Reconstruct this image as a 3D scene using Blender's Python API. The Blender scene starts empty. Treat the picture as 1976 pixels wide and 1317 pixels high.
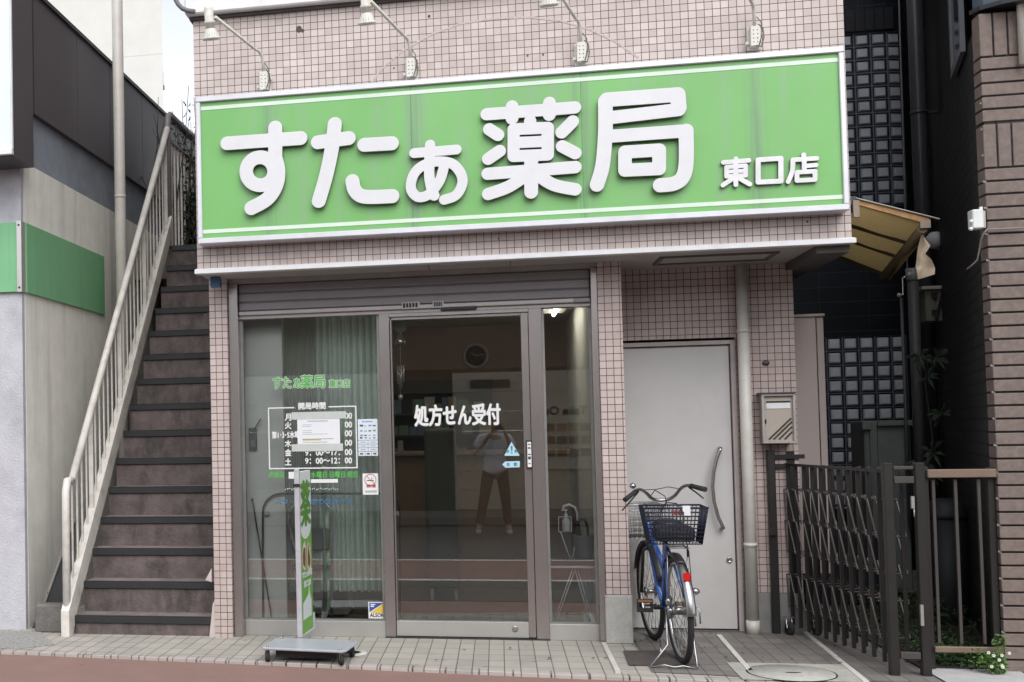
import bpy, bmesh, math, random
import numpy as np
from mathutils import Matrix, Vector
random.seed(7)
S = bpy.context.scene
COL = S.collection
PI = math.pi

# ------------------------------------------------------------------ camera, world, sun, exposure
CAM_H = 1.5
F_PX, CX, CY = 2300.0, 472.9, 753.4           # focal length and principal point (photo pixels, 1976 wide)
MROT = np.array([[0.97801903, 0.2076498, -0.01898267],
                 [-0.02580568, 0.03019869, -0.99921074],
                 [-0.20691266, 0.97773698, 0.03489344]])   # rows: camera right, down, forward in the world
cam_d = bpy.data.cameras.new('camera')
cam = bpy.data.objects.new('camera', cam_d)
COL.objects.link(cam)
cam_d.sensor_width = 36.0
cam_d.sensor_fit = 'HORIZONTAL'
cam_d.lens = F_PX / 1976 * 36.0
cam_d.shift_x = (988 - CX) / 1976
cam_d.shift_y = (CY - 658.5) / 1976
cam_d.clip_start = 0.05
cam_d.clip_end = 500
r, d, fw = MROT
cam.matrix_world = Matrix(((r[0], -d[0], -fw[0], 0), (r[1], -d[1], -fw[1], 0), (r[2], -d[2], -fw[2], CAM_H), (0, 0, 0, 1)))
S.camera = cam

SUN_EL, SUN_AZ = math.radians(46), math.radians(162)   # azimuth from +Y, clockwise: behind the camera's right shoulder, veiled by cloud
w = bpy.data.worlds.new('World')
S.world = w
w.use_nodes = True
nt = w.node_tree
sky = nt.nodes.new('ShaderNodeTexSky')
sky.sky_type = 'NISHITA'
sky.sun_disc = False
sky.sun_elevation = SUN_EL
sky.sun_rotation = SUN_AZ
sky.air_density = 1.0
sky.dust_density = 1.0
sky.ozone_density = 1.0
hs = nt.nodes.new('ShaderNodeHueSaturation')          # overcast: the cloud layer takes most of the blue out
hs.inputs['Saturation'].default_value = 0.24
bg = nt.nodes['Background']
bg.inputs['Strength'].default_value = 0.15
nt.links.new(sky.outputs['Color'], hs.inputs['Color'])
nt.links.new(hs.outputs['Color'], bg.inputs['Color'])
sd = bpy.data.lights.new('sun', 'SUN')
sd.energy = 1.5
sd.angle = math.radians(50)
sd.color = (1.0, 0.98, 0.955)
so = bpy.data.objects.new('sun', sd)
COL.objects.link(so)
sv = Vector((math.sin(SUN_AZ) * math.cos(SUN_EL), math.cos(SUN_AZ) * math.cos(SUN_EL), math.sin(SUN_EL)))
so.rotation_euler = (-sv).to_track_quat('-Z', 'Y').to_euler()
so.location = (0, 0, 30)
S.view_settings.view_transform = 'Standard'
S.view_settings.look = 'None'
S.view_settings.exposure = 0.66
S.view_settings.gamma = 1.0
S.cycles.max_bounces = 8
S.cycles.transparent_max_bounces = 16
S.cycles.caustics_reflective = False
S.cycles.caustics_refractive = False
S.cycles.sample_clamp_indirect = 6.0


def P(x, y, X=None, Y=None, Z=None):
    """The point of the plane X=, Y= or Z= that the photo shows at pixel (x, y)."""
    v = MROT.T @ np.array([(x - CX) / F_PX, (y - CY) / F_PX, 1.0])
    s = (Z - CAM_H) / v[2] if Z is not None else (Y / v[1] if Y is not None else X / v[0])
    return Vector((v[0] * s, v[1] * s, v[2] * s + CAM_H))


def PX(x, y, Y): return P(x, y, Y=Y).x
def PZ(x, y, Y): return P(x, y, Y=Y).z


def rect(x0, y0, x1, y1, Y):
    """pixel rectangle on the plane Y -> X0, X1, Z0, Z1"""
    a, b, c, e = P(x0, y0, Y=Y), P(x1, y0, Y=Y), P(x0, y1, Y=Y), P(x1, y1, Y=Y)
    return (a.x + c.x) / 2, (b.x + e.x) / 2, (c.z + e.z) / 2, (a.z + b.z) / 2


# ------------------------------------------------------------------ materials
MATS = {}


def node_mat(name):
    m = bpy.data.materials.new(name)
    m.use_nodes = True
    n = m.node_tree.nodes
    return m, m.node_tree, n['Principled BSDF']


def N(t, kind, **kw):
    n = t.nodes.new('ShaderNode' + kind)
    for k, v in kw.items():
        if k in n.inputs.keys(): n.inputs[k].default_value = v
        else: setattr(n, k, v)
    return n


def mat(name, col, rough=0.6, var=0.12, scale=9.0, bump=0.0, bscale=60.0, metal=0.0, spec=0.5, dirt=None, dscale=2.0, damt=0.5, streak=False, coat=0.0):
    """Principled surface whose colour wanders a little; optional dirt colour in patches or vertical streaks, and fine bump."""
    if name in MATS: return MATS[name]
    m, t, b = node_mat(name)
    L = t.links
    tc = N(t, 'TexCoord')
    nz = N(t, 'TexNoise', Scale=scale, Detail=6.0, Roughness=0.65)
    L.new(tc.outputs['Object'], nz.inputs['Vector'])
    mr = N(t, 'MapRange')
    mr.inputs['From Min'].default_value = 0.3; mr.inputs['From Max'].default_value = 0.7
    mr.inputs['To Min'].default_value = 1 - var; mr.inputs['To Max'].default_value = 1 + var
    L.new(nz.outputs['Fac'], mr.inputs['Value'])
    mul = N(t, 'VectorMath', operation='SCALE')
    mul.inputs[0].default_value = col[:3]
    L.new(mr.outputs['Result'], mul.inputs['Scale'])
    out = mul.outputs['Vector']
    if dirt is not None:
        n2 = N(t, 'TexNoise', Scale=dscale, Detail=8.0, Roughness=0.7)
        if streak:
            mp = N(t, 'Mapping'); mp.inputs['Scale'].default_value = (6, 6, 0.35) if streak is True else (2.2, 2.2, 1.0)
            L.new(tc.outputs['Object'], mp.inputs['Vector']); L.new(mp.outputs['Vector'], n2.inputs['Vector'])
        else:
            L.new(tc.outputs['Object'], n2.inputs['Vector'])
        rp = N(t, 'MapRange')
        rp.inputs['From Min'].default_value = 0.48; rp.inputs['From Max'].default_value = 0.72
        rp.inputs['To Max'].default_value = damt
        L.new(n2.outputs['Fac'], rp.inputs['Value'])
        mx = N(t, 'Mix', data_type='RGBA')
        L.new(rp.outputs['Result'], mx.inputs[0]); L.new(out, mx.inputs[6])
        mx.inputs[7].default_value = (*dirt, 1)
        out = mx.outputs[2]
    L.new(out, b.inputs['Base Color'])
    b.inputs['Roughness'].default_value = rough
    b.inputs['Metallic'].default_value = metal
    b.inputs['Specular IOR Level'].default_value = spec
    b.inputs['Coat Weight'].default_value = coat
    if bump:
        n3 = N(t, 'TexNoise', Scale=bscale, Detail=5.0)
        L.new(tc.outputs['Object'], n3.inputs['Vector'])
        bp = N(t, 'Bump', Strength=bump, Distance=0.01)
        L.new(n3.outputs['Fac'], bp.inputs['Height'])
        L.new(bp.outputs['Normal'], b.inputs['Normal'])
    MATS[name] = m
    return m


def streak_bands(m, xs, width, col, amt):
    """run-off stains on a finished material: vertical bands at object x positions xs, broken up by stretched noise"""
    t = m.node_tree; L = t.links; b = t.nodes['Principled BSDF']
    src = b.inputs['Base Color'].links[0].from_socket
    tc = N(t, 'TexCoord'); sp = N(t, 'SeparateXYZ'); L.new(tc.outputs['Object'], sp.inputs[0])
    acc = None
    for x0 in xs:
        a = N(t, 'Math', operation='SUBTRACT'); L.new(sp.outputs['X'], a.inputs[0]); a.inputs[1].default_value = x0
        c = N(t, 'Math', operation='ABSOLUTE'); L.new(a.outputs[0], c.inputs[0])
        r_ = N(t, 'MapRange', interpolation_type='SMOOTHSTEP'); r_.inputs['From Min'].default_value = width; r_.inputs['From Max'].default_value = 0.0; L.new(c.outputs[0], r_.inputs['Value'])
        if acc is None: acc = r_.outputs['Result']
        else:
            s_ = N(t, 'Math', operation='ADD', use_clamp=True); L.new(acc, s_.inputs[0]); L.new(r_.outputs['Result'], s_.inputs[1]); acc = s_.outputs[0]
    mp = N(t, 'Mapping'); mp.inputs['Scale'].default_value = (38, 38, 0.9); L.new(tc.outputs['Object'], mp.inputs['Vector'])
    nz = N(t, 'TexNoise', Scale=1.0, Detail=5.0); L.new(mp.outputs['Vector'], nz.inputs['Vector'])
    q = N(t, 'MapRange'); q.inputs['From Min'].default_value = 0.35; q.inputs['From Max'].default_value = 0.65; q.inputs['To Max'].default_value = amt; L.new(nz.outputs['Fac'], q.inputs['Value'])
    k = N(t, 'Math', operation='MULTIPLY'); L.new(acc, k.inputs[0]); L.new(q.outputs['Result'], k.inputs[1])
    mx = N(t, 'Mix', data_type='RGBA'); L.new(k.outputs[0], mx.inputs[0]); L.new(src, mx.inputs[6]); mx.inputs[7].default_value = (*col, 1)
    L.new(mx.outputs[2], b.inputs['Base Color'])


def spots(m, scale, size, col, amt):
    """scattered round stains (gum, oil) on a finished material"""
    t = m.node_tree; L = t.links; b = t.nodes['Principled BSDF']
    src = b.inputs['Base Color'].links[0].from_socket
    tc = N(t, 'TexCoord'); vo = N(t, 'TexVoronoi', Scale=scale); L.new(tc.outputs['Object'], vo.inputs['Vector'])
    r_ = N(t, 'MapRange'); r_.inputs['From Min'].default_value = size; r_.inputs['From Max'].default_value = size * 0.6; r_.inputs['To Max'].default_value = amt; L.new(vo.outputs['Distance'], r_.inputs['Value'])
    sp = N(t, 'SeparateXYZ'); L.new(vo.outputs['Color'], sp.inputs[0])
    g = N(t, 'Math', operation='GREATER_THAN'); g.inputs[1].default_value = 0.45; L.new(sp.outputs['X'], g.inputs[0])
    k = N(t, 'Math', operation='MULTIPLY'); L.new(r_.outputs['Result'], k.inputs[0]); L.new(g.outputs[0], k.inputs[1])
    mx = N(t, 'Mix', data_type='RGBA'); L.new(k.outputs[0], mx.inputs[0]); L.new(src, mx.inputs[6]); mx.inputs[7].default_value = (*col, 1)
    L.new(mx.outputs[2], b.inputs['Base Color'])


def grid_mat(name, c1, c2, mortar, bw, bh, ms, offset=0.0, rough=0.55, bump=0.6, ou=0.0, ov=0.0, var=0.1, rib=False, dirt=None, damt=0.5, dscale=1.2, rot=0.0, spec=0.4, dist=0.006):
    """Tiles, bricks or pavers in metres on the UV map."""
    if name in MATS: return MATS[name]
    m, t, b = node_mat(name)
    L = t.links
    tc = N(t, 'TexCoord')
    mp = N(t, 'Mapping'); mp.inputs['Location'].default_value = (ou, ov, 0); mp.inputs['Rotation'].default_value = (0, 0, rot)
    L.new(tc.outputs['UV'], mp.inputs['Vector'])
    br = N(t, 'TexBrick', offset=offset, offset_frequency=2, squash=1.0)
    br.inputs['Color1'].default_value = (*c1, 1); br.inputs['Color2'].default_value = (*c2, 1); br.inputs['Mortar'].default_value = (*mortar, 1)
    br.inputs['Scale'].default_value = 1.0; br.inputs['Mortar Size'].default_value = ms; br.inputs['Mortar Smooth'].default_value = 0.15
    br.inputs['Bias'].default_value = 0.0; br.inputs['Brick Width'].default_value = bw; br.inputs['Row Height'].default_value = bh
    L.new(mp.outputs['Vector'], br.inputs['Vector'])
    nz = N(t, 'TexNoise', Scale=3.0, Detail=8.0, Roughness=0.7)
    L.new(tc.outputs['Object'], nz.inputs['Vector'])
    mr = N(t, 'MapRange')
    mr.inputs['From Min'].default_value = 0.3; mr.inputs['From Max'].default_value = 0.7
    mr.inputs['To Min'].default_value = 1 - var; mr.inputs['To Max'].default_value = 1 + var
    L.new(nz.outputs['Fac'], mr.inputs['Value'])
    mul = N(t, 'VectorMath', operation='SCALE')
    L.new(br.outputs['Color'], mul.inputs[0]); L.new(mr.outputs['Result'], mul.inputs['Scale'])
    out = mul.outputs['Vector']
    if dirt is not None:
        n2 = N(t, 'TexNoise', Scale=dscale, Detail=9.0, Roughness=0.75)
        L.new(tc.outputs['Object'], n2.inputs['Vector'])
        rp = N(t, 'MapRange'); rp.inputs['From Min'].default_value = 0.5; rp.inputs['From Max'].default_value = 0.72; rp.inputs['To Max'].default_value = damt
        L.new(n2.outputs['Fac'], rp.inputs['Value'])
        mx = N(t, 'Mix', data_type='RGBA'); L.new(rp.outputs['Result'], mx.inputs[0]); L.new(out, mx.inputs[6]); mx.inputs[7].default_value = (*dirt, 1)
        out = mx.outputs[2]
    L.new(out, b.inputs['Base Color'])
    b.inputs['Roughness'].default_value = rough
    b.inputs['Specular IOR Level'].default_value = spec
    inv = N(t, 'Math', operation='SUBTRACT'); inv.inputs[0].default_value = 1.0
    L.new(br.outputs['Fac'], inv.inputs[1])
    h = inv.outputs[0]
    if rib:
        wv = N(t, 'TexWave', wave_type='BANDS', bands_direction='X'); wv.inputs['Scale'].default_value = 40.0; wv.inputs['Distortion'].default_value = 2.0
        L.new(tc.outputs['UV'], wv.inputs['Vector'])
        ad = N(t, 'Math', operation='MULTIPLY_ADD'); ad.inputs[1].default_value = 0.12
        L.new(wv.outputs['Fac'], ad.inputs[0]); L.new(h, ad.inputs[2]); h = ad.outputs[0]
    n4 = N(t, 'TexNoise', Scale=120.0, Detail=3.0)
    L.new(tc.outputs['Object'], n4.inputs['Vector'])
    a2 = N(t, 'Math', operation='MULTIPLY_ADD'); a2.inputs[1].default_value = 0.15
    L.new(n4.outputs['Fac'], a2.inputs[0]); L.new(h, a2.inputs[2])
    bp = N(t, 'Bump', Strength=bump, Distance=dist)
    L.new(a2.outputs[0], bp.inputs['Height']); L.new(bp.outputs['Normal'], b.inputs['Normal'])
    MATS[name] = m
    return m


def glass_mat(name, tint=(0.97, 0.985, 0.98), ior=1.5, boost=3.0):
    m, t, b = node_mat(name)
    t.nodes.remove(b)
    L = t.links
    fr = N(t, 'Fresnel'); fr.inputs['IOR'].default_value = ior
    mu = N(t, 'Math', operation='MULTIPLY', use_clamp=True); mu.inputs[1].default_value = boost
    L.new(fr.outputs[0], mu.inputs[0])
    tr = N(t, 'BsdfTransparent'); tr.inputs['Color'].default_value = (*tint, 1)
    gl = N(t, 'BsdfGlossy'); gl.inputs['Roughness'].default_value = 0.0; gl.inputs['Color'].default_value = (1, 1, 1, 1)
    mx = N(t, 'MixShader')
    L.new(mu.outputs[0], mx.inputs[0]); L.new(tr.outputs[0], mx.inputs[1]); L.new(gl.outputs[0], mx.inputs[2])
    L.new(mx.outputs[0], t.nodes['Material Output'].inputs['Surface'])
    return m


def emit_mat(name, col, strength):
    m, t, b = node_mat(name)
    b.inputs['Base Color'].default_value = (*col, 1)
    b.inputs['Emission Color'].default_value = (*col, 1)
    b.inputs['Emission Strength'].default_value = strength
    return m


def thin_cloth(name, col, trans=0.45):
    m, t, b = node_mat(name)
    L = t.links
    t.nodes.remove(b)
    di = N(t, 'BsdfDiffuse'); tl = N(t, 'BsdfTranslucent')
    tc = N(t, 'TexCoord'); nz = N(t, 'TexNoise', Scale=25.0, Detail=4.0)
    L.new(tc.outputs['Object'], nz.inputs['Vector'])
    mr = N(t, 'MapRange'); mr.inputs['To Min'].default_value = 0.9; mr.inputs['To Max'].default_value = 1.1
    L.new(nz.outputs['Fac'], mr.inputs['Value'])
    mul = N(t, 'VectorMath', operation='SCALE'); mul.inputs[0].default_value = col
    L.new(mr.outputs['Result'], mul.inputs['Scale'])
    L.new(mul.outputs[0], di.inputs['Color']); L.new(mul.outputs[0], tl.inputs['Color'])
    mx = N(t, 'MixShader'); mx.inputs[0].default_value = trans
    L.new(di.outputs[0], mx.inputs[1]); L.new(tl.outputs[0], mx.inputs[2])
    L.new(mx.outputs[0], t.nodes['Material Output'].inputs['Surface'])
    return m


# ------------------------------------------------------------------ mesh builder
class MB:
    def __init__(s): s.v = []; s.f = []; s.m = []; s.sm = []

    def add(s, vs, fs, mi=0, smooth=False):
        k = len(s.v); s.v += [tuple(p) for p in vs]
        for f in fs: s.f.append([k + i for i in f]); s.m.append(mi); s.sm.append(smooth)
        return s

    def box(s, x0, x1, y0, y1, z0, z1, mi=0):
        x0, x1 = sorted((x0, x1)); y0, y1 = sorted((y0, y1)); z0, z1 = sorted((z0, z1))
        vs = [(x, y, z) for z in (z0, z1) for y in (y0, y1) for x in (x0, x1)]
        return s.add(vs, [(0, 2, 3, 1), (4, 5, 7, 6), (0, 1, 5, 4), (2, 6, 7, 3), (0, 4, 6, 2), (1, 3, 7, 5)], mi)

    def bar(s, p, q, w_, h_, up=(0, 0, 1), mi=0):
        p, q, up = Vector(p), Vector(q), Vector(up)
        a = (q - p).normalized(); u = a.cross(up).normalized(); v = u.cross(a)
        vs = []
        for c in (p, q):
            for i, j in ((-1, -1), (1, -1), (1, 1), (-1, 1)): vs.append(c + u * (i * w_ / 2) + v * (j * h_ / 2))
        return s.add(vs, [(0, 1, 2, 3), (7, 6, 5, 4), (0, 4, 5, 1), (1, 5, 6, 2), (2, 6, 7, 3), (3, 7, 4, 0)], mi)

    def tube(s, pts, r_, n=8, mi=0, closed=False, caps=True):
        pts = [Vector(p) for p in pts]; m_ = len(pts)
        rs = r_ if isinstance(r_, (list, tuple)) else [r_] * m_
        vs = []; prev = None
        for i, p in enumerate(pts):
            if closed: a = pts[(i + 1) % m_] - pts[i - 1]
            elif i == 0: a = pts[1] - p
            elif i == m_ - 1: a = p - pts[i - 1]
            else: a = (pts[i + 1] - p).normalized() + (p - pts[i - 1]).normalized()
            a = a.normalized() if a.length > 1e-9 else Vector((0, 0, 1))
            if prev is None:
                ref = Vector((0, 0, 1)) if abs(a.z) < 0.9 else Vector((1, 0, 0))
                u = a.cross(ref).normalized()
            else:
                u = (prev - a * prev.dot(a)); u = u.normalized() if u.length > 1e-9 else prev
            prev = u; v = a.cross(u)
            for k in range(n):
                t_ = 2 * PI * k / n; vs.append(p + (u * math.cos(t_) + v * math.sin(t_)) * rs[i])
        fs = []
        for i in range(m_ if closed else m_ - 1):
            j = (i + 1) % m_
            for k in range(n): fs.append((i * n + k, i * n + (k + 1) % n, j * n + (k + 1) % n, j * n + k))
        s.add(vs, fs, mi, True)
        if not closed and caps:
            b0 = len(s.v) - len(vs)
            s.f += [[b0 + k for k in reversed(range(n))], [b0 + (m_ - 1) * n + k for k in range(n)]]; s.m += [mi, mi]; s.sm += [False, False]
        return s

    def lathe(s, prof, o=(0, 0, 0), axis=(0, 0, 1), n=20, mi=0):
        o = Vector(o); q = Vector((0, 0, 1)).rotation_difference(Vector(axis).normalized())
        vs = []; fs = []
        for (r_, z) in prof:
            for k in range(n):
                t_ = 2 * PI * k / n; vs.append(o + q @ Vector((r_ * math.cos(t_), r_ * math.sin(t_), z)))
        for i in range(len(prof) - 1):
            for k in range(n): fs.append((i * n + k, i * n + (k + 1) % n, (i + 1) * n + (k + 1) % n, (i + 1) * n + k))
        s.add(vs, fs, mi, True); b0 = len(s.v) - len(vs)
        if prof[0][0] > 1e-6: s.f.append([b0 + k for k in reversed(range(n))]); s.m.append(mi); s.sm.append(False)
        if prof[-1][0] > 1e-6: s.f.append([b0 + (len(prof) - 1) * n + k for k in range(n)]); s.m.append(mi); s.sm.append(False)
        return s

    def ball(s, c, r_, sx=1, sy=1, sz=1, n=12, mi=0):
        c = Vector(c); vs = []; fs = []; h = n // 2
        for i in range(h + 1):
            a = PI * i / h
            for k in range(n):
                t_ = 2 * PI * k / n
                vs.append(c + Vector((r_ * sx * math.sin(a) * math.cos(t_), r_ * sy * math.sin(a) * math.sin(t_), r_ * sz * math.cos(a))))
        for i in range(h):
            for k in range(n): fs.append((i * n + k, (i + 1) * n + k, (i + 1) * n + (k + 1) % n, i * n + (k + 1) % n))
        return s.add(vs, fs, mi, True)

    def prism(s, poly, a, b, mi=0):
        """poly: list of 3-D points; thickness by shifting from offset a to offset b (vectors)."""
        a, b = Vector(a), Vector(b); n = len(poly)
        vs = [Vector(p) + a for p in poly] + [Vector(p) + b for p in poly]
        fs = [tuple(reversed(range(n))), tuple(range(n, 2 * n))] + [(i, (i + 1) % n, n + (i + 1) % n, n + i) for i in range(n)]
        return s.add(vs, fs, mi)

    def sheet(s, nu, nv, fn, mi=0, smooth=True):
        vs = [fn(i / nu, j / nv) for j in range(nv + 1) for i in range(nu + 1)]
        fs = [(j * (nu + 1) + i, j * (nu + 1) + i + 1, (j + 1) * (nu + 1) + i + 1, (j + 1) * (nu + 1) + i) for j in range(nv) for i in range(nu)]
        return s.add(vs, fs, mi, smooth)

    def build(s, name, mats, parent=None, bevel=0.0, local=False, solid=0.0, seg=1):
        if not isinstance(mats, (list, tuple)): mats = [mats]
        vs = np.array(s.v, float)
        if parent is not None:
            o0 = Vector((0, 0, 0)) if local else ROOTLOC[root_of(parent).name]
            org = np.array(o0)
        else:
            lo, hi = vs.min(0), vs.max(0)
            org = np.array([(lo[0] + hi[0]) / 2, (lo[1] + hi[1]) / 2, lo[2]])
        me = bpy.data.meshes.new(name)
        me.from_pydata([tuple(p) for p in vs - org], [], s.f)
        for m_ in mats: me.materials.append(m_)
        me.polygons.foreach_set('material_index', s.m)
        me.polygons.foreach_set('use_smooth', s.sm)
        bm = bmesh.new(); bm.from_mesh(me)
        bmesh.ops.recalc_face_normals(bm, faces=bm.faces)
        uv = bm.loops.layers.uv.new('UVMap')
        for f in bm.faces:
            n = f.normal; ax = max(range(3), key=lambda i: abs(n[i]))
            for l in f.loops:
                p = l.vert.co + Vector(org)
                l[uv].uv = (p.y, p.z) if ax == 0 else ((p.x, p.z) if ax == 1 else (p.x, p.y))
        bm.to_mesh(me); bm.free()
        o = bpy.data.objects.new(name, me)
        COL.objects.link(o)
        if parent is not None: o.parent = parent
        else:
            o.location = org; ROOTLOC[o.name] = Vector(org)
        if solid:
            md = o.modifiers.new('solid', 'SOLIDIFY'); md.thickness = solid; md.offset = 0
        if bevel:
            md = o.modifiers.new('bevel', 'BEVEL'); md.width = bevel; md.segments = seg; md.limit_method = 'ANGLE'; md.angle_limit = math.radians(40)
            md.harden_normals = False
        return o


ROOTLOC = {}


def root_of(o):
    while o.parent: o = o.parent
    return o


def tag(o, label=None, cat=None, group=None, kind=None):
    if label: o['label'] = label
    if cat: o['category'] = cat
    if group: o['group'] = group
    if kind: o['kind'] = kind
    return o


def thing(name, label, cat, loc, group=None, rotz=0.0):
    o = bpy.data.objects.new(name, None); COL.objects.link(o)
    o.location = loc; o.rotation_euler = (0, 0, rotz); o.empty_display_size = 0.1
    ROOTLOC[o.name] = Vector(loc)
    return tag(o, label, cat, group)


def copy_tree(o, parent=None):
    c = o.copy(); COL.objects.link(c)
    if parent: c.parent = parent
    for ch in list(o.children): copy_tree(ch, c)
    return c


# ------------------------------------------------------------------ lettering
def text_mesh(txt, h, mtl, name, parent, x, y, z, width=None, depth=0.002, bold=0.0, align='LEFT', rot=None, vertical=False, label=None, local=False):
    """Writing as a thin solid on the plane y, reading towards the street; h = height of a full character."""
    c = bpy.data.curves.new(name, 'FONT'); c.body = txt; c.size = 1.0; c.extrude = depth / 2 / h; c.offset = bold; c.fill_mode = 'BOTH'
    c.resolution_u = 3
    if vertical: c.body = '\n'.join(txt); c.space_line = 1.0
    o = bpy.data.objects.new(name, c); COL.objects.link(o)
    bpy.context.view_layer.update()
    dg = bpy.context.evaluated_depsgraph_get()
    me = bpy.data.meshes.new_from_object(o.evaluated_get(dg))
    bpy.data.objects.remove(o)
    n = len(me.vertices); co = np.zeros(n * 3); me.vertices.foreach_get('co', co); co = co.reshape(-1, 3)
    lo, hi = co.min(0), co.max(0)
    sx = sz = h / max(1e-6, (hi[1] - lo[1]) / (len(txt) if vertical else 1))
    if width: sx = width / (hi[0] - lo[0])
    cx = lo[0] if align == 'LEFT' else (lo[0] + hi[0]) / 2 if align == 'CENTER' else hi[0]
    pts = np.stack([(co[:, 0] - cx) * sx, -co[:, 2] * h, (co[:, 1] - (hi[1] if vertical else lo[1])) * sz], 1)
    pts = pts + np.array([x, y, z])
    if parent is not None and not local: pts -= np.array(ROOTLOC[root_of(parent).name])
    org = np.zeros(3)
    if parent is None:
        a, b2 = pts.min(0), pts.max(0); org = np.array([(a[0] + b2[0]) / 2, (a[1] + b2[1]) / 2, a[2]]); pts = pts - org
    me.vertices.foreach_set('co', pts.reshape(-1)); me.update()
    me.materials.clear(); me.materials.append(mtl); me.name = name
    ob = bpy.data.objects.new(name, me); COL.objects.link(ob)
    if parent is not None: ob.parent = parent
    else: ob.location = org; ROOTLOC[ob.name] = Vector(org)
    if label: ob['label'] = label
    return ob


def join_meshes(name, objs, parent):
    """several writings of one part become one mesh object"""
    bm = bmesh.new(); mats = []
    for o in objs:
        k = len(bm.faces)
        idx = []
        for m_ in o.data.materials:
            if m_ not in mats: mats.append(m_)
            idx.append(mats.index(m_))
        tmp = o.data
        for p in tmp.polygons: p.material_index = idx[min(p.material_index, len(idx) - 1)]
        bm.from_mesh(tmp)
    me = bpy.data.meshes.new(name); bm.to_mesh(me); bm.free()
    for m_ in mats: me.materials.append(m_)
    for o in objs: bpy.data.objects.remove(o)
    ob = bpy.data.objects.new(name, me); COL.objects.link(ob); ob.parent = parent
    return ob


def stroke_letters(strokes, name, mtl, side, parent, Y, depth, res=0.004):
    """Rounded brush strokes [(points, half width)] in photo pixels -> one raised solid with holes, its face at depth Y."""
    segs = []
    for pts, hw in strokes:
        q = [P(a, b, Y=Y) for a, b in pts]
        hwm = hw / (F_PX / 7.9) * 0.985
        if len(q) > 2:                                # Catmull-Rom through the points
            out = []
            for i in range(len(q) - 1):
                p0, p1, p2, p3 = q[max(i - 1, 0)], q[i], q[i + 1], q[min(i + 2, len(q) - 1)]
                for k in range(6):
                    t = k / 6
                    out.append(0.5 * ((2 * p1) + (p2 - p0) * t + (2 * p0 - 5 * p1 + 4 * p2 - p3) * t * t + (3 * p1 - p0 - 3 * p2 + p3) * t ** 3))
            out.append(q[-1]); q = out
        for i in range(len(q) - 1): segs.append((q[i].x, q[i].z, q[i + 1].x, q[i + 1].z, hwm))
    sg = np.array(segs)
    mg = sg[:, 4].max() + 3 * res
    x0, x1 = min(sg[:, 0].min(), sg[:, 2].min()) - mg, max(sg[:, 0].max(), sg[:, 2].max()) + mg
    z0, z1 = min(sg[:, 1].min(), sg[:, 3].min()) - mg, max(sg[:, 1].max(), sg[:, 3].max()) + mg
    nx, nz = int((x1 - x0) / res) + 1, int((z1 - z0) / res) + 1
    gx, gz = np.meshgrid(x0 + np.arange(nx) * res, z0 + np.arange(nz) * res)
    D = np.full(gx.shape, 9.0)
    for ax, az, bx, bz, hw in sg:
        dx, dz = bx - ax, bz - az
        t = np.clip(((gx - ax) * dx + (gz - az) * dz) / max(dx * dx + dz * dz, 1e-12), 0, 1)
        D = np.minimum(D, np.hypot(gx - ax - t * dx, gz - az - t * dz) - hw)
    # marching squares
    edges = {}
    def ip(j, i, j2, i2):
        a, b = D[j, i], D[j2, i2]; t = a / (a - b)
        return (x0 + (i + (i2 - i) * t) * res, z0 + (j + (j2 - j) * t) * res)
    def key(j, i, hor): return (j, i, hor)
    nxt = {}; pos = {}
    ins = D < 0
    cells = np.argwhere((ins[:-1, :-1].astype(int) + ins[1:, :-1] + ins[:-1, 1:] + ins[1:, 1:]) % 4 != 0)
    for j, i in cells:
        c = [ins[j, i], ins[j, i + 1], ins[j + 1, i + 1], ins[j + 1, i]]
        E_ = [key(j, i, 0), key(j, i + 1, 1), key(j + 1, i, 0), key(j, i, 1)]
        ends = [((j, i), (j, i + 1)), ((j, i + 1), (j + 1, i + 1)), ((j + 1, i + 1), (j + 1, i)), ((j + 1, i), (j, i))]
        st = [k for k in range(4) if c[k] and not c[(k + 1) % 4]]      # leaving the inside
        en = [k for k in range(4) if not c[k] and c[(k + 1) % 4]]
        for k in st:
            e = min(en, key=lambda q_: (q_ - k) % 4)
            for kk in (k, e):
                a, b = ends[kk]; pos[E_[kk]] = ip(*a, *b)
            nxt[E_[k]] = E_[e]
    loops = []
    seen = set()
    for s0 in list(nxt):
        if s0 in seen: continue
        lp = []; k = s0
        while k in nxt and k not in seen: seen.add(k); lp.append(pos[k]); k = nxt[k]
        if len(lp) > 8: loops.append(lp[::2])
    c = bpy.data.curves.new(name, 'CURVE'); c.dimensions = '2D'; c.fill_mode = 'BOTH'
    c.extrude = depth / 2 - 0.003; c.bevel_depth = 0.003; c.bevel_resolution = 1
    for lp in loops:
        sp = c.splines.new('POLY'); sp.points.add(len(lp) - 1); sp.use_cyclic_u = True
        for p_, (a, b) in zip(sp.points, lp): p_.co = (a, b, 0, 1)
    o = bpy.data.objects.new(name, c); COL.objects.link(o)
    bpy.context.view_layer.update()
    me = bpy.data.meshes.new_from_object(o.evaluated_get(bpy.context.evaluated_depsgraph_get()))
    bpy.data.objects.remove(o)
    n = len(me.vertices); co = np.zeros(n * 3); me.vertices.foreach_get('co', co); co = co.reshape(-1, 3)
    base = np.array(ROOTLOC[root_of(parent).name]) if parent is not None else np.zeros(3)
    pts = np.stack([co[:, 0], Y + depth / 2 - co[:, 2], co[:, 1]], 1) - base
    me.vertices.foreach_set('co', pts.reshape(-1)); me.update()
    me.materials.clear(); me.materials.append(mtl); me.materials.append(side)
    for p_ in me.polygons: p_.material_index = 0 if abs(p_.normal.y) > 0.9 else 1; p_.use_smooth = False
    ob = bpy.data.objects.new(name, me); COL.objects.link(ob); ob.parent = parent
    return ob
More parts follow.
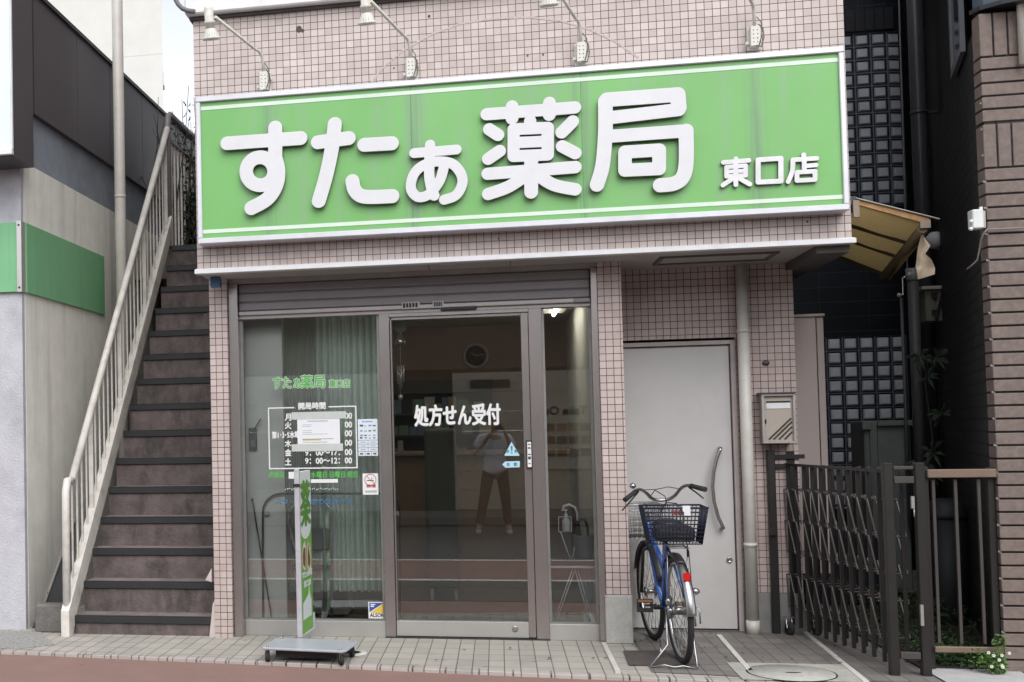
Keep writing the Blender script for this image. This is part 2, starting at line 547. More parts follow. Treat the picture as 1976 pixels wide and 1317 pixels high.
# ------------------------------------------------------------------ palette
M_tile = grid_mat('pink_tile', (0.595, 0.515, 0.488), (0.49, 0.415, 0.392), (0.10, 0.072, 0.064), 0.0503, 0.0503, 0.0024, rough=0.5, bump=0.5, rib=True, var=0.08, dirt=(0.36, 0.27, 0.25), damt=0.35, ou=0.012, ov=0.007)
M_tile2 = grid_mat('pink_tile_worn', (0.56, 0.465, 0.44), (0.48, 0.395, 0.37), (0.06, 0.03, 0.028), 0.0503, 0.0503, 0.0024, rough=0.5, bump=0.5, rib=True, var=0.1, dirt=(0.33, 0.24, 0.21), damt=0.5, ou=0.012, ov=0.02)
M_alu = mat('brushed_aluminium', (0.62, 0.60, 0.58), rough=0.36, var=0.06, scale=3, metal=0.7, bump=0.02, bscale=300)
M_steel = mat('stainless', (0.43, 0.385, 0.375), rough=0.27, var=0.08, scale=3, metal=0.85)
M_kick = mat('kick_rail_metal', (0.55, 0.54, 0.52), rough=0.38, var=0.05, scale=4, metal=0.7)
M_white = mat('white_paint', (0.74, 0.74, 0.76), rough=0.45, var=0.05, dirt=(0.5, 0.49, 0.47), damt=0.4, dscale=3)
M_offw = mat('offwhite_metal', (0.66, 0.64, 0.59), rough=0.5, var=0.06, dirt=(0.34, 0.29, 0.23), dscale=14, damt=0.6)
M_cream = mat('cream_enamel', (0.60, 0.575, 0.53), rough=0.42, var=0.05, dirt=(0.40, 0.36, 0.31), dscale=5, damt=0.35)
M_soffit = mat('soffit_board', (0.42, 0.41, 0.40), rough=0.7, var=0.04)
M_shutter = mat('shutter_slats', (0.255, 0.235, 0.245), rough=0.5, var=0.05, scale=4, metal=0.2)
M_dark = mat('dark_gap', (0.02, 0.02, 0.022), rough=0.8)
M_black = mat('black_plastic', (0.022, 0.022, 0.024), rough=0.45, var=0.1)
M_rubber = mat('rubber', (0.025, 0.025, 0.026), rough=0.85, bump=0.2, bscale=200)
M_conc = mat('rough_concrete', (0.42, 0.41, 0.385), rough=0.9, var=0.14, scale=14, bump=0.5, bscale=90, dirt=(0.25, 0.24, 0.22), dscale=5, damt=0.6)
M_glass = glass_mat('window_glass')
M_door = mat('grey_door_paint', (0.515, 0.502, 0.495), rough=0.5, var=0.03, scale=2, dirt=(0.40, 0.39, 0.375), damt=0.45, dscale=2.2)
M_frame_brown = mat('door_frame_paint', (0.40, 0.345, 0.33), rough=0.45)

# ------------------------------------------------------------------ the ground
M_asph = mat('asphalt', (0.085, 0.083, 0.082), rough=0.95, var=0.25, scale=40, bump=0.6, bscale=150)
M_brown = mat('brown_asphalt', (0.262, 0.16, 0.138), rough=0.92, var=0.09, scale=70, bump=0.35, bscale=260, dirt=(0.33, 0.20, 0.17), dscale=1.6, damt=0.7)
M_pave = grid_mat('pavers', (0.455, 0.42, 0.372), (0.385, 0.36, 0.32), (0.155, 0.145, 0.13), 0.0985, 0.197, 0.0038, rough=0.9, bump=0.5, var=0.14, dirt=(0.25, 0.24, 0.22), damt=0.65, dscale=3.0)
M_pave2 = grid_mat('driveway_pavers', (0.215, 0.198, 0.182), (0.172, 0.158, 0.148), (0.085, 0.078, 0.072), 0.0985, 0.197, 0.0035, rough=0.9, bump=0.5, var=0.16, dirt=(0.20, 0.18, 0.165), damt=0.6, dscale=2.0)
M_kerb = grid_mat('kerb_blocks', (0.45, 0.41, 0.38), (0.38, 0.345, 0.32), (0.13, 0.12, 0.11), 0.0985, 0.5, 0.004, rough=0.9, bump=0.6, var=0.12, ov=0.2, dirt=(0.40, 0.36, 0.33), damt=0.6)

spots(M_pave, 4.5, 0.09, (0.13, 0.125, 0.115), 0.55)
spots(M_pave2, 4.0, 0.08, (0.07, 0.065, 0.06), 0.6)
spots(M_brown, 2.2, 0.035, (0.10, 0.07, 0.065), 0.6)
kerb_line = [(-7, 8.22), (-3.9, 7.90), (-2.82, 7.80), (0.05, 7.50), (0.95, 7.43), (2.2, 7.31), (7, 6.9)]


def sheet_poly(name, poly, z, m, kind='structure', thick=0.0):
    b = MB()
    if thick: b.prism([(x, y, z) for x, y in poly], (0, 0, -thick), (0, 0, 0))
    else: b.add([(x, y, z) for x, y in poly], [tuple(range(len(poly)))])
    return tag(b.build(name, m), kind=kind)


sheet_poly('ground', [(-60, -60), (60, -60), (60, 60), (-60, 60)], -0.05, M_asph)
MB().box(-40, 40, 5.34, 6.72, -0.0215, -0.018).build('road', mat('grey_strip', (0.105, 0.10, 0.092), rough=0.95, var=0.2, scale=40, bump=0.5, bscale=150))['kind'] = 'structure'
bt = MB()
bt.add([(-40, 3.4, -0.022), (40, 3.4, -0.022), (40, 6.9 - 2.8, -0.022), (7, 6.9, -0.022)] + [(x, y + 0.02, -0.022) for x, y in reversed(kerb_line)] + [(-40, 11.5, -0.022)], [tuple(range(4 + len(kerb_line) + 1))])
tag(bt.build('pavement', M_brown), kind='structure')
for yy in (3.45, 5.27):
    tag(MB().box(-40, 40, yy - 0.06, yy + 0.06, -0.021, -0.017).build('road_marking', mat('road_white', (0.7, 0.7, 0.68), rough=0.8, var=0.1, dirt=(0.4, 0.4, 0.4))), kind='structure')
inner = [(x, y + 0.095) for x, y in kerb_line]
sheet_poly('sidewalk', inner + [(7, 17), (-7, 17)], 0.0, M_pave, thick=0.06)
kb = MB()
for (xa, ya), (xb, yb) in zip(kerb_line[:-1], kerb_line[1:]):
    L_ = math.hypot(xb - xa, yb - ya); n_ = max(1, int(L_ / 0.198))
    for i in range(n_):
        a, b_ = i / n_, (i + 1) / n_
        g = 0.004 / L_
        j = random.uniform(-0.004, 0.004); zz = random.uniform(-0.002, 0.002)
        p = (xa + (xb - xa) * (a + g), ya + (yb - ya) * (a + g) + j); q = (xa + (xb - xa) * (b_ - g), ya + (yb - ya) * (b_ - g) + j)
        kb.prism([(p[0], p[1], 0), (q[0], q[1], 0), (q[0], q[1] + 0.091, 0), (p[0], p[1] + 0.091, 0)], (0, 0, -0.05), (0, 0, 0.001 + zz))
tag(kb.build('kerb', M_kerb, bevel=0.004), kind='structure')
sheet_poly('driveway', [(0.87, 7.60), (1.3, 7.535), (2.9, 7.40), (2.9, 12.4), (0.87, 12.4)], 0.004, M_pave2)
sheet_poly('concrete_apron', [(2.44, 7.33), (2.95, 7.27), (2.95, 7.86), (2.44, 7.86)], 0.012, mat('apron_concrete', (0.46, 0.46, 0.46), rough=0.9, var=0.12, bump=0.3))
sheet_poly('soil', [(2.44, 7.86), (3.1, 7.86), (3.6, 12.4), (2.3, 12.4)], 0.016, mat('soil', (0.05, 0.042, 0.034), rough=1.0, var=0.4, scale=30, bump=0.8))
es = MB()
for pts in ([(1165, 1243), (1193, 1300)], [(1387, 1228), (1447, 1297)], [(1553, 1222), (1612, 1270)], [(1614, 1272), (1672, 1319)]):
    a, b_ = P(*pts[0], Z=0), P(*pts[1], Z=0)
    es.bar((a.x, a.y, 0.006), (b_.x, b_.y, 0.006), 0.032, 0.012)
tag(es.build('edge_strip', mat('strip_concrete', (0.60, 0.58, 0.54), rough=0.8, var=0.12, scale=20)), kind='structure')
gv = MB()
gv.prism([(-4.6, 8.02, 0), (-3.35, 7.93, 0), (-3.15, 8.12, 0), (-3.45, 8.62, 0), (-4.6, 8.78, 0)], (0, 0, 0.001), (0, 0, 0.005))
tag(gv.build('broken_concrete', mat('broken_concrete', (0.33, 0.32, 0.31), rough=1.0, var=0.35, scale=40, bump=1.0, bscale=70)), kind='structure')

# ------------------------------------------------------------------ pharmacy building
XL, XR = -2.07, 2.24
YF, YS, YD = 8.22, 8.62, 9.12          # upper wall face, shopfront, recessed side-door wall
ZS = 2.632                             # soffit height
pharm = thing('pharmacy_building', 'pink tiled pharmacy with an overhanging upper storey, glass shopfront and grey side door', 'building', (0, 8.7, 0))
b = MB()
b.box(XL, XR, YF, 16, 2.66, 4.475)
b.box(XL, XR, YF + 0.003, 16, 4.475, 8)
b.build('wall', M_tile, pharm)
b = MB()
xd0, xd1 = 0.875, 1.672; zd = 2.095
b.box(0.86, 2.085, YD, YD + 0.2, zd + 0.02, ZS)
b.box(xd1 + 0.012, 2.085, YD + 0.001, YD + 0.2, 0.28, zd + 0.02)
b.build('side_wall', M_tile2, pharm)
b = MB()
b.box(XL + 0.005, -2.0, 8.78, 16, 0, 2.66); b.box(2.0, 2.08, YD + 0.2, 16, 0, 2.66); b.box(-2.0, 2.0, 15.9, 16, 0, 2.66)
b.build('flank_wall', mat('flank_concrete', (0.30, 0.27, 0.25), rough=0.9, var=0.15, dirt=(0.12, 0.10, 0.09), damt=0.7, dscale=2), pharm)
MB().box(-2.068, -1.935, 8.55, 8.78, 0, ZS).build('pillar', M_tile2, pharm)
b = MB(); b.box(0.70, 0.858, 8.585, YD - 0.002, 0.33, ZS); b.build('pillar', M_tile2, pharm)
b = MB(); b.box(0.688, 0.868, 8.565, YD - 0.004, 0, 0.33); b.build('plinth', M_conc, pharm, bevel=0.006)
MB().box(xd1 + 0.012, 2.09, YD - 0.004, YD + 0.18, 0, 0.28).build('plinth', mat('plinth_grey', (0.24, 0.24, 0.235), rough=0.9, var=0.15, dirt=(0.12, 0.12, 0.11)), pharm, bevel=0.004)
MB().box(XL, XR - 0.2, YF + 0.05, YD + 0.05, ZS, ZS + 0.02).build('soffit', M_soffit, pharm)
for xx in (-0.45, 0.11): MB().box(xx, xx + 0.004, YF + 0.05, 8.6, ZS - 0.0015, ZS).build('soffit_joint', M_dark, pharm)
b = MB(); b.box(XR - 0.2, XR, YF + 0.05, 11, ZS - 0.05, ZS + 0.02); b.build('beam', mat('dark_beam', (0.10, 0.095, 0.09), rough=0.8), pharm)
b = MB(); b.box(XL - 0.015, XR + 0.02, YF - 0.03, YF + 0.05, ZS - 0.004, ZS + 0.028); b.box(XL - 0.012, XR + 0.015, YF - 0.015, YF + 0.05, ZS + 0.028, ZS + 0.034)
b.build('drip_trim', M_white, pharm, bevel=0.004)
b = MB(); b.box(XL - 0.04, XL + 1.55, YF - 0.09, YF + 0.1, 4.478, 4.72); b.box(XL + 1.556, XR + 0.05, YF - 0.088, YF + 0.1, 4.478, 4.72)
b.build('cornice', M_white, pharm, bevel=0.01)
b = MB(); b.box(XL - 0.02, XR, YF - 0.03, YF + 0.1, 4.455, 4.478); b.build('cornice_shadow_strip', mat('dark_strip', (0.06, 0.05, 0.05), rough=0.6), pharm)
# ceiling hatch and downlights in the soffit
hx0 = P(1258, 500, Z=ZS); hx1 = P(1470, 492, Z=ZS)
b = MB(); ya_, yb_ = 8.45, 8.83
for (x0, x1, y0, y1) in ((1.10, 1.86, ya_, ya_ + 0.03), (1.10, 1.86, yb_ - 0.03, yb_), (1.10, 1.13, ya_ + 0.03, yb_ - 0.03), (1.83, 1.86, ya_ + 0.03, yb_ - 0.03)): b.box(x0, x1, y0, y1, ZS - 0.012, ZS + 0.001)
b.box(1.13, 1.83, ya_ + 0.03, yb_ - 0.03, ZS - 0.003, ZS + 0.001, 1)
b.build('ceiling_hatch', [mat('hatch_frame', (0.12, 0.11, 0.11), rough=0.6), mat('hatch_panel', (0.44, 0.42, 0.41), rough=0.6)], pharm)
for (px, py) in ((865, 508), (1085, 497), (1345, 523)):
    c = P(px, py, Z=ZS)
    MB().lathe([(0.055, 0), (0.055, 0.008), (0.04, 0.008), (0.036, 0.001)], (c.x, c.y, ZS - 0.008), n=20).build('downlight', mat('downlight_ring', (0.5, 0.5, 0.5), rough=0.4), pharm)
MB().box(-2.02, -1.95, 8.40, 8.44, 2.555, 2.628).build('bracket_plate', mat('blue_plate', (0.05, 0.13, 0.24), rough=0.5), pharm)

# arched scar on the upper wall, broken tile, small dark holes
b = MB(); arc = [(715, 163), (735, 135), (775, 100), (830, 68), (890, 46), (950, 37), (1020, 34), (1080, 40), (1140, 58), (1190, 82), (1232, 112)]
for (a0, a1) in zip(arc[:-1], arc[1:]):
    p, q = P(*a0, Y=YF), P(*a1, Y=YF)
    b.bar((p.x, YF - 0.001, p.z), (q.x, YF - 0.001, q.z), 0.012, 0.003, up=(0, 1, 0))
b.build('wall_scar', mat('scar_grout', (0.50, 0.42, 0.40), rough=0.95, var=0.25, scale=60), pharm)
b = MB()
for (px, py, s) in ((577, 57, 0.022), (584, 60, 0.012), (828, 32, 0.01), (1048, 106, 0.007), (1018, 108, 0.007), (760, 132, 0.006), (445, 489, 0.006), (1558, 428, 0.007), (962, 461, 0.006)):
    p = P(px, py, Y=YF); MB().ball((p.x, YF, p.z), s, 1, 0.12, 1.2, n=8).build('wall_chip', mat('chip_dark', (0.10, 0.075, 0.06), rough=1.0, var=0.4, scale=80), pharm)
b = MB(); b.tube([P(x, y, Y=8.12) for x, y in ((337, -30), (339, 0), (344, 9), (352, 17), (362, 21), (376, 23))], 0.017, 10); b.build('roof_hose', mat('hose_grey', (0.14, 0.14, 0.145), rough=0.5), pharm)

# ---- side door in the recess
b = MB()
b.box(xd0 - 0.012, xd0 + 0.014, YD - 0.02, YD + 0.06, 0, zd); b.box(xd1 - 0.024, xd1 + 0.01, YD - 0.02, YD + 0.06, 0, zd); b.box(xd0 + 0.014, xd1 - 0.024, YD - 0.02, YD + 0.06, zd - 0.03, zd)
sd_ = b.build('door_frame', M_frame_brown, pharm, bevel=0.002)
dr = MB().box(xd0 + 0.02, xd1 - 0.03, YD + 0.01, YD + 0.05, 0.02, zd - 0.036).build('side_door', M_door, pharm, bevel=0.003)
hp = [P(x, y, Y=YD - 0.05) for x, y in ((1391, 865), (1383, 885), (1377, 912), (1375, 940), (1378, 968), (1386, 998), (1396, 1020))]
pts = []
for i in range(len(hp) - 1):
    for k in range(4): pts.append(hp[i].lerp(hp[i + 1], k / 4))
pts.append(hp[-1])
hb = MB().tube(pts, 0.0125, 10)
for q in (hp[0], hp[-1]): hb.tube([(q.x, YD - 0.05, q.z), (q.x, YD + 0.012, q.z)], 0.011, 8)
hb.build('door_handle', M_steel, dr)
q = P(1408, 1081, Y=YD)
MB().lathe([(0.02, 0), (0.02, 0.012), (0.014, 0.016), (0.013, 0.01), (0.006, 0.01)], (q.x, YD + 0.012, q.z), (0, -1, 0), n=16).build('lock', M_steel, dr)
MB().box(xd0, xd1, YD - 0.03, YD + 0.05, 0, 0.012).build('threshold', mat('threshold_dirty', (0.11, 0.10, 0.09), rough=0.9), pharm)

# ---- downpipe beside the side door
b = MB(); q = PX(1442, 900, 9.02); 
b.tube([(1.727, 9.04, 0.01), (1.727, 9.04, ZS)], 0.042, 16)
for z0_, z1_ in ((0.0, 0.10), (0.62, 0.645), (2.14, 2.165)): b.tube([(1.727, 9.04, z0_), (1.727, 9.04, z1_)], 0.0465, 16)
b.build('downpipe', M_cream, pharm)

# ---- shutter head, guides, aluminium shopfront
zt = 2.60
slat = MB(); zz = [2.595, 2.527, 2.458, 2.392]
for i in range(3): slat.box(-1.862, 0.652, YS + 0.01, YS + 0.03, zz[i + 1] + 0.004, zz[i] - 0.003)
slat.box(-1.862, 0.652, YS + 0.025, YS + 0.05, 2.36, 2.62)
shut = slat.build('shutter', M_shutter, pharm, bevel=0.006)
MB().box(-1.862, 0.652, YS + 0.0, YS + 0.06, 2.388 - 0.026, 2.392).build('bottom_bar', M_steel, shut, bevel=0.003)
MB().box(XL + 0.14, 0.70, YS - 0.02, YS + 0.05, 2.597, ZS - 0.0005).build('shutter_head', mat('shutter_head', (0.33, 0.31, 0.30), rough=0.5), shut)
for x0, x1 in ((-1.932, -1.864), (0.654, 0.698)):
    g = MB(); g.box(x0, x1, YS - 0.03, YS + 0.11, 0, 2.597)
    g.build('shutter_guide', M_steel, pharm, bevel=0.003)

YG = 8.70
MUL = ((737, 757), (1026, 1051))


def px_x(x, y=900): return PX(x, y, YG)


m1a, m1b = px_x(738), px_x(758)
m2a, m2b = px_x(1027), px_x(1052)
fr = MB()
fr.box(m1a, m1b, YG - 0.045, YG + 0.045, 0, 2.36)
fr.build('mullion', M_steel, pharm, bevel=0.002)
fr = MB(); fr.box(m2a, m2b, YG - 0.045, YG + 0.045, 0, 2.36); fr.build('mullion', M_steel, pharm, bevel=0.002)
b = MB(); b.box(-1.864, 0.654, YG - 0.05, YG + 0.05, 2.335, 2.385); b.build('head_rail', M_steel, pharm, bevel=0.002)
b = MB(); b.box(-1.864, 0.654, YG - 0.045, YG + 0.05, 2.386, 2.60); b.build('head_panel', M_dark, pharm)
b = MB()
b.box(m1b, m2a, YG - 0.052, YG + 0.045, 2.312, 2.334)
b.build('door_head', mat('door_head_alu', (0.36, 0.34, 0.33), rough=0.35, metal=0.7), pharm)
b = MB(); p0, p1 = P(850, 596, Y=YG - 0.07), P(920, 593, Y=YG - 0.07)
b.box(p0.x, p1.x, YG - 0.085, YG - 0.05, p0.z - 0.012, p0.z + 0.008)
b.build('door_sensor', M_black, pharm, bevel=0.004)
p0, p1 = P(775, 584, Y=YS), P(860, 593, Y=YS)
for xa_, xb_ in ((0, .13), (.22, .30)):
    mp_ = MB().box(p0.x + xa_, p0.x + xb_, YS - 0.004, YS, p1.z - 0.002, p0.z).build('maker_plate', mat('plate_grey', (0.36, 0.35, 0.34), rough=0.4, metal=0.4), pharm)
    b = MB()
    for k in range(5): b.box(p0.x + xa_ + .01 + k * (xb_ - xa_ - .02) / 5, p0.x + xa_ + .01 + (k + .7) * (xb_ - xa_ - .02) / 5, YS - 0.0045, YS - 0.004, p1.z + .006 + .002 * (k % 2), p0.z - .008)
    b.build('plate_print', M_dark, mp_)
p0 = P(1110, 580, Y=YS)
MB().box(p0.x - 0.01, p0.x + 0.10, YS - 0.012, YS, p0.z - 0.014, p0.z + 0.010).build('shutter_latch', M_shutter, pharm, bevel=0.003)


def window(x0, x1, z0, z1, nm, rail_m):
    f = MB()
    f.box(x0, x1, YG - 0.035, YG + 0.035, 0.0, z0)
    fo = f.build(nm, rail_m, pharm, bevel=0.002)
    s_ = MB(); s_.box(x0, x0 + 0.018, YG - 0.02, YG + 0.02, z0, z1); s_.box(x1 - 0.018, x1, YG - 0.02, YG + 0.02, z0, z1); s_.box(x0 + 0.018, x1 - 0.018, YG - 0.02, YG + 0.02, z0, z0 + 0.012)
    s_.build('bead', mat('bead_grey', (0.28, 0.28, 0.27), rough=0.4, metal=0.5), fo)
    MB().box(x0 + 0.01, x1 - 0.01, YG - 0.003, YG + 0.003, z0 + 0.002, z1).build('pane', M_glass, fo)
    return fo


ZB = 0.112
win_l = window(-1.864, m1a, ZB, 2.335, 'window', M_kick)
win_r = window(m2b, 0.654, ZB, 2.335, 'window', M_kick)
# sliding door leaf
dl = MB()
dx0, dx1 = m1b + 0.004, m2a - 0.004
sx = px_x(1012)
dl.box(sx, dx1, YG - 0.035, YG + 0.02, 0.015, 2.31)
dl.box(dx0, dx0 + 0.012, YG - 0.03, YG + 0.02, 0.122, 2.31)
dl.box(dx0, sx, YG - 0.03, YG + 0.02, 2.29, 2.31)
leaf = dl.build('sliding_door', M_steel, pharm, bevel=0.002)
MB().box(dx0, sx, YG - 0.032, YG + 0.022, 0.012, 0.120).build('kick_rail', M_kick, leaf, bevel=0.002)
MB().box(dx0 + 0.011, sx + 0.005, YG - 0.004, YG + 0.002, 0.121, 2.295).build('pane', M_glass, leaf)
q = P(994, 1214, Y=YG - 0.03)
MB().lathe([(0.022, 0), (0.022, 0.006), (0.015, 0.008), (0.007, 0.006)], (q.x, YG - 0.03, q.z), (0, -1, 0), n=18).build('lock', M_steel, leaf)
MB().box(m1a, m2b, YG - 0.06, YG + 0.06, 0.0, 0.008).build('door_track', M_dark, pharm)
sw = MB(); q0, q1 = P(1015, 850, Y=YG - 0.05), P(1028, 905, Y=YG - 0.05)
sw.box(q0.x, q1.x, YG - 0.052, YG - 0.036, q1.z, q0.z)
sw_o = sw.build('door_switch', M_black, leaf, bevel=0.004)
s2 = MB(); s2.box(q0.x + 0.007, q1.x - 0.007, YG - 0.0535, YG - 0.052, q1.z + 0.012, q0.z - 0.012); s2.build('switch_plate', M_white, sw_o)
s3 = MB(); mx_ = (q0.x + q1.x) / 2
for zz_, h_ in ((q0.z - 0.03, 0.006), (q0.z - 0.055, 0.010), (q0.z - 0.10, 0.008), (q0.z - 0.125, 0.02), (q0.z - 0.165, 0.005)): s3.box(mx_ - 0.009, mx_ + 0.009, YG - 0.0545, YG - 0.0535, zz_ - h_ / 2, zz_ + h_ / 2)
s3.build('switch_print', M_black, sw_o)

# ---- interior
RX0, RX1, RY0, RY1, RZ0, RZ1 = -1.93, 0.70, 8.76, 12.6, 0.02, 2.56
b = MB(); b.box(RX0, RX1, RY1, RY1 + 0.05, 0, RZ1); b.build('interior_back_wall', mat('brown_panelling', (0.215, 0.14, 0.105), rough=0.6, var=0.1, scale=3, dirt=(0.16, 0.105, 0.08)), pharm)
b = MB(); b.box(RX0 - 0.03, RX0, RY0, RY1, 0, RZ1); b.box(RX1, RX1 + 0.04, RY0, RY1, 0, RZ1)
b.build('interior_wall', mat('interior_plaster', (0.42, 0.41, 0.37), rough=0.8), pharm)
MB().box(RX0, RX1, RY0, RY1, RZ1, RZ1 + 0.03).build('interior_ceiling', mat('interior_ceiling', (0.40, 0.37, 0.33), rough=0.9), pharm)
MB().box(RX0, RX1, RY0 - 0.05, RY1, 0.004, RZ0).build('interior_floor', mat('interior_floor', (0.125, 0.105, 0.085), rough=0.5, var=0.1, scale=5), pharm)
M_lamp = emit_mat('lit_tube', (1.0, 0.95, 0.84), 10.0)
for (cx_, cy_, w_) in ((0.44, 10.6, 0.34), (-0.72, 10.3, 0.3)):
    l_ = MB(); l_.box(cx_ - w_ / 2, cx_ + w_ / 2, cy_ - 0.6, cy_ + 0.6, RZ1 - 0.035, RZ1 - 0.001)
    lo_ = l_.build('ceiling_light', M_offw, pharm)
    t_ = MB()
    for dx in (-0.08, 0.08): t_.tube([(cx_ + dx, cy_ - 0.56, RZ1 - 0.05), (cx_ + dx, cy_ + 0.56, RZ1 - 0.05)], 0.016, 8)
    t_.build('light_tube', M_lamp, lo_)

# ------------------------------------------------------------------ shop sign
sign = thing('shop_sign', 'long green shop sign with raised white Japanese lettering above the shopfront', 'sign', (0.09, 8.2, 2.82))
sx0, sx1, sz0, sz1 = -2.027, 2.197, 2.822, 3.864
YP = 8.095
M_green = mat('sign_green', (0.175, 0.44, 0.13), rough=0.35, var=0.05, scale=1.5, dirt=(0.235, 0.38, 0.22), dscale=1.3, damt=0.8, streak=True)
b = MB(); b.box(sx0 + 0.02, sx1 - 0.02, YP, 8.219, sz0 + 0.02, sz1 - 0.02); b.build('panel', M_green, sign)
b = MB(); fw_ = 0.039
b.box(sx0, sx1, YP - 0.022, 8.219, sz0, sz0 + fw_); b.box(sx0, sx1, YP - 0.022, 8.219, sz1 - fw_, sz1)
b.box(sx0, sx0 + 0.033, YP - 0.02, 8.218, sz0 + fw_, sz1 - fw_); b.box(sx1 - 0.033, sx1, YP - 0.02, 8.218, sz0 + fw_, sz1 - fw_)
b.build('frame', mat('sign_frame', (0.66, 0.66, 0.70), rough=0.4, var=0.05, metal=0.3, dirt=(0.5, 0.48, 0.5), damt=0.4), sign, bevel=0.005)
streak_bands(M_green, [PX(520, 300, YP) - 0.09, PX(800, 300, YP) - 0.09, PX(1122, 300, YP) - 0.09, PX(1462, 300, YP) - 0.09], 0.10, (0.16, 0.25, 0.16), 0.75)
M_stripe = mat('stripe_white', (0.66, 0.76, 0.66), rough=0.45, var=0.05)
za, zb = PZ(1000, 158, YP) - 0.018, PZ(1000, 418, YP) + 0.012
for z_ in (za, zb): MB().box(sx0 + 0.034, sx1 - 0.034, YP - 0.0025, YP, z_ - 0.013, z_ + 0.013).build('stripe', M_stripe, sign)
for xp in (793, 1122):
    x_ = PX(xp, 250, YP); MB().box(x_, x_ + 0.004, YP - 0.0012, YP, sz0 + fw_, sz1 - fw_).build('panel_joint', mat('joint_green', (0.07, 0.25, 0.09), rough=0.5), sign)
M_let = mat('letter_white', (0.665, 0.66, 0.685), rough=0.4, var=0.03)
M_lside = mat('letter_side', (0.16, 0.12, 0.11), rough=0.5)
R14, R9, R11, R12 = 14.5, 9.3, 11.8, 12.8
st_su = [([(438, 277), (580, 267)], 13.5), ([(531, 247), (531, 310)], 14), ([(531, 305), (537, 330), (533, 358), (516, 384), (485, 402)], 14)] + [([(502 + 27 * math.cos(a * PI / 8), 331 + 27 * math.sin(a * PI / 8)) for a in range(17)], 13.5)]
st_ta = [([(613, 275), (673, 267)], 13.5), ([(646, 240), (640, 288), (629, 340), (615, 388)], 13.8), ([(703, 280), (756, 277)], 13.5), ([(680, 350), (685, 368), (703, 380), (757, 379)], 13.5)]
st_a = [([(799, 296), (881, 289)], 9.2), ([(830, 280), (828, 330), (831, 358), (838, 378)], 9.6), ([(857, 321), (848, 350), (828, 375), (808, 381), (795, 370), (793, 354), (801, 333), (820, 318), (847, 312), (873, 317), (889, 335), (892, 355), (880, 377), (857, 386)], 9.4)]
st_ya = [([(939, 221), (1109, 208)], 11.5), ([(988, 206), (988, 229)], 11.5), ([(1060, 199), (1060, 222)], 11.5), ([(944, 250), (961, 261)], 11.5), ([(942, 307), (964, 292)], 11.5), ([(1105, 235), (1084, 256)], 11.5), ([(1085, 283), (1110, 296)], 11.5), ([(1023, 234), (1023, 248)], 11), ([(991, 250), (1057, 247)], 11), ([(1057, 247), (1057, 299)], 11), ([(1057, 299), (991, 302)], 11), ([(991, 302), (991, 250)], 11), ([(991, 276), (1057, 273)], 10.5), ([(941, 336), (1110, 323)], 11.5), ([(1025, 302), (1025, 371)], 12.5), ([(1016, 338), (981, 361), (942, 375)], 11.5), ([(1036, 337), (1068, 357), (1110, 366)], 11.5)]
st_kyo = [([(1171, 193), (1308, 183)], 13.5), ([(1308, 183), (1310, 208)], 13.5), ([(1310, 212), (1175, 228)], 12), ([(1168, 196), (1168, 255), (1163, 318), (1152, 357)], 13), ([(1170, 264), (1324, 253)], 12), ([(1324, 253), (1324, 315), (1317, 343), (1300, 355), (1274, 358)], 13), ([(1206, 294), (1272, 290)], 12), ([(1272, 290), (1272, 326)], 12), ([(1272, 326), (1206, 329)], 12), ([(1206, 329), (1206, 294)], 12)]
st_small = [([(1396, 314), (1445, 310)], 3.7), ([(1420, 307), (1420, 357)], 3.7), ([(1402, 323), (1439, 320)], 3.4), ([(1439, 320), (1439, 339)], 3.4), ([(1439, 339), (1402, 341)], 3.4), ([(1402, 341), (1402, 323)], 3.4), ([(1402, 332), (1439, 330)], 3), ([(1417, 343), (1395, 358)], 3.7), ([(1424, 343), (1447, 356)], 3.7),
            ([(1463, 309), (1507, 306)], 4), ([(1507, 306), (1507, 350)], 4), ([(1507, 350), (1463, 352)], 4), ([(1463, 352), (1463, 309)], 4),
            ([(1551, 299), (1551, 306)], 3.6), ([(1530, 309), (1576, 306)], 3.6), ([(1530, 309), (1529, 330), (1521, 351)], 3.6), ([(1552, 312), (1552, 332)], 3.6), ([(1552, 321), (1575, 319)], 3.4), ([(1538, 333), (1573, 331)], 3.6), ([(1573, 331), (1573, 347)], 3.6), ([(1573, 347), (1538, 349)], 3.6), ([(1538, 349), (1538, 333)], 3.6)]
for st in (st_su, st_ta, st_a, st_ya, st_kyo): stroke_letters(st, 'letter', M_let, M_lside, sign, YP - 0.045, 0.028)
stroke_letters(st_small, 'small_lettering', mat('small_letter_white', (0.72, 0.71, 0.73), rough=0.4), M_lside, sign, YP - 0.025, 0.018, res=0.002)

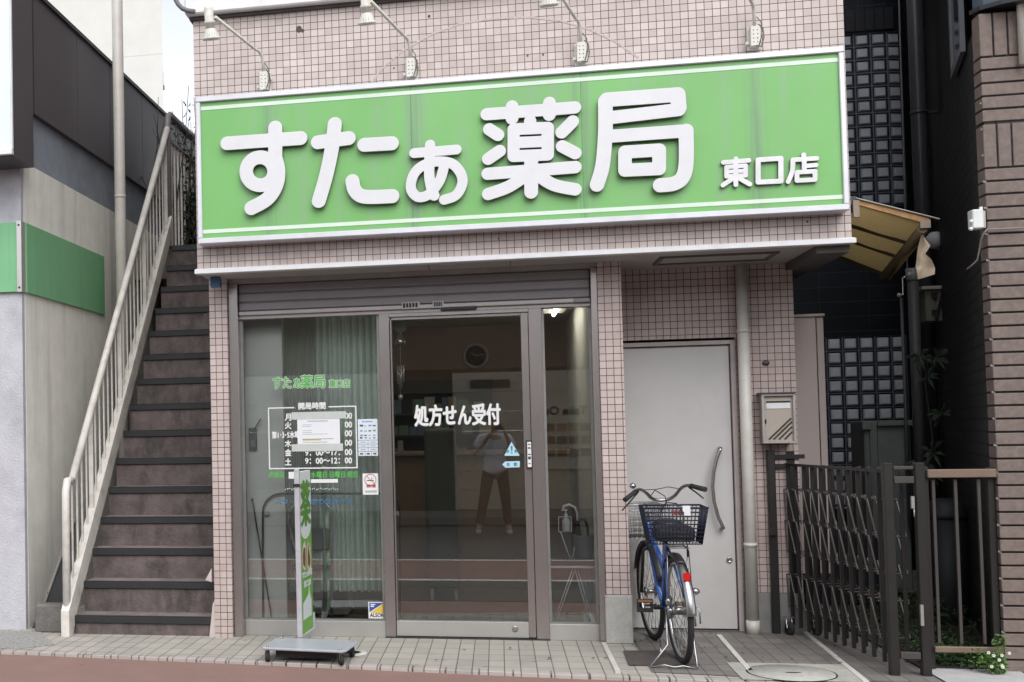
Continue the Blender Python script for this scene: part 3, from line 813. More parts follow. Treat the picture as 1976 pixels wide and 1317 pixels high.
# ------------------------------------------------------------------ sign spotlights
def spotlight(px, py, label):
    q = P(px, py, Y=8.16)
    t = thing('sign_spotlight', label, 'spotlight', (q.x, 8.2, q.z - 0.03), 'spotlights along the top of the green sign')
    b = MB(); b.box(q.x - 0.03, q.x + 0.03, 8.135, 8.2, q.z - 0.02, q.z + 0.11); b.box(q.x - 0.042, q.x + 0.042, 8.19, 8.219, q.z - 0.03, q.z + 0.12)
    b.box(q.x - 0.055, q.x - 0.03, 8.165, 8.19, q.z + 0.0, q.z + 0.02); b.box(q.x + 0.03, q.x + 0.055, 8.165, 8.19, q.z + 0.055, q.z + 0.075)
    br_ = b.build('bracket', M_offw, t, bevel=0.003)
    h = MB()
    for i in range(4):
        for j in (-1, 1): h.ball((q.x + j * 0.012, 8.135, q.z + 0.005 + i * 0.026), 0.004, 1, 0.4, 1, n=6)
    h.build('bolt', M_dark, br_)
    hd = Vector((q.x - 0.235, 7.52, q.z + 0.235))
    k1 = Vector((q.x, 8.16, q.z + 0.10)); k2 = Vector((q.x - 0.005, 8.14, q.z + 0.20)); k3 = Vector((q.x - 0.04, 8.05, q.z + 0.245))
    path = [k1, k2]
    for i in range(1, 6):
        s_ = i / 6; path.append(k2.lerp(Vector((q.x - 0.012, 8.115, q.z + 0.25)), s_).lerp(Vector((q.x - 0.012, 8.115, q.z + 0.25)).lerp(k3, s_), s_))
    top = Vector((hd.x + 0.03, hd.y + 0.04, hd.z + 0.085))
    path += [k3, top]
    MB().tube(path, 0.0105, 10).build('arm', M_offw, t)
    c_ = MB()
    c_.tube([k1 + Vector((0.02, -0.02, 0.02)), k1 + Vector((0.045, -0.03, -0.01)), k1 + Vector((0.05, -0.025, -0.07)), k1 + Vector((0.035, -0.01, -0.125)), k1 + Vector((0.0, -0.03, -0.12))], 0.004, 6)
    c_.tube([k1 + Vector((0.01, -0.02, 0.07)), k1 + Vector((0.035, -0.03, 0.03)), k1 + Vector((0.04, -0.02, -0.05)), k1 + Vector((0.02, -0.03, -0.115))], 0.0035, 6)
    c_.build('cable', mat('grey_cable', (0.12, 0.12, 0.12), rough=0.6), t)
    ax = Vector((0.04, 0.22, -1)).normalized()
    h = MB()
    h.lathe([(0.0, -0.09), (0.026, -0.088), (0.03, -0.075), (0.03, 0.0), (0.037, 0.004), (0.037, 0.02), (0.03, 0.024), (0.03, 0.06)], hd + Vector((0.0, 0.0, 0.05)), ax, 20)
    head = h.build('lamp_head', M_offw, t)
    g = MB(); base = hd + Vector((0, 0, 0.05)) + ax * 0.055
    g.lathe([(0.027, 0.0), (0.036, 0.05), (0.036, 0.055)], base, ax, 20, 1)
    g.lathe([(0.030, -0.002), (0.034, 0.004), (0.03, 0.01)], base, ax, 20, 0)
    qr = Vector((0, 0, 1)).rotation_difference(ax)
    for k in range(18):
        a = 2 * PI * k / 18; dv = qr @ Vector((math.cos(a), math.sin(a), 0)); up = qr @ Vector((-math.sin(a), math.cos(a), 0))
        g.bar(base + dv * 0.034 + ax * 0.004, base + dv * 0.05 + ax * 0.052, 0.004, 0.014, up=up)
    g.lathe([(0.044, 0.05), (0.058, 0.052), (0.06, 0.06), (0.056, 0.068), (0.046, 0.07), (0.04, 0.066)], base, ax, 24, 0)
    g.lathe([(0.044, 0.064), (0.03, 0.072), (0.0, 0.075)], base, ax, 24, 2)
    g.build('bulb', [M_offw, M_dark, mat('bulb_lens', (0.75, 0.75, 0.72), rough=0.2)], t)
    return t


spotlight(510, 170, 'cream LED spotlight on a bent arm at the left end of the green sign')
spotlight(793, 145, 'cream LED spotlight on a bent arm above the second character of the green sign')
spotlight(1122, 115, 'cream LED spotlight whose arm meets the wall above the biggest kanji of the green sign')
spotlight(1457, 85, 'spotlight arm nearest the right end of the green sign, its lamp out of view')
# ------------------------------------------------------------------ left neighbour
lb = thing('stucco_building', 'grey and cream stucco building with a green band and dark cladding left of the stairs', 'building', (-5.5, 9, 0))
M_cream_wall = mat('cream_stucco', (0.80, 0.785, 0.725), rough=0.9, var=0.07, scale=6, bump=0.5, bscale=90, dirt=(0.46, 0.455, 0.42), damt=0.6, dscale=0.9, streak=True)
M_lilac = mat('lilac_stucco', (0.52, 0.515, 0.555), rough=0.9, var=0.08, scale=10, bump=0.6, bscale=70, dirt=(0.30, 0.29, 0.32), damt=0.5, dscale=3)
M_bluegrey = mat('bluegrey_wall', (0.235, 0.265, 0.305), rough=0.75, var=0.1, dirt=(0.10, 0.11, 0.13), damt=0.5, dscale=1.5)
M_clad = mat('dark_cladding', (0.058, 0.048, 0.053), rough=0.5, var=0.08, scale=2)
XW = -3.62
MB().box(-9, XW, 8.80, 22, 0, 3.67).build('wall', M_cream_wall, lb)
MB().box(-9, XW - 0.003, 8.745, 8.798, 0, 3.72).build('front_wall', M_lilac, lb)
MB().box(-9, XW - 0.035, 8.80, 22, 3.672, 4.4).build('upper_wall', M_bluegrey, lb)
b = MB(); yj = [9.02, 10.05, 10.98, 12.05, 13.1, 14.3, 15.6, 17]
for i in range(len(yj) - 1): b.box(XW - 0.12, XW + 0.01, yj[i] + 0.006, yj[i + 1] - 0.006, 4.11, 5.10)
b.box(XW - 0.11, XW - 0.002, 9.0, 17, 4.115, 5.09)
b.build('cladding', M_clad, lb)
MB().box(XW - 0.14, XW + 0.03, 9.0, 17, 5.10, 5.135).build('coping', mat('dark_coping', (0.03, 0.028, 0.03), rough=0.5), lb)
MB().box(-9, XW - 0.13, 9.05, 17, 4.4, 5.0).build('parapet', M_bluegrey, lb)
M_band = mat('green_band', (0.19, 0.46, 0.235), rough=0.4, var=0.06, scale=3, dirt=(0.15, 0.33, 0.19), damt=0.5, dscale=1.2, streak=True)
b = MB(); b.box(-9, XW - 0.028, 8.715, 8.744, 2.63, 3.175); b.box(XW + 0.001, XW + 0.02, 8.80, 10.70, 2.63, 3.18)
b.build('green_band', M_band, lb)
b = MB(); b.box(XW - 0.028, XW + 0.012, 8.708, 8.798, 2.625, 3.185); bt_ = b.build('corner_trim', M_alu, lb, bevel=0.002)
b = MB()
for z_ in (2.66, 3.15): b.ball((XW - 0.008, 8.706, z_), 0.009, 1, 0.5, 1, n=8)
b.build('trim_screw', M_dark, bt_)
# boxed sign on the corner, dark returned side
ya = P(27, 300, X=-3.6).y
za = P(27, 300, X=-3.6).z
XQ = P(26, 300, Y=8.32).x; ZQ = P(27, 302, Y=8.32).z
b = MB(); b.box(-6, XQ, 8.322, 8.72, ZQ, 6.2)
b.build('sign_box', M_clad, lb)
b = MB(); b.box(-6, XQ - 0.012, 8.30, 8.3215, ZQ + 0.05, 6.2); b.build('sign_face', mat('pale_sign_face', (0.70, 0.76, 0.83), rough=0.35, var=0.03), lb)
b = MB(); b.box(-6, XQ + 0.002, 8.28, 8.3215, ZQ + 0.01, ZQ + 0.048); b.box(XQ - 0.010, XQ + 0.002, 8.295, 8.3215, ZQ + 0.049, 6.2); b.build('sign_edge', M_white, lb, bevel=0.003)

# tall pale block behind
tb = thing('white_building', 'tall off white block rising behind the dark cladding, with a small vent at its edge', 'building', (-6, 24, 0))
xr = PX(314, 120, 24)
b = MB(); b.prism([(-16, 24, 0), (xr, 24, 0), (xr - 6, 32, 0), (-16, 32, 0)], (0, 0, 0), (0, 0, 22)); b.build('wall', grid_mat('white_panels', (0.66, 0.645, 0.61), (0.65, 0.635, 0.60), (0.52, 0.51, 0.49), 60, 1.9, 0.012, rough=0.85, bump=0.15, var=0.05, spec=0.2), tb)
q0, q1 = P(314, 120, Y=24.5), P(327, 168, Y=24.5)
b = MB(); b.prism([(q0.x - 0.02, 24.4, q0.z), (q1.x, 24.4, q0.z - 0.25), (q1.x, 24.4, q1.z), (q0.x - 0.02, 24.4, q1.z)], (-0.1, -0.3, 0), (-0.1, 0.0, 0)); b.build('vent_hood', mat('vent_pale', (0.66, 0.65, 0.62), rough=0.6), tb)
b = MB(); b.box(q0.x - 0.12, q1.x - 0.08, 24.08, 24.4, q1.z - 0.09, q1.z - 0.001); b.build('vent_base', M_black, tb)

# painted pole in front of the cladding
pl = MB(); pc = P(233.5, 500, Y=10.6)
pl.tube([(pc.x, 10.6, 0.0), (pc.x, 10.6, 8.0)], 0.052, 18)
pole = tag(pl.build('steel_pole', M_cream), 'plain cream steel pole between the left building and the stair railing', 'pole')
zj = P(235, 380, Y=10.6).z; c_ = MB(); c_.tube([(pc.x, 10.6, zj - 0.012), (pc.x, 10.6, zj + 0.012)], 0.0545, 18); c_.build('joint_ring', M_cream, pole)

# ------------------------------------------------------------------ stairs
st = thing('outdoor_staircase', 'steep stained concrete staircase with dark nosings between the two buildings', 'staircase', (-2.65, 9.9, 0))
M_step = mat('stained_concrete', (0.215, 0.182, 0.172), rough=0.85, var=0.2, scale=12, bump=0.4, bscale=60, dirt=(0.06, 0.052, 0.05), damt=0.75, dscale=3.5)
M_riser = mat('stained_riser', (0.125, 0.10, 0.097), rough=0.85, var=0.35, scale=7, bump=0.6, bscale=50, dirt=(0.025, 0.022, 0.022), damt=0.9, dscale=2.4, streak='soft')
M_nose = mat('rubber_nosing', (0.022, 0.022, 0.024), rough=0.6, var=0.15)
ST_X0, ST_X1 = -3.16, XL - 0.002
R_, T_, Z1_, Y1_ = 0.2315, 0.2085, 0.139, 8.575
NST = 15
for k in range(NST):
    z, y = Z1_ + R_ * k, Y1_ + T_ * k
    zb = 0 if k == 0 else z - R_
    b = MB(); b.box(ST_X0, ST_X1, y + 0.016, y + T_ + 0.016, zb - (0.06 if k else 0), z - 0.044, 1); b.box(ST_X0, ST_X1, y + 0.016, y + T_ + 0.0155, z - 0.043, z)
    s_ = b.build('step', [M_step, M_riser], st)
    n = MB(); n.box(ST_X0, ST_X1 - 0.004, y, y + 0.0155, z - 0.052, z - 0.004); n.box(ST_X0, ST_X1 - 0.004, y + 0.004, y + 0.035, z - 0.003, z + 0.002)
    n.build('nosing', M_nose, s_, bevel=0.003)
yt, zt_ = Y1_ + T_ * NST, Z1_ + R_ * (NST - 1)
MB().box(-3.9, ST_X1, yt, 15, zt_ - 0.3, zt_ + 0.0).build('landing', M_step, st)
M_rail = mat('railing_paint', (0.68, 0.65, 0.60), rough=0.45, var=0.06, dirt=(0.26, 0.23, 0.21), dscale=6, damt=0.5)
sl = R_ / T_
b = MB()
XSG = -3.195
def sz(y): return 0.30 + (y - 8.56) * 1.135
ye = 11.55
b.prism([(XSG, 8.46, 0.0), (XSG, 8.545, 0.0), (XSG, 8.62, 0.14), (XSG, ye, sz(ye) - 0.20), (XSG, ye, sz(ye)), (XSG, 8.56, sz(8.56)), (XSG, 8.46, 0.19)], (-0.032, 0, 0), (0.032, 0, 0))
b.prism([(XSG, 8.62, 0.16), (XSG, ye, sz(ye) - 0.17), (XSG, ye, sz(ye) - 0.03), (XSG, 8.62, sz(8.62) - 0.04)], (0.033, 0, 0), (0.034, 0, 0))
b.build('stringer', M_rail, st, bevel=0.004)
r0, r1 = P(138, 930, X=-3.2), P(325, 240, X=-3.2)
def rz(y): return r0.z + (y - r0.y) * (r1.z - r0.z) / (r1.y - r0.y)
b = MB()
b.tube([(-3.2, 8.515, 0.1), (-3.2, 8.52, 0.9), (-3.2, 8.525, 1.08), (-3.2, 8.56, r0.z + 0.01), (-3.2, 8.66, rz(8.66))], 0.030, 12)
b.tube([(-3.2, 8.66, rz(8.66)), (-3.2, r1.y - 0.05, rz(r1.y - 0.05))], 0.030, 12)
b.build('handrail', M_rail, st)
y = 8.66; k = 0
while y < r1.y - 0.05:
    w_ = 0.036 if k % 7 == 4 else 0.012
    MB().box(-3.2 - w_ / 2, -3.2 + w_ / 2, y - 0.008, y + 0.008, sz(y) - 0.04, rz(y) - 0.02).build('baluster', M_rail, st)
    y += 0.112; k += 1
b = MB(); yl = r1.y - 0.04; zl = rz(yl)
b.tube([(-3.2, yl, zt_ + 0.1), (-3.2, yl, zl + 0.02), (-3.2, yl + 0.03, zl + 0.12), (-3.2, yl + 0.1, zl + 0.16), (-3.2, 13.6, zl + 0.16)], 0.032, 12)
b.tube([(-3.2, yl, zl - 0.12), (-3.2, 13.6, zl - 0.12)], 0.02, 8)
b.build('landing_rail', mat('railing_backlit', (0.20, 0.19, 0.19), rough=0.5, var=0.1), st)  # same railing, its backlit shade put into a darker colour
for i in range(15):
    y = yl + 0.12 + i * 0.13
    MB().box(-3.21, -3.19, y - 0.008, y + 0.008, zt_ + 0.02, zl - 0.12).build('baluster', M_rail, st)
# white gutter pieces and flaking tile edge at the foot of the stairs
b = MB(); q = P(405, 1112, Y=8.56)
b.prism([(q.x - 0.035, 8.56, 0.415), (q.x + 0.012, 8.56, 0.50), (q.x + 0.012, 8.56, 0.40)], (0, 0, 0), (0, 0.03, 0))
b.prism([(-2.115, 8.56, 0.0), (-2.07, 8.56, 0.0), (-2.07, 8.56, 0.27), (-2.085, 8.56, 0.24), (-2.10, 8.56, 0.12)], (0, 0, 0), (0, 0.04, 0))
b.build('mortar_lump', mat('pale_mortar', (0.55, 0.47, 0.45), rough=0.9, var=0.1), pharm)

# alley between the left building and the stairs
b = MB(); b.box(-3.50, -3.25, 8.62, 8.86, 0, 0.21); tag(b.build('concrete_block', mat('old_block', (0.16, 0.15, 0.14), rough=1.0, var=0.25, bump=0.6, dirt=(0.07, 0.07, 0.065), dscale=5), bevel=0.01), 'weathered concrete block standing in the gap beside the stairs', 'block')
b = MB(); b.prism([(-3.6, 8.80, 0), (-3.5, 8.78, 0), (-3.5, 8.9, 0.10), (-3.6, 9.1, 0.17)], (0, 0, 0), (0, 0.5, 0)); tag(b.build('dirt_heap', mat('dark_dirt', (0.07, 0.062, 0.055), rough=1.0, var=0.4, scale=30, bump=0.8)), 'dark dirt heaped at the foot of the cream wall', 'dirt')
ln = thing('leaning_panel', 'dark panel in a thin metal frame leaning in the narrow gap left of the stairs', 'panel', (-3.4, 9.0, 0.2))
q0, q1 = Vector((-3.47, 8.75, 0.21)), Vector((-3.215, 8.75, 0.86))
b = MB(); b.prism([q0, (-3.22, 8.75, 0.21), q1], (0, 0.004, 0), (0, 0.02, 0)); b.build('sheet', mat('dark_sheet', (0.035, 0.036, 0.036), rough=0.5), ln)
b = MB(); b.bar(q0, q1, 0.022, 0.02, up=(0, 1, 0)); b.build('edge_strip', mat('worn_steel', (0.30, 0.29, 0.27), rough=0.5, metal=0.5, var=0.2), ln)
b = MB()
for t_ in (0.12, 0.7): p = q0.lerp(q1, t_); b.ball((p.x, 8.738, p.z), 0.005, 1, .5, 1, n=6)
b.build('screw', M_dark, ln)


# ------------------------------------------------------------------ foliage
def leaf_mat(name, c, tr=0.25, var=0.35):
    m = mat(name, c, rough=0.55, var=var, scale=5, spec=0.3)
    return m


def leaves(b, c, R, n, size, sh=1.0, seed=1, sq=(1, 1, 1), mi=0):
    rnd = random.Random(seed)
    for _ in range(n):
        while True:
            v = Vector((rnd.uniform(-1, 1), rnd.uniform(-1, 1), rnd.uniform(-1, 1)))
            if v.length < 1: break
        p = Vector(c) + Vector((v.x * R * sq[0], v.y * R * sq[1], v.z * R * sq[2]))
        a = Vector((rnd.gauss(0, 1), rnd.gauss(0, 1), rnd.gauss(0, 0.6))).normalized()
        u = a.cross(Vector((rnd.gauss(0, 1), rnd.gauss(0, 1), rnd.gauss(0, 1)))).normalized()
        s = size * rnd.uniform(0.6, 1.3)
        nrm = a.cross(u) * (s * 0.12)
        b.add([p - a * s * 0.5, p + u * s * 0.22 + nrm, p + a * s * 0.55, p - u * s * 0.22 + nrm], [(0, 1, 2, 3)], mi)


bush = thing('bush', 'dark tangled bush at the head of the stairs beside the green sign', 'bush', (-3.2, 12.3, zt_))
b = MB(); rr = random.Random(3)
for i in range(40):
    x = rr.uniform(-3.42, -2.9); y = rr.uniform(11.95, 12.6)
    p = Vector((x, y, zt_)); pts = [p]
    for k in range(5): p = p + Vector((rr.uniform(-.12, .12), rr.uniform(-.1, .1), rr.uniform(.15, .42))); pts.append(p)
    b.tube(pts, [0.012, 0.01, 0.008, 0.006, 0.004, 0.003], 5)
b.build('branch', mat('dark_twig', (0.05, 0.042, 0.036), rough=0.9), bush)
b = MB()
for i, (x, z, R, n) in enumerate(((-3.2, 3.55, 0.24, 420), (-3.05, 3.8, 0.28, 520), (-3.25, 3.95, 0.22, 380), (-3.12, 4.2, 0.24, 240), (-3.3, 4.4, 0.16, 110), (-3.1, 4.5, 0.2, 90), (-3.28, 4.75, 0.16, 24), (-3.1, 4.9, 0.2, 16))):
    leaves(b, (x, 12.3, z), R, n, 0.06, seed=i + 10)
b.build('foliage', leaf_mat('dark_leaf', (0.042, 0.055, 0.036)), bush)
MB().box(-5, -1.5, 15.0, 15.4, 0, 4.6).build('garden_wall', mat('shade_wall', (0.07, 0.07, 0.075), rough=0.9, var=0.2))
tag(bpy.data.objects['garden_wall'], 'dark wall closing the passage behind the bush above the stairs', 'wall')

# ------------------------------------------------------------------ right side: navy tiled building with glass blocks
nb = thing('navy_building', 'dark navy tiled building with glass block windows at the back of the alley', 'building', (3.2, 14, 0))
M_navy = grid_mat('navy_tile', (0.021, 0.024, 0.033), (0.015, 0.017, 0.024), (0.045, 0.048, 0.055), 0.46, 0.15, 0.004, rough=0.35, bump=0.5, var=0.2, spec=0.5)
YB = 13.0
def navy_pt(s):
    """Facade line, rounding away to the right: arc length s from x = 2.6."""
    s0, Rr = 1.22, 0.62
    if s < s0: return Vector((2.6 + s, YB, 0)), 0.0
    a = min((s - s0) / Rr, PI / 2)
    p = Vector((2.6 + s0 + Rr * math.sin(a), YB + Rr * (1 - math.cos(a)), 0))
    if s - s0 > Rr * PI / 2: p.y += s - s0 - Rr * PI / 2
    return p, a
wz = [(0.0, 0.62), (2.345, 3.65), (5.42, 9.0)]
ss = [0, 1.22] + [1.22 + 0.62 * PI / 2 * k / 8 for k in range(1, 9)] + [5.5]
b = MB()
for z0, z1 in wz:
    vs = []
    for s_ in ss: p, _ = navy_pt(s_); vs += [(p.x, p.y, z0), (p.x, p.y, z1)]
    b.add(vs, [(2 * i, 2 * i + 2, 2 * i + 3, 2 * i + 1) for i in range(len(ss) - 1)])
# between the windows: upper window starts further right, both run into the curve
b.build('wall', M_navy, nb)
M_gblk = mat('glass_block', (0.68, 0.72, 0.79), rough=0.12, var=0.12, scale=3, spec=0.8, coat=0.6)
M_gcore = mat('glass_block_sky_glint', (0.90, 0.92, 0.95), rough=0.12, var=0.1, scale=6, spec=0.8, coat=0.5)  # pale block centre: reflected sky put into the colour
M_gedge = mat('glass_block_edge', (0.02, 0.026, 0.045), rough=0.15, spec=0.8)
M_gjoint = mat('glass_block_joint', (0.17, 0.19, 0.22), rough=0.7)
def block_window(s0, ncol, z_top, nrow, pw, ph, pale):
    fb = MB(); vs = []
    n_ = ncol * 2
    for i in range(n_ + 1):
        p, a = navy_pt(s0 + i * ncol * pw / n_); q = p + Vector((math.sin(a) * -0.0, 0.05, 0)); vs += [(q.x, q.y, z_top - nrow * ph), (q.x, q.y, z_top)]
    fb.add(vs, [(2 * i, 2 * i + 2, 2 * i + 3, 2 * i + 1) for i in range(n_)])
    for i in range(ncol + 1):
        p, a = navy_pt(s0 + i * pw); fb.bar((p.x, p.y + 0.03, z_top - nrow * ph), (p.x, p.y + 0.03, z_top), 0.012, 0.05, up=(0, 1, 0))
    for j in range(nrow + 1):
        for i in range(ncol):
            p, a = navy_pt(s0 + i * pw); q, _ = navy_pt(s0 + (i + 1) * pw)
            fb.bar((p.x, p.y + 0.031, z_top - j * ph), (q.x, q.y + 0.031, z_top - j * ph), 0.05, 0.012, up=(0, 0, 1))
    w_ = fb.build('glass_block_window', M_gjoint, nb)
    ed = MB(); co = MB()
    for i in range(ncol):
        p, a = navy_pt(s0 + (i + .5) * pw); t = Vector((math.cos(a), math.sin(a), 0)); nn = Vector((math.sin(a), -math.cos(a), 0))
        for j in range(nrow):
            zc = z_top - (j + .5) * ph
            def quadbox(bb, hw, hh, d0, d1, hw2, hh2, mi):
                c0 = p + nn * d0; c1 = p + nn * d1
                vs = [c0 + t * sx_ * hw + Vector((0, 0, zc + sz_ * hh)) for sx_, sz_ in ((-1, -1), (1, -1), (1, 1), (-1, 1))] + [c1 + t * sx_ * hw2 + Vector((0, 0, zc + sz_ * hh2)) for sx_, sz_ in ((-1, -1), (1, -1), (1, 1), (-1, 1))]
                bb.add(vs, [(4, 5, 6, 7), (0, 1, 5, 4), (1, 2, 6, 5), (2, 3, 7, 6), (3, 0, 4, 7)], mi)
            quadbox(ed, pw * .47, ph * .47, -0.045, -0.018, pw * .44, ph * .44, 0)
            quadbox(co, pw * .37, ph * .37, -0.018, -0.006, pw * .30, ph * .30, 0)
            quadbox(co, pw * .29, ph * .29, -0.006, -0.003, pw * .27, ph * .27, 1)
    ed.build('block_edges', M_gedge, w_); co.build('block_faces', [M_gblk, M_gcore] if pale else [mat('glass_block_dim', (0.36, 0.40, 0.45), rough=0.12, spec=0.8, coat=0.6), M_gblk], w_)
block_window(0.52, 6, 2.345, 12, 0.151, 0.143, True)
block_window(0.72, 5, 5.42, 13, 0.155, 0.136, False)
b = MB(); p, _ = navy_pt(0.52)
b.box(2.6, 2.6 + 0.52, YB, YB + 0.06, 0.62, 2.345); b.box(2.6, 2.6 + 0.72, YB, YB + 0.06, 3.65, 5.42)
vs1 = []; 
for z0, z1, s_start in ((0.62, 2.345, 0.52 + 6 * 0.151), (3.65, 5.42, 0.72 + 5 * 0.155)):
    vs = []; sl_ = [s_start + (5.5 - s_start) * (k / 14) ** 1.6 for k in range(15)]
    for s_ in sl_: p, _ = navy_pt(s_); vs += [(p.x, p.y, z0), (p.x, p.y, z1)]
    b.add(vs, [(2 * i, 2 * i + 2, 2 * i + 3, 2 * i + 1) for i in range(14)])
b.build('side_wall', M_navy, nb)
b = MB(); p0, p1 = P(1640, 30, Y=YB), P(1735, 62, Y=YB)
for i in range(9): b.box(3.2 + i * 0.09, 3.28 + i * 0.09, YB - 0.012, YB + 0.01, 5.44, 5.66)
b.build('soldier_course', mat('navy_soldier', (0.03, 0.032, 0.04), rough=0.4, var=0.25, scale=20), nb)
b = MB(); p0 = P(1735, 10, Y=12.9); p1 = P(1748, 440, Y=12.9)
b.tube([(p0.x + .0, 12.9, 7), (p0.x, 12.9, p0.z), (p1.x, 12.9, p1.z), (p1.x, 12.9, 1.0)], 0.008, 6)
tag(b.build('thin_cable', mat('pale_cable', (0.42, 0.42, 0.40), rough=0.6)), 'thin pale cable running straight down the navy wall', 'cable')

# big dark pipe, its collar and offset foot
pp = thing('dark_downpipe', 'thick dark grey downpipe with a collar in the shaded alley', 'downpipe', (3.7, 11.6, 0))
pcx = PX(1780, 400, 11.6)
M_dpipe = mat('dark_pipe', (0.085, 0.085, 0.10), rough=0.35, var=0.1)
b = MB(); b.tube([(pcx, 11.6, 0), (pcx, 11.6, 8)], 0.065, 16); b.build('pipe', M_dpipe, pp)
zc = PZ(1775, 218, 11.6); b = MB(); b.tube([(pcx, 11.6, zc - 0.015), (pcx, 11.6, zc + 0.015)], 0.071, 16); b.bar((pcx + .06, 11.6, zc), (pcx + 0.18, 11.6, zc), 0.03, 0.02); b.build('collar', M_dpipe, pp)
p2 = thing('grey_drainpipe', 'grey drainpipe with an open socket standing in front of the dark downpipe', 'downpipe', (3.4, 10.9, 0))
x_ = PX(1768, 700, 10.9); zt2 = PZ(1768, 525, 10.9)
b = MB(); b.tube([(x_, 10.9, 0.9), (x_, 10.9, zt2)], 0.042, 14); b.tube([(x_, 10.9, 0.9), (x_ + 0.03, 10.87, 0.78), (x_ + 0.13, 10.85, 0.70), (x_ + 0.16, 10.85, 0.55), (x_ + 0.16, 10.85, 0)], 0.042, 14); b.build('pipe', mat('drain_grey', (0.135, 0.135, 0.14), rough=0.5, var=0.1), p2)
b = MB(); b.lathe([(0.044, -0.08), (0.054, -0.06), (0.054, 0.03), (0.046, 0.03), (0.042, -0.05)], (x_, 10.9, zt2), n=16); b.build('socket', mat('socket_grey', (0.30, 0.30, 0.30), rough=0.5), p2)
x2 = PX(1744, 700, 10.8)
b = MB(); b.tube([(x2, 10.8, 0.6), (x2, 10.8, PZ(1744, 575, 10.8))], 0.013, 8)
tag(b.build('conduit', mat('conduit_grey', (0.12, 0.12, 0.12), rough=0.5)), 'slim conduit rising beside the grey drainpipe', 'conduit')
v1 = thing('tap_fitting', 'small metal tap fitting on a bent pipe below the awning', 'tap', (3.15, 10.7, 2.3))
q = P(1742, 550, Y=10.7); q2 = P(1735, 570, Y=10.7); q3 = P(1755, 530, Y=10.7)
b = MB(); b.tube([q3, (q.x, 10.7, q3.z - 0.03), (q.x, 10.7, q2.z), q2], 0.009, 8); b.build('spout', M_steel, v1)
b = MB(); b.ball(q2, 0.018, n=10); b.ball(q3, 0.02, n=10); b.build('knob', M_offw, v1)

# beige utility panel beside the tiled pillar
ub = thing('utility_panel', 'tall plain pinkish beige panel standing beside the tiled pillar', 'panel', (2.24, 9.4, 0.8))
x0, x1, z0, z1 = rect(1536, 606, 1590, 895, 9.3)
M_ub = mat('beige_panel', (0.40, 0.335, 0.315), rough=0.55, var=0.03, scale=2)
MB().box(x0, x1 - 0.04, 9.3, 9.42, 0.4, z1 - 0.025).build('body', M_ub, ub, bevel=0.003)
MB().box(x1 - 0.034, x1 + 0.012, 9.3, 9.42, 0.4, z1 - 0.03).build('side_flange', M_ub, ub, bevel=0.003)
MB().box(x0 - 0.003, x1 + 0.02, 9.285, 9.43, z1 - 0.022, z1 - 0.002).build('cap', M_ub, ub, bevel=0.003)

# air conditioner cabinet
ac = thing('cabinet', 'grey green metal cabinet in front of the glass block window', 'cabinet', (3.1, 11, 0))
x0, x1, z0, z1 = rect(1668, 812, 1752, 905, 10.9)
M_ac = mat('cabinet_green', (0.20, 0.225, 0.21), rough=0.5, var=0.08)
MB().box(x0, x1, 10.9, 11.3, 0.05, z1).build('body', M_ac, ac, bevel=0.01)
b = MB(); b.box(x0 + 0.30 * (x1 - x0), x0 + 0.30 * (x1 - x0) + 0.004, 10.897, 10.9, 0.1, z1 - 0.03); b.box(x0 + 0.12 * (x1 - x0), x0 + 0.12 * (x1 - x0) + 0.004, 10.897, 10.9, 0.1, z1 - 0.03); b.build('door_seam', M_dark, ac)
MB().box(x0 + 0.3 * (x1 - x0), x1 + 0.03, 10.86, 10.9, z1 - 0.045, z1 + 0.0).build('top_rail', M_ac, ac, bevel=0.003)
MB().box(x0 - 0.02, x0 + 0.045, 10.86, 10.9, z1 - 0.075, z1 - 0.005).build('hinge', mat('hinge_grey', (0.22, 0.23, 0.23), rough=0.4), ac, bevel=0.004)

# meter box on the alley wall
mb_ = thing('meter_box', 'olive grey box with two latches on the alley wall under the awning', 'box', (3.6, 11, 1.9))
x0, x1, z0, z1 = rect(1786, 553, 1822, 620, 11)
MB().box(x0, x1, 11, 11.14, z0, z1 - 0.03).build('body', mat('olive_box', (0.25, 0.245, 0.19), rough=0.5, var=0.08), mb_, bevel=0.005)
MB().box(x0 - 0.04, x1 + 0.01, 10.95, 11.15, z1 - 0.028, z1).build('hood', M_offw, mb_, bevel=0.003)
for zf in (0.72, 0.22):
    zc = z0 + (z1 - z0) * zf
    b = MB(); b.box(x0 + 0.045, x0 + 0.09, 10.985, 11.0, zc - 0.02, zc + 0.03); b.box(x0 + 0.06, x0 + 0.08, 10.975, 10.9855, zc - 0.035, zc + 0.0)
    b.build('latch', mat('latch_dark', (0.09, 0.08, 0.07), rough=0.4, metal=0.5), mb_)
b = MB(); b.bar((x1 - 0.005, 10.985, z1 - 0.03), (x1 - 0.07, 10.985, z0), 0.025, 0.012, up=(0, 1, 0)); b.build('strap', M_dark, mb_)

# round vent cap
vc = thing('vent_cap', 'round white vent cap on the dark alley wall beside the awning', 'vent', (3.6, 11, 2.7))
q = P(1808, 464, Y=11)
b = MB(); b.lathe([(0.0, 0.09), (0.04, 0.08), (0.07, 0.045), (0.075, 0.0), (0.06, 0.0)], q, (-1, -0.35, 0), 18); b.build('hood', M_white, vc)
b = MB(); b.lathe([(0.06, -0.05), (0.078, -0.05), (0.078, -0.02), (0.06, -0.02)], q, (-1, -0.35, 0), 18); b.build('flange', M_white, vc)

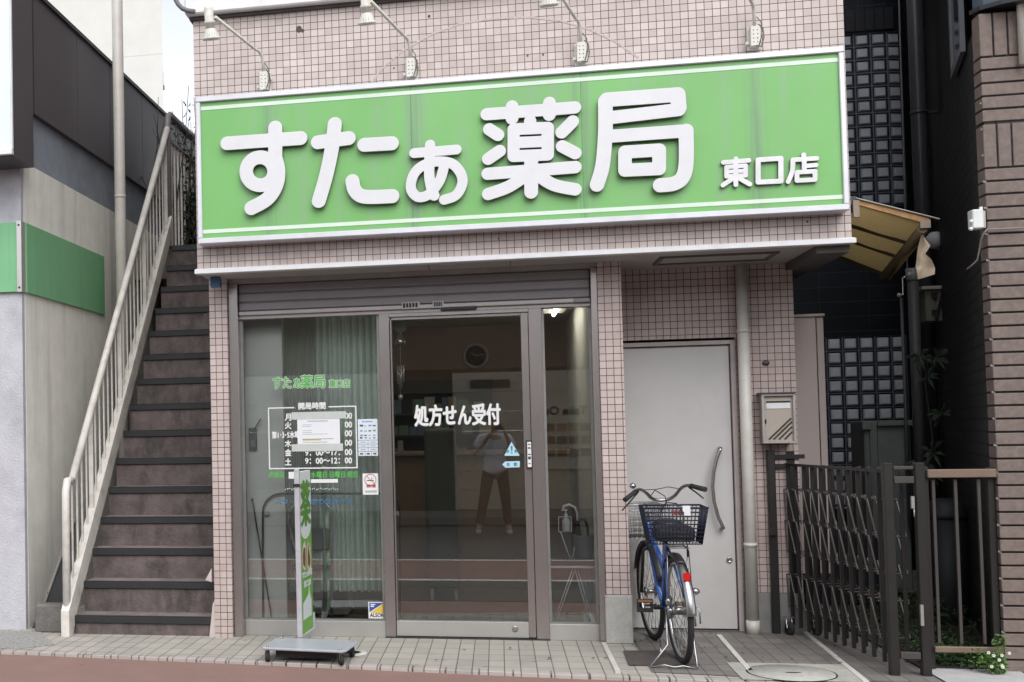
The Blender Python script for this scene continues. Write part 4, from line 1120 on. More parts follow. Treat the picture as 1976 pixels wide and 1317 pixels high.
# brick building on the right
bk = thing('brick_building', 'brown brick building at the right edge with soldier courses and a bay above', 'building', (4.5, 8, 0))
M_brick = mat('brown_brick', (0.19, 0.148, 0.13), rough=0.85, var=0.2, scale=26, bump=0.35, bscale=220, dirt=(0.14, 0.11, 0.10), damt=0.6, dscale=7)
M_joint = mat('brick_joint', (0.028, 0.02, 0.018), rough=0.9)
XB, YBk = 2.872, 7.81
XB2, YB2 = 4.30, 13.5
b = MB()
sd0, sd1 = PZ(1900, 326, YBk), PZ(1900, 250, YBk)
cz = [0.0]
z = 0.0; courses = []
while z < 3.6:
    if abs(z - sd0) < 0.04: courses.append((z + 0.006, z + 0.262, True)); z += 0.274
    else: courses.append((z + 0.006, z + 0.073, False)); z += 0.0785
courses.append((z + 0.006, z + 0.262, True)); ztop = z + 0.27
for z0, z1, sold in courses:
    j = random.uniform(-0.002, 0.002)
    if sold:
        x = XB
        while x < 5.6: b.box(x, x + 0.068, YBk + j, YBk + 0.11, z0, z1); x += 0.0785
    else:
        b.box(XB, 5.6, YBk + j, YBk + 0.11, z0, z1)
b.build('brick_facing', M_brick, bk, bevel=0.003)
M_bkside = grid_mat('shaded_brick', (0.036, 0.034, 0.036), (0.024, 0.023, 0.026), (0.012, 0.011, 0.012), 0.2265, 0.0785, 0.007, offset=0.5, rough=0.6, bump=0.7, var=0.2, spec=0.3)  # alley shade is put into this near-black brick colour
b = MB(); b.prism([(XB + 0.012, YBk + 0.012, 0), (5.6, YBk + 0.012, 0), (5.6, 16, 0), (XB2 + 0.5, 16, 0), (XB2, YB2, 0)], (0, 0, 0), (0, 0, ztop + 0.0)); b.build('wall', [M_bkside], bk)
b = MB()
dz = 0.157; k = 0
while k * dz < 3.4: b.ball((XB + 0.004, YBk + 0.02, k * dz + 0.08), 0.012, 1, 1, .8, n=8); k += 1
b.build('mortar_dab', M_conc, bk)
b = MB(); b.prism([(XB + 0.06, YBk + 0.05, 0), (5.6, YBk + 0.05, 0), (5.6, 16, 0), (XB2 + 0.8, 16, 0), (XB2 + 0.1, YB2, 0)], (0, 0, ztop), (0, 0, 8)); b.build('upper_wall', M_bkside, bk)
# curved bay base at the top right corner
b = MB(); pz = ztop + 0.04
n_ = 14
b.prism([(4.0 + 1.13 * math.cos(PI + PI * k / n_ ), YBk + 0.08 - 0.36 * math.sin(PI * k / n_), 0) for k in range(n_ + 1)], (0, 0, pz), (0, 0, pz + 1.2))
b.build('bay', mat('bay_blue', (0.045, 0.075, 0.105), rough=0.2, spec=0.7), bk)
b = MB(); b.prism([(4.0 + 1.15 * math.cos(PI + PI * k / n_), YBk + 0.08 - 0.38 * math.sin(PI * k / n_), 0) for k in range(n_ + 1)], (0, 0, pz - 0.025), (0, 0, pz)); b.build('bay_sill', mat('bay_sill', (0.02, 0.02, 0.024), rough=0.4), bk)
b = MB(); x_ = PX(1972, 60, YBk - 0.04); b.tube([(x_, YBk - 0.04, PZ(1972, 128, YBk)), (x_, YBk - 0.04, 5)], 0.022, 10); b.build('conduit', M_cream, bk)
# side window high on the alley wall
wb = MB(); e = Vector((XB2 - XB, YB2 - YBk, 0)).normalized(); nrm = Vector((-e.y, e.x, 0))
def side(s_, z_, o_=0.0): q = Vector((XB, YBk, z_)) + e * s_ + nrm * o_; return q
def s_at(px):
    k = P(px, 50, Y=1.0).x; yy = (XB - YBk * e.x / e.y) / (k - e.x / e.y); return (yy - YBk) / e.y
SA, SB = s_at(1862), s_at(1840); ZW = PZ(1850, 100, YBk + SA * e.y)
for (s0, s1, z0, z1) in ((SA, SA + 0.06, ZW, 6), (SB - 0.06, SB, ZW, 6), (SA + 0.06, SB - 0.06, ZW, ZW + 0.05)):
    wb.prism([side(s0, z0, 0.0), side(s1, z0, 0.0), side(s1, z1, 0.0), side(s0, z1, 0.0)], nrm * 0.002, nrm * 0.03)
wb.build('window_frame', mat('side_frame', (0.22, 0.23, 0.26), rough=0.4), bk)
wb = MB(); wb.prism([side(SA + 0.061, ZW + 0.051), side(SB - 0.061, ZW + 0.051), side(SB - 0.061, 6), side(SA + 0.061, 6)], nrm * 0.004, nrm * 0.016); wb.build('window_pane', mat('dark_pane', (0.02, 0.03, 0.04), rough=0.1), bk)

# white junction box with cable
jb = thing('junction_box', 'small white junction box with a trailing cable on the edge of the brick wall', 'box', (2.8, 7.8, 2.55))
x0, x1, z0, z1 = rect(1877, 404, 1899, 441, 7.79)
MB().box(x0, x1, 7.79, 7.87, z0, z1).build('body', mat('box_white', (0.66, 0.69, 0.67), rough=0.5, dirt=(0.4, 0.4, 0.4), damt=0.3), jb, bevel=0.006)
MB().box(x1 + 0.002, x1 + 0.012, 7.80, 7.86, z0 + 0.003, z1 - 0.01).build('back_plate', M_steel, jb)
b = MB(); b.box(x0 + 0.045, x0 + 0.06, 7.80, 7.82, z1, z1 + 0.015); b.ball((x0 - 0.005, 7.8, z0 + 0.045), 0.012, n=8); b.ball((x0 - 0.008, 7.8, z0 + 0.0), 0.012, n=8); b.build('clip', M_white, jb)
b = MB(); cp = [(1976, 440), (1935, 442), (1905, 443), (1899, 450), (1893, 462), (1890, 482), (1886, 502), (1876, 512), (1866, 520)]
b.tube([P(*c, Y=7.78 + max(0, i - 3) * 0.03) for i, c in enumerate(cp)], 0.0055, 6); b.build('cable', mat('brown_cable', (0.22, 0.19, 0.17), rough=0.6), jb)

# ------------------------------------------------------------------ awning
aw = thing('awning', 'yellowed canvas awning on a rusty frame over the alley beside the sign', 'awning', (2.5, 8.8, 2.7))
A, Bq, Cq, D = P(1652, 394, Y=8.3), P(1790, 432, Y=8.3), P(1706, 528, Y=9.35), P(1606, 488, Y=9.6)
M_canvas = thin_cloth('old_canvas', (0.50, 0.38, 0.17), 0.45)
b = MB(); b.sheet(10, 10, lambda u, v: (A.lerp(Bq, u)).lerp(D.lerp(Cq, u), v) + Vector((0, 0, -0.02 * math.sin(PI * u) * math.sin(PI * v)))); b.build('canvas', M_canvas, aw)
M_rust = mat('rusty_wood', (0.40, 0.23, 0.10), rough=0.8, var=0.3, scale=30)
b = MB(); b.bar(A + Vector((0, -0.01, 0.012)), Bq + Vector((0, -0.01, 0.012)), 0.02, 0.035); b.build('front_bar', M_rust, aw)
b = MB(); b.bar(A + Vector((-0.01, -0.02, 0.034)), Bq + Vector((0.06, -0.02, 0.022)), 0.03, 0.006); b.build('flashing', mat('flashing', (0.38, 0.36, 0.34), rough=0.5), aw)
M_rib = mat('dark_rib', (0.05, 0.035, 0.02), rough=0.7)
for v in (0.33, 0.6, 0.97):
    b = MB(); b.bar(A.lerp(D, v) + Vector((0, 0, -0.022)), Bq.lerp(Cq, v) + Vector((0, 0, -0.022)), 0.018, 0.022); b.build('rib', M_rib, aw)
b = MB(); b.tube([Bq + Vector((-0.03, 0, -0.03)), Cq + Vector((0, 0, -0.02))], 0.03, 10); b.build('roller', mat('roller_olive', (0.13, 0.10, 0.045), rough=0.7, var=0.2), aw)
for bx_ in ((A.x - 0.025, A.x + 0.01, 8.27, 8.30, A.z - 0.09, A.z + 0.02), (Bq.x - 0.05, Bq.x + 0.01, 8.275, 8.3, Bq.z - 0.03, Bq.z + 0.02)): MB().box(*bx_).build('end_plate', mat('end_plate', (0.28, 0.22, 0.18), rough=0.6, var=0.2), aw)
# valance hanging from the roller
V1, V2 = P(1772, 475, Y=8.42), P(1716, 542, Y=9.3)
b = MB(); b.sheet(8, 4, lambda u, v: Bq.lerp(Cq, u).lerp(V1.lerp(V2, u), v) + Vector((0.02 * math.sin(v * PI) * math.sin(9 * u), 0, 0))); b.build('valance', thin_cloth('olive_valance', (0.30, 0.235, 0.11), 0.3), aw)
b = MB(); hpts = [[(1778, 452), (1782, 455)], [(1772, 480), (1797, 474)], [(1770, 500), (1786, 490)], [(1767, 515), (1797, 502)], [(1768, 522), (1803, 518)], [(1770, 540), (1803, 530)]]
rows = [[P(*l, Y=8.34 + 0.02 * (i % 2)), P(*r_, Y=8.30 - 0.02 * (i % 2))] for i, (l, r_) in enumerate(hpts)]
def hang(u, v):
    k = min(int(v * 5), 4); t_ = v * 5 - k
    return rows[k][0].lerp(rows[k][1], u).lerp(rows[k + 1][0].lerp(rows[k + 1][1], u), t_) + Vector((0, 0.012 * math.sin(7 * u + 5 * v), 0))
b.sheet(6, 15, hang); b.build('torn_flap', thin_cloth('pale_canvas', (0.60, 0.49, 0.36), 0.2), aw)

# ------------------------------------------------------------------ mailbox and pillar fittings
ml = thing('mailbox', 'beige metal mailbox with diagonal slots on the tiled pillar', 'mailbox', (1.94, 9.0, 1.35))
x0, x1, z0, z1 = rect(1470, 760, 1535, 856, 8.99)
M_mail = mat('mailbox_beige', (0.42, 0.37, 0.32), rough=0.45, var=0.04)
MB().box(x0 + 0.01, x1 - 0.01, 9.0, 9.117, z0, z1).build('body', M_mail, ml, bevel=0.004)
b = MB(); t_ = 0.016
for bx in ((x0, x1, z1 - t_, z1), (x0, x1, z0, z0 + t_), (x0, x0 + t_, z0 + t_, z1 - t_), (x1 - t_, x1, z0 + t_, z1 - t_)): b.box(bx[0], bx[1], 8.975, 9.0, bx[2], bx[3])
b.build('rim', mat('rim_steel', (0.5, 0.48, 0.46), rough=0.35, metal=0.5), ml, bevel=0.002)
MB().box(x0 - 0.008, x1 + 0.004, 8.96, 9.11, z1 + 0.001, z1 + 0.009).build('rain_lid', mat('lid_dark', (0.06, 0.055, 0.05), rough=0.5), ml)
b = MB(); b.box(x0 + 0.035, x1 - 0.03, 8.993, 9.0, z1 - 0.062, z1 - 0.052); b.build('letter_slot', M_dark, ml)
MB().box(x0 + 0.034, x1 - 0.03, 8.995, 8.9995, z1 - 0.105, z1 - 0.065).build('name_card', M_white, ml)
b = MB()
for i, (u0, w0, u1, w1) in enumerate(((.2, .08, .88, .50), (.34, .08, .90, .43), (.50, .08, .90, .33), (.67, .08, .90, .23))):
    p, q = Vector((x0 + u0 * (x1 - x0), 8.9975, z0 + w0 * (z1 - z0))), Vector((x0 + u1 * (x1 - x0), 8.9975, z0 + w1 * (z1 - z0)))
    b.bar(p, q, 0.011, 0.004, up=(0, 1, 0))
b.build('vent_slots', mat('slot_brown', (0.045, 0.03, 0.025), rough=0.7), ml)
MB().box(x0 + 0.018, x0 + 0.03, 8.99, 9.0, z0 + 0.14, z0 + 0.17).build('latch', M_dark, ml)
q = P(1478, 701, Y=9.11)
tag(MB().ball((q.x, 9.117, q.z), 0.026, 1, 0.4, 0.75, n=14).build('button_cover', mat('dark_cover', (0.05, 0.045, 0.055), rough=0.4)), 'small dark oval button cover on the tiles above the mailbox', 'button')
# ------------------------------------------------------------------ folding gate
gt = thing('folding_gate', 'dark bronze accordion gate folded back along the driveway on castors', 'gate', (2.15, 8.3, 0))
M_br = mat('bronze_alu', (0.030, 0.027, 0.026), rough=0.42, var=0.12, scale=8, metal=0.35)
M_brl = mat('bronze_light', (0.085, 0.075, 0.07), rough=0.4, var=0.12, scale=8, metal=0.35)
GX0, GY0, GX1, GY1 = 2.235, 7.70, 1.995, 9.12
NB = 11
ZT = 1.225
W_ = 0.125
def gpt(t, off=0.0): return Vector((GX0 + (GX1 - GX0) * t + off, GY0 + (GY1 - GY0) * t, 0))
# end frame facing the street
for xx in (2.235, 2.405):
    MB().box(xx - 0.025, xx + 0.025, 7.645, 7.70, 0.0, ZT + 0.02).build('end_post', M_br, gt, bevel=0.004)
b = MB(); b.box(2.265, 2.375, 7.65, 7.69, 1.125, 1.165); b.box(2.265, 2.375, 7.65, 7.69, 0.10, 0.14); b.box(2.265, 2.375, 7.655, 7.685, 1.205, 1.225); b.build('end_rail', M_brl, gt, bevel=0.003)
for i in range(NB):
    t = (i + 0.7) / NB
    for off in (0.0, W_):
        p = gpt(t, off); j = random.uniform(-0.006, 0.006)
        MB().box(p.x - 0.012, p.x + 0.012, p.y - 0.009, p.y + 0.009, 0.06 + j, ZT - 0.012 - 0.002 * i).build('upright', M_br, gt, bevel=0.003)
for lv, (za, zb_) in enumerate(((1.02, 0.80), (0.80, 0.58), (0.42, 0.20), (0.62, 0.40))):
    for i in range(NB):
        t0, t1 = (i + 0.75) / NB, (i + 1.55) / NB
        for off in (-0.018, W_ + 0.018):
            p, q = gpt(t0, off), gpt(min(t1, 1.0), off)
            if lv == 3 and off < 0: continue
            b = MB(); b.bar((p.x, p.y, zb_), (q.x, q.y, za), 0.016, 0.006, up=(1, 0, 0)); 
            b.build('lattice_bar', M_brl, gt)
for i in range(NB):
    for z in (1.02, 0.80, 0.58, 0.42, 0.20):
        p = gpt((i + 0.7) / NB); MB().tube([(p.x - 0.026, p.y - 0.0, z), (p.x + W_ + 0.02, p.y - 0.0, z)], 0.006, 6).build('pivot_pin', M_brl, gt)
b = MB(); p, q = gpt(0.02), gpt(1.0); b.bar((p.x, p.y, ZT - 0.03), (q.x, q.y, ZT - 0.03), 0.02, 0.018); b.build('top_strap', M_br, gt)
# back post on the wall and stop
MB().box(1.865, 1.915, 9.06, 9.115, 0.0, 1.30).build('wall_post', M_br, gt, bevel=0.004)
MB().box(2.00, 2.06, 9.12, 9.18, 0.0, 1.29).build('back_post', M_br, gt, bevel=0.004)
for bx_ in ((1.915, 2.12, 9.10, 9.118, 1.235, 1.265), (1.915, 2.0, 9.09, 9.112, 1.17, 1.20), (1.86, 1.90, 9.03, 9.06, 0.70, 0.75)): MB().box(*bx_).build('wall_bracket', M_br, gt)
for (px, py) in ((1524, 1213), (1576, 1208)):
    q = P(px, py, Z=0.0) * 1.0; q = P(px, py, Y=9.02); z = 0.045
    c_ = MB(); c_.lathe([(0.014, -0.012), (0.045, -0.012), (0.048, -0.006), (0.048, 0.006), (0.045, 0.012), (0.014, 0.012)], (q.x, q.y, 0.049), (1, 0.35, 0), 18)
    co_ = c_.build('castor', M_rubber, gt)
    f_ = MB(); f_.bar((q.x - 0.018, q.y, 0.05), (q.x - 0.018, q.y + 0.03, 0.12), 0.02, 0.004, up=(1, 0, 0)); f_.bar((q.x + 0.018, q.y, 0.05), (q.x + 0.018, q.y + 0.03, 0.12), 0.02, 0.004, up=(1, 0, 0)); f_.box(q.x - 0.03, q.x + 0.03, q.y + 0.005, q.y + 0.055, 0.12, 0.126); f_.build('castor_fork', M_steel, co_)
M_lt = mat('latch_pale', (0.36, 0.35, 0.33), rough=0.4, metal=0.4)
MB().box(2.345, 2.362, 7.62, 7.64, 0.98, 1.05).build('latch', M_lt, gt); MB().tube([(2.36, 7.63, 0.979), (2.36, 7.63, 0.93)], 0.004, 6).build('latch_pin', M_lt, gt); MB().box(2.372, 2.388, 7.62, 7.64, 0.30, 0.42).build('latch', M_lt, gt)

# fence panel between gate and brick wall
fp = thing('fence_panel', 'short bronze railing panel between the gate and the brick wall', 'fence', (2.66, 7.85, 0))
MB().box(2.458, 2.508, 7.83, 7.88, 0.0, 1.215).build('post', M_br, fp, bevel=0.004)
MB().box(2.828, 2.868, 7.84, 7.88, 0.0, 1.205).build('post', M_br, fp, bevel=0.004)
MB().box(2.495, 2.866, 7.80, 7.83, 1.148, 1.198).build('top_rail', mat('tan_rail', (0.22, 0.16, 0.12), rough=0.4, var=0.1, metal=0.2), fp, bevel=0.004)
MB().box(2.50, 2.868, 7.805, 7.835, 0.115, 0.15).build('bottom_rail', mat('tan_rail', ()), fp, bevel=0.004)
for x_ in (2.535, 2.655, 2.78): MB().box(x_ - 0.008, x_ + 0.008, 7.835, 7.855, 0.165, 1.135).build('bar', M_brl, fp)

# plants behind the fence
b = MB(); rnd = random.Random(5)
leaves(b, (2.72, 8.3, 0.06), 0.55, 1100, 0.035, seed=21, sq=(0.45, 1.0, 0.16))
leaves(b, (2.9, 9.6, 0.08), 0.9, 1100, 0.045, seed=22, sq=(0.45, 1.0, 0.18))
leaves(b, (2.66, 7.98, 0.05), 0.22, 700, 0.03, seed=23, sq=(0.9, 0.4, 0.3))
tag(b.build('ground_cover', leaf_mat('ground_leaf', (0.036, 0.066, 0.024))), kind='stuff')
fl = thing('flowering_plant', 'small bright green plant with white flowers at the foot of the brick wall', 'plant', (2.80, 7.74, 0.01))
b = MB()
leaves(b, (2.79, 7.73, 0.07), 0.085, 260, 0.03, seed=31, sq=(0.8, 0.7, 0.8)); leaves(b, (2.83, 7.76, 0.16), 0.07, 60, 0.026, seed=32, sq=(.6, .6, 1.2)); leaves(b, (2.71, 7.75, 0.09), 0.07, 50, 0.026, seed=33)
b.build('foliage', leaf_mat('bright_leaf', (0.10, 0.19, 0.045)), fl)
b = MB(); 
for i in range(8):
    c = Vector((2.79 + rnd.uniform(-.06, .06), 7.665 + rnd.uniform(-.01, .01), rnd.uniform(0.05, 0.15)))
    b = MB()
    for k in range(5):
        a = 2 * PI * k / 5; b.ball(c + Vector((math.cos(a) * .006, -0.004, math.sin(a) * .006)), 0.005, 1, .4, 1, n=6)
    b.build('flower', mat('flower_white', (0.66, 0.67, 0.60), rough=0.7), fl)
# climber on the alley pipes
cl = thing('climbing_plant', 'leafy climber growing up the pipes at the back of the alley', 'plant', (3.5, 10.7, 0))
b = MB(); pts = [P(x, y, Y=10.7) for x, y in ((1795, 1000), (1790, 920), (1800, 850), (1792, 790), (1785, 740), (1790, 700), (1780, 685))]
b.tube(pts, 0.006, 6); b.tube([pts[2], P(1815, 800, Y=10.7), P(1822, 780, Y=10.7)], 0.004, 6); b.tube([pts[4], P(1765, 700, Y=10.7), P(1760, 685, Y=10.7)], 0.004, 6); b.build('stem', mat('stem_green', (0.07, 0.075, 0.05), rough=0.8), cl)
b = MB(); rnd = random.Random(9)
for (px, py, n) in ((1775, 688, 8), (1805, 690, 10), (1818, 800, 10), (1790, 730, 5), (1800, 875, 12), (1775, 900, 12), (1795, 915, 10)):
    c = P(px, py, Y=10.65)
    for k in range(n):
        a = rnd.uniform(0, 2 * PI); d_ = Vector((math.cos(a), rnd.uniform(-.5, .2), math.sin(a) * 0.7 - 0.1)).normalized(); L_ = rnd.uniform(0.09, 0.15)
        u = d_.cross(Vector((0, -1, 0.3))).normalized() * 0.016
        m_ = c + d_ * L_ * 0.5 + Vector((0, 0, 0.015)); e_ = c + d_ * L_
        b.add([c, m_ - u, m_ + u, e_, m_ + Vector((0, -0.006, 0.004))], [(0, 1, 4), (0, 4, 2), (1, 3, 4), (4, 3, 2)])
b.build('foliage', leaf_mat('climber_leaf', (0.06, 0.085, 0.055)), cl)
# dark box and tank glimpsed behind the gate and the fence
b = MB(); x0, x1, z0, z1 = rect(1555, 1035, 1650, 1130, 10.4)
tag(MB().box(x0, x1 + 0.2, 10.4, 10.9, 0.02, z1).build('storage_bin', mat('navy_bin', (0.015, 0.016, 0.025), rough=0.5), bevel=0.02), 'dark storage bin glimpsed behind the folding gate', 'bin')
q = P(1826, 985, Y=9.6)
tk = thing('water_tank', 'dark rounded tank standing behind the fence panel', 'tank', (q.x, 9.6, 0))
b = MB(); b.lathe([(0.12, 0.0), (0.13, 0.02), (0.13, q.z - 0.06)], (q.x, 9.6, 0), n=24); b.build('body', mat('tank_dark', (0.009, 0.010, 0.011), rough=0.6), tk)
b = MB(); b.lathe([(0.135, q.z - 0.06), (0.135, q.z - 0.03), (0.12, q.z + 0.05), (0.06, q.z + 0.085), (0.0, q.z + 0.09)], (q.x, 9.6, 0), n=24); b.build('lid', mat('tank_lid', (0.018, 0.019, 0.02), rough=0.6), tk)

# ------------------------------------------------------------------ on the ground
mh = thing('manhole_cover', 'large round manhole cover set in a pale concrete square on the driveway', 'manhole', (1.67, 7.62, 0.004))
c0 = P(1527, 1302, Z=0)
b = MB(); b.box(c0.x - 0.31, c0.x + 0.36, c0.y - 0.20, c0.y + 0.30, 0.004, 0.0085); b.build('surround', mat('surround_concrete', (0.42, 0.41, 0.37), rough=0.9, var=0.15, scale=20, bump=0.4, dirt=(0.30, 0.29, 0.27), dscale=6), mh)
b = MB(); b.lathe([(0.0, 0.012), (0.238, 0.012), (0.24, 0.0085)], (c0.x, c0.y, 0), n=40); b.build('lid', mat('lid_concrete', (0.45, 0.44, 0.40), rough=0.85, var=0.15, scale=25, bump=0.5, dirt=(0.27, 0.26, 0.25), dscale=8), mh)
b = MB(); b.lathe([(0.241, 0.0085), (0.241, 0.0105), (0.249, 0.0105), (0.249, 0.0085)], (c0.x, c0.y, 0), n=40); b.build('lid_gap', M_dark, mh)
b = MB(); b.ball((c0.x + 0.01, c0.y + 0.0, 0.012), 0.05, 1, .35, .03, n=10); b.build('lid_grip', M_dark, mh)
c1 = P(678, 1261, Z=0)
dc = thing('drain_cover', 'small pale round drain cover beside the base of the floor sign', 'drain cover', (c1.x, c1.y, 0.001))
b = MB(); b.lathe([(0.0, 0.006), (0.105, 0.006), (0.11, 0.001)], (c1.x, c1.y, 0), n=30); b.build('lid', mat('drain_pale', (0.60, 0.60, 0.58), rough=0.7, var=0.1, dirt=(0.4, 0.39, 0.37), dscale=10), dc)
b = MB(); b.lathe([(0.06, 0.0065), (0.06, 0.009), (0.068, 0.009), (0.068, 0.0065)], (c1.x, c1.y, 0), n=30); b.build('lid_ring', mat('drain_ring', (0.38, 0.38, 0.37), rough=0.7), dc)
m0, m1 = P(1203, 1260, Z=0), P(1348, 1286, Z=0)
b = MB(); b.prism([P(1203, 1259, Z=0), P(1335, 1259, Z=0), P(1350, 1286, Z=0), P(1214, 1286, Z=0)], (0, 0, 0.005), (0, 0, 0.012))
tag(b.build('rubber_mat', mat('brown_mat', (0.085, 0.07, 0.065), rough=0.9, var=0.2, scale=40, bump=0.5, dirt=(0.15, 0.13, 0.12), dscale=8)), 'worn dark brown mat under the bicycle', 'mat')
b = MB(); rnd = random.Random(12)
for i in range(46):
    if i < 26: p = P(rnd.uniform(1215, 1440), rnd.uniform(1220, 1250), Z=0.01)
    else: p = P(rnd.uniform(430, 1750), rnd.uniform(1238, 1290), Z=0.01)
    a = rnd.uniform(0, PI); s = rnd.uniform(0.006, 0.02)
    u = Vector((math.cos(a), math.sin(a), 0)) * s; v = Vector((-math.sin(a), math.cos(a), 0)) * s * .5
    b.add([p - u, p + v + Vector((0, 0, s * .4)), p + u, p - v], [(0, 1, 2, 3)])
tag(b.build('leaf_litter', mat('dry_leaf', (0.10, 0.08, 0.06), rough=0.9, var=0.4, scale=30)), kind='stuff')

# ------------------------------------------------------------------ floor sign on castors
fs = thing('floor_sign', 'tall narrow green and white pharmacy sign on a wheeled grey base by the window', 'sign', (-1.33, 8.1, 0))
B0, B1, B2, B3 = P(503, 1250, Z=0.10), P(663, 1257, Z=0.10), P(677, 1240, Z=0.10), P(545, 1231, Z=0.10)
B3 = Vector((B0.x + B2.x - B1.x, B0.y + B2.y - B1.y, 0.10))
M_fbase = mat('sign_base_grey', (0.40, 0.43, 0.46), rough=0.35, var=0.06, dirt=(0.5, 0.5, 0.5), dscale=6, damt=0.4)
b = MB(); cen = (B0 + B1 + B2 + B3) / 4
ax_ = (B1 - B0).normalized(); ay_ = Vector((-ax_.y, ax_.x, 0)); LX = (B1 - B0).length / 2 + 0.01; LY = 0.19
cen = (B0 + B1) / 2 + ay_ * LY
def bp(u, v, z): return cen + ax_ * (u * LX) + ay_ * (v * LY) + Vector((0, 0, z - cen.z))
poly = [bp(-1, -.8, 0), bp(-.92, -1, 0), bp(.92, -1, 0), bp(1, -.8, 0), bp(1, .8, 0), bp(.92, 1, 0), bp(-.92, 1, 0), bp(-1, .8, 0)]
b.prism(poly, (0, 0, 0.085), (0, 0, 0.102)); base = b.build('base', M_fbase, fs, bevel=0.005)
b = MB()
for u in (-.85, .85):
    for v in (-.8, .8): b.ball(bp(u, v, 0.106), 0.009, n=8)
b.build('base_bolt', M_steel, base)
for u in (-.86, .86):
    for v in (-.75, .75):
        c = bp(u, v, 0); b = MB(); b.lathe([(0.01, -0.011), (0.036, -0.011), (0.038, 0), (0.036, 0.011), (0.01, 0.011)], (c.x, c.y, 0.038), (ax_ * 0.9 + ay_ * 0.5), 16); w_ = b.build('castor', M_rubber, fs)
        b = MB(); b.bar((c.x - .0, c.y - 0.013, 0.035), (c.x, c.y - 0.013, 0.085), 0.02, 0.003, up=(0, 1, 0)); b.bar((c.x, c.y + 0.013, 0.035), (c.x, c.y + 0.013, 0.085), 0.02, 0.003, up=(0, 1, 0)); b.build('castor_fork', M_steel, w_)
b = MB(); b.box(cen.x - 0.21, cen.x + 0.19, cen.y - 0.1, cen.y + 0.1, 0.03, 0.0845); b.build('ballast', M_black, fs)
# board: thin box turned almost edge on; its face looks right and towards the street
e0 = P(577, 1228, Y=8.10); eF = P(603, 1215, Y=8.30)
base0 = Vector((P(582, 1180, Y=8.02).x, 8.02, 0)); base1 = Vector((P(603.5, 1150, Y=8.36).x, 8.36, 0))
d_ = (base1 - base0); Lb = d_.length; d_ = d_.normalized(); nn = Vector((d_.y, -d_.x, 0))
ztp = PZ(585, 911, 8.02)
def fb(u, o_, z): return base0 + d_ * (u * Lb) + nn * o_ + Vector((0, 0, z))
b = MB(); b.prism([fb(0, 0, 0.103), fb(1, 0, 0.103), fb(1, 0, ztp), fb(0, 0, ztp)], nn * -0.026, nn * 0.0)
M_fgreen = mat('floor_sign_green', (0.15, 0.40, 0.05), rough=0.4, var=0.04)
M_fwhite = mat('floor_sign_white', (0.72, 0.78, 0.78), rough=0.4, var=0.03)
b.build('board', M_fwhite, fs, bevel=0.002)
for u in (-0.02, 1.0):
    b = MB(); p = fb(u, -0.012, 0.103); q = fb(u, -0.012, ztp + (0.02 if u < 0 else 0.0)); b.bar(p, q, 0.034 if u < 0 else 0.012, 0.03, up=d_); po = b.build('side_post', mat('post_pale', (0.55, 0.54, 0.57), rough=0.4, metal=0.3), fs, bevel=0.003)
    if u < 0:
        MB().box(p.x - 0.022, p.x + 0.022, p.y - 0.022, p.y - 0.017, ztp - 0.10, ztp - 0.08).build('clip', M_black, po)
def fquad(b, us, mi=0, o_=0.001):
    b.add([fb(u, o_, 0.11 + z * (ztp - 0.115)) for u, z in us], [tuple(range(len(us)))], mi); return b
zsplit = 0.58
b = MB(); arcp = [(0.5 - 0.48 * math.cos(PI * k / 12), zsplit + 0.10 - 0.10 * math.sin(PI * k / 12)) for k in range(13)]
fquad(b, [(0.02, 0.005), (0.98, 0.005), (0.98, zsplit + 0.10)] + list(reversed(arcp))[0:] + [(0.02, zsplit + 0.10)]); b.build('green_field', M_fgreen, fs)
b = MB(); fquad(b, [(0.12, 0.09), (0.85, 0.09), (0.85, 0.19), (0.72, 0.235), (0.66, 0.30), (0.60, 0.235), (0.12, 0.19)], o_=0.002); b.build('white_arrow', M_fwhite, fs)
# picture: red-brown figure with a white outline
b = MB()
fquad(b, [(0.14, 0.42), (0.30, 0.385), (0.34, 0.40), (0.42, 0.38), (0.46, 0.47), (0.47, 0.53), (0.36, 0.575), (0.22, 0.55), (0.12, 0.50)], 0, 0.002)
fquad(b, [(0.55, 0.40), (0.68, 0.37), (0.86, 0.385), (0.88, 0.47), (0.82, 0.56), (0.74, 0.50), (0.66, 0.575), (0.56, 0.52)], 0, 0.002)
fquad(b, [(0.19, 0.43), (0.36, 0.405), (0.41, 0.47), (0.40, 0.53), (0.25, 0.53), (0.17, 0.49)], 1, 0.003)
fquad(b, [(0.60, 0.42), (0.72, 0.39), (0.81, 0.42), (0.80, 0.51), (0.74, 0.46), (0.67, 0.54), (0.61, 0.50)], 1, 0.003)
b.build('picture', [mat('outline_cream', (0.7, 0.55, 0.45), rough=0.5), mat('redbrown_print', (0.16, 0.055, 0.035), rough=0.5)], fs)
def fs_text(txt, u0, u1, z0, z1, m, nm, fat=0.03):
    """writing squeezed on the turned board, thickened by shifted layers"""
    obs = []
    for i, (du, dz) in enumerate(((0, 0), (fat, 0), (-fat, 0), (0, fat * .12), (0, -fat * .12))): obs.append(fs_layer(txt, u0 + du, u1 + du, z0 + dz, z1 + dz, m, nm, 0.003 + 0.0002 * i))
    join_meshes(nm, obs, fs)


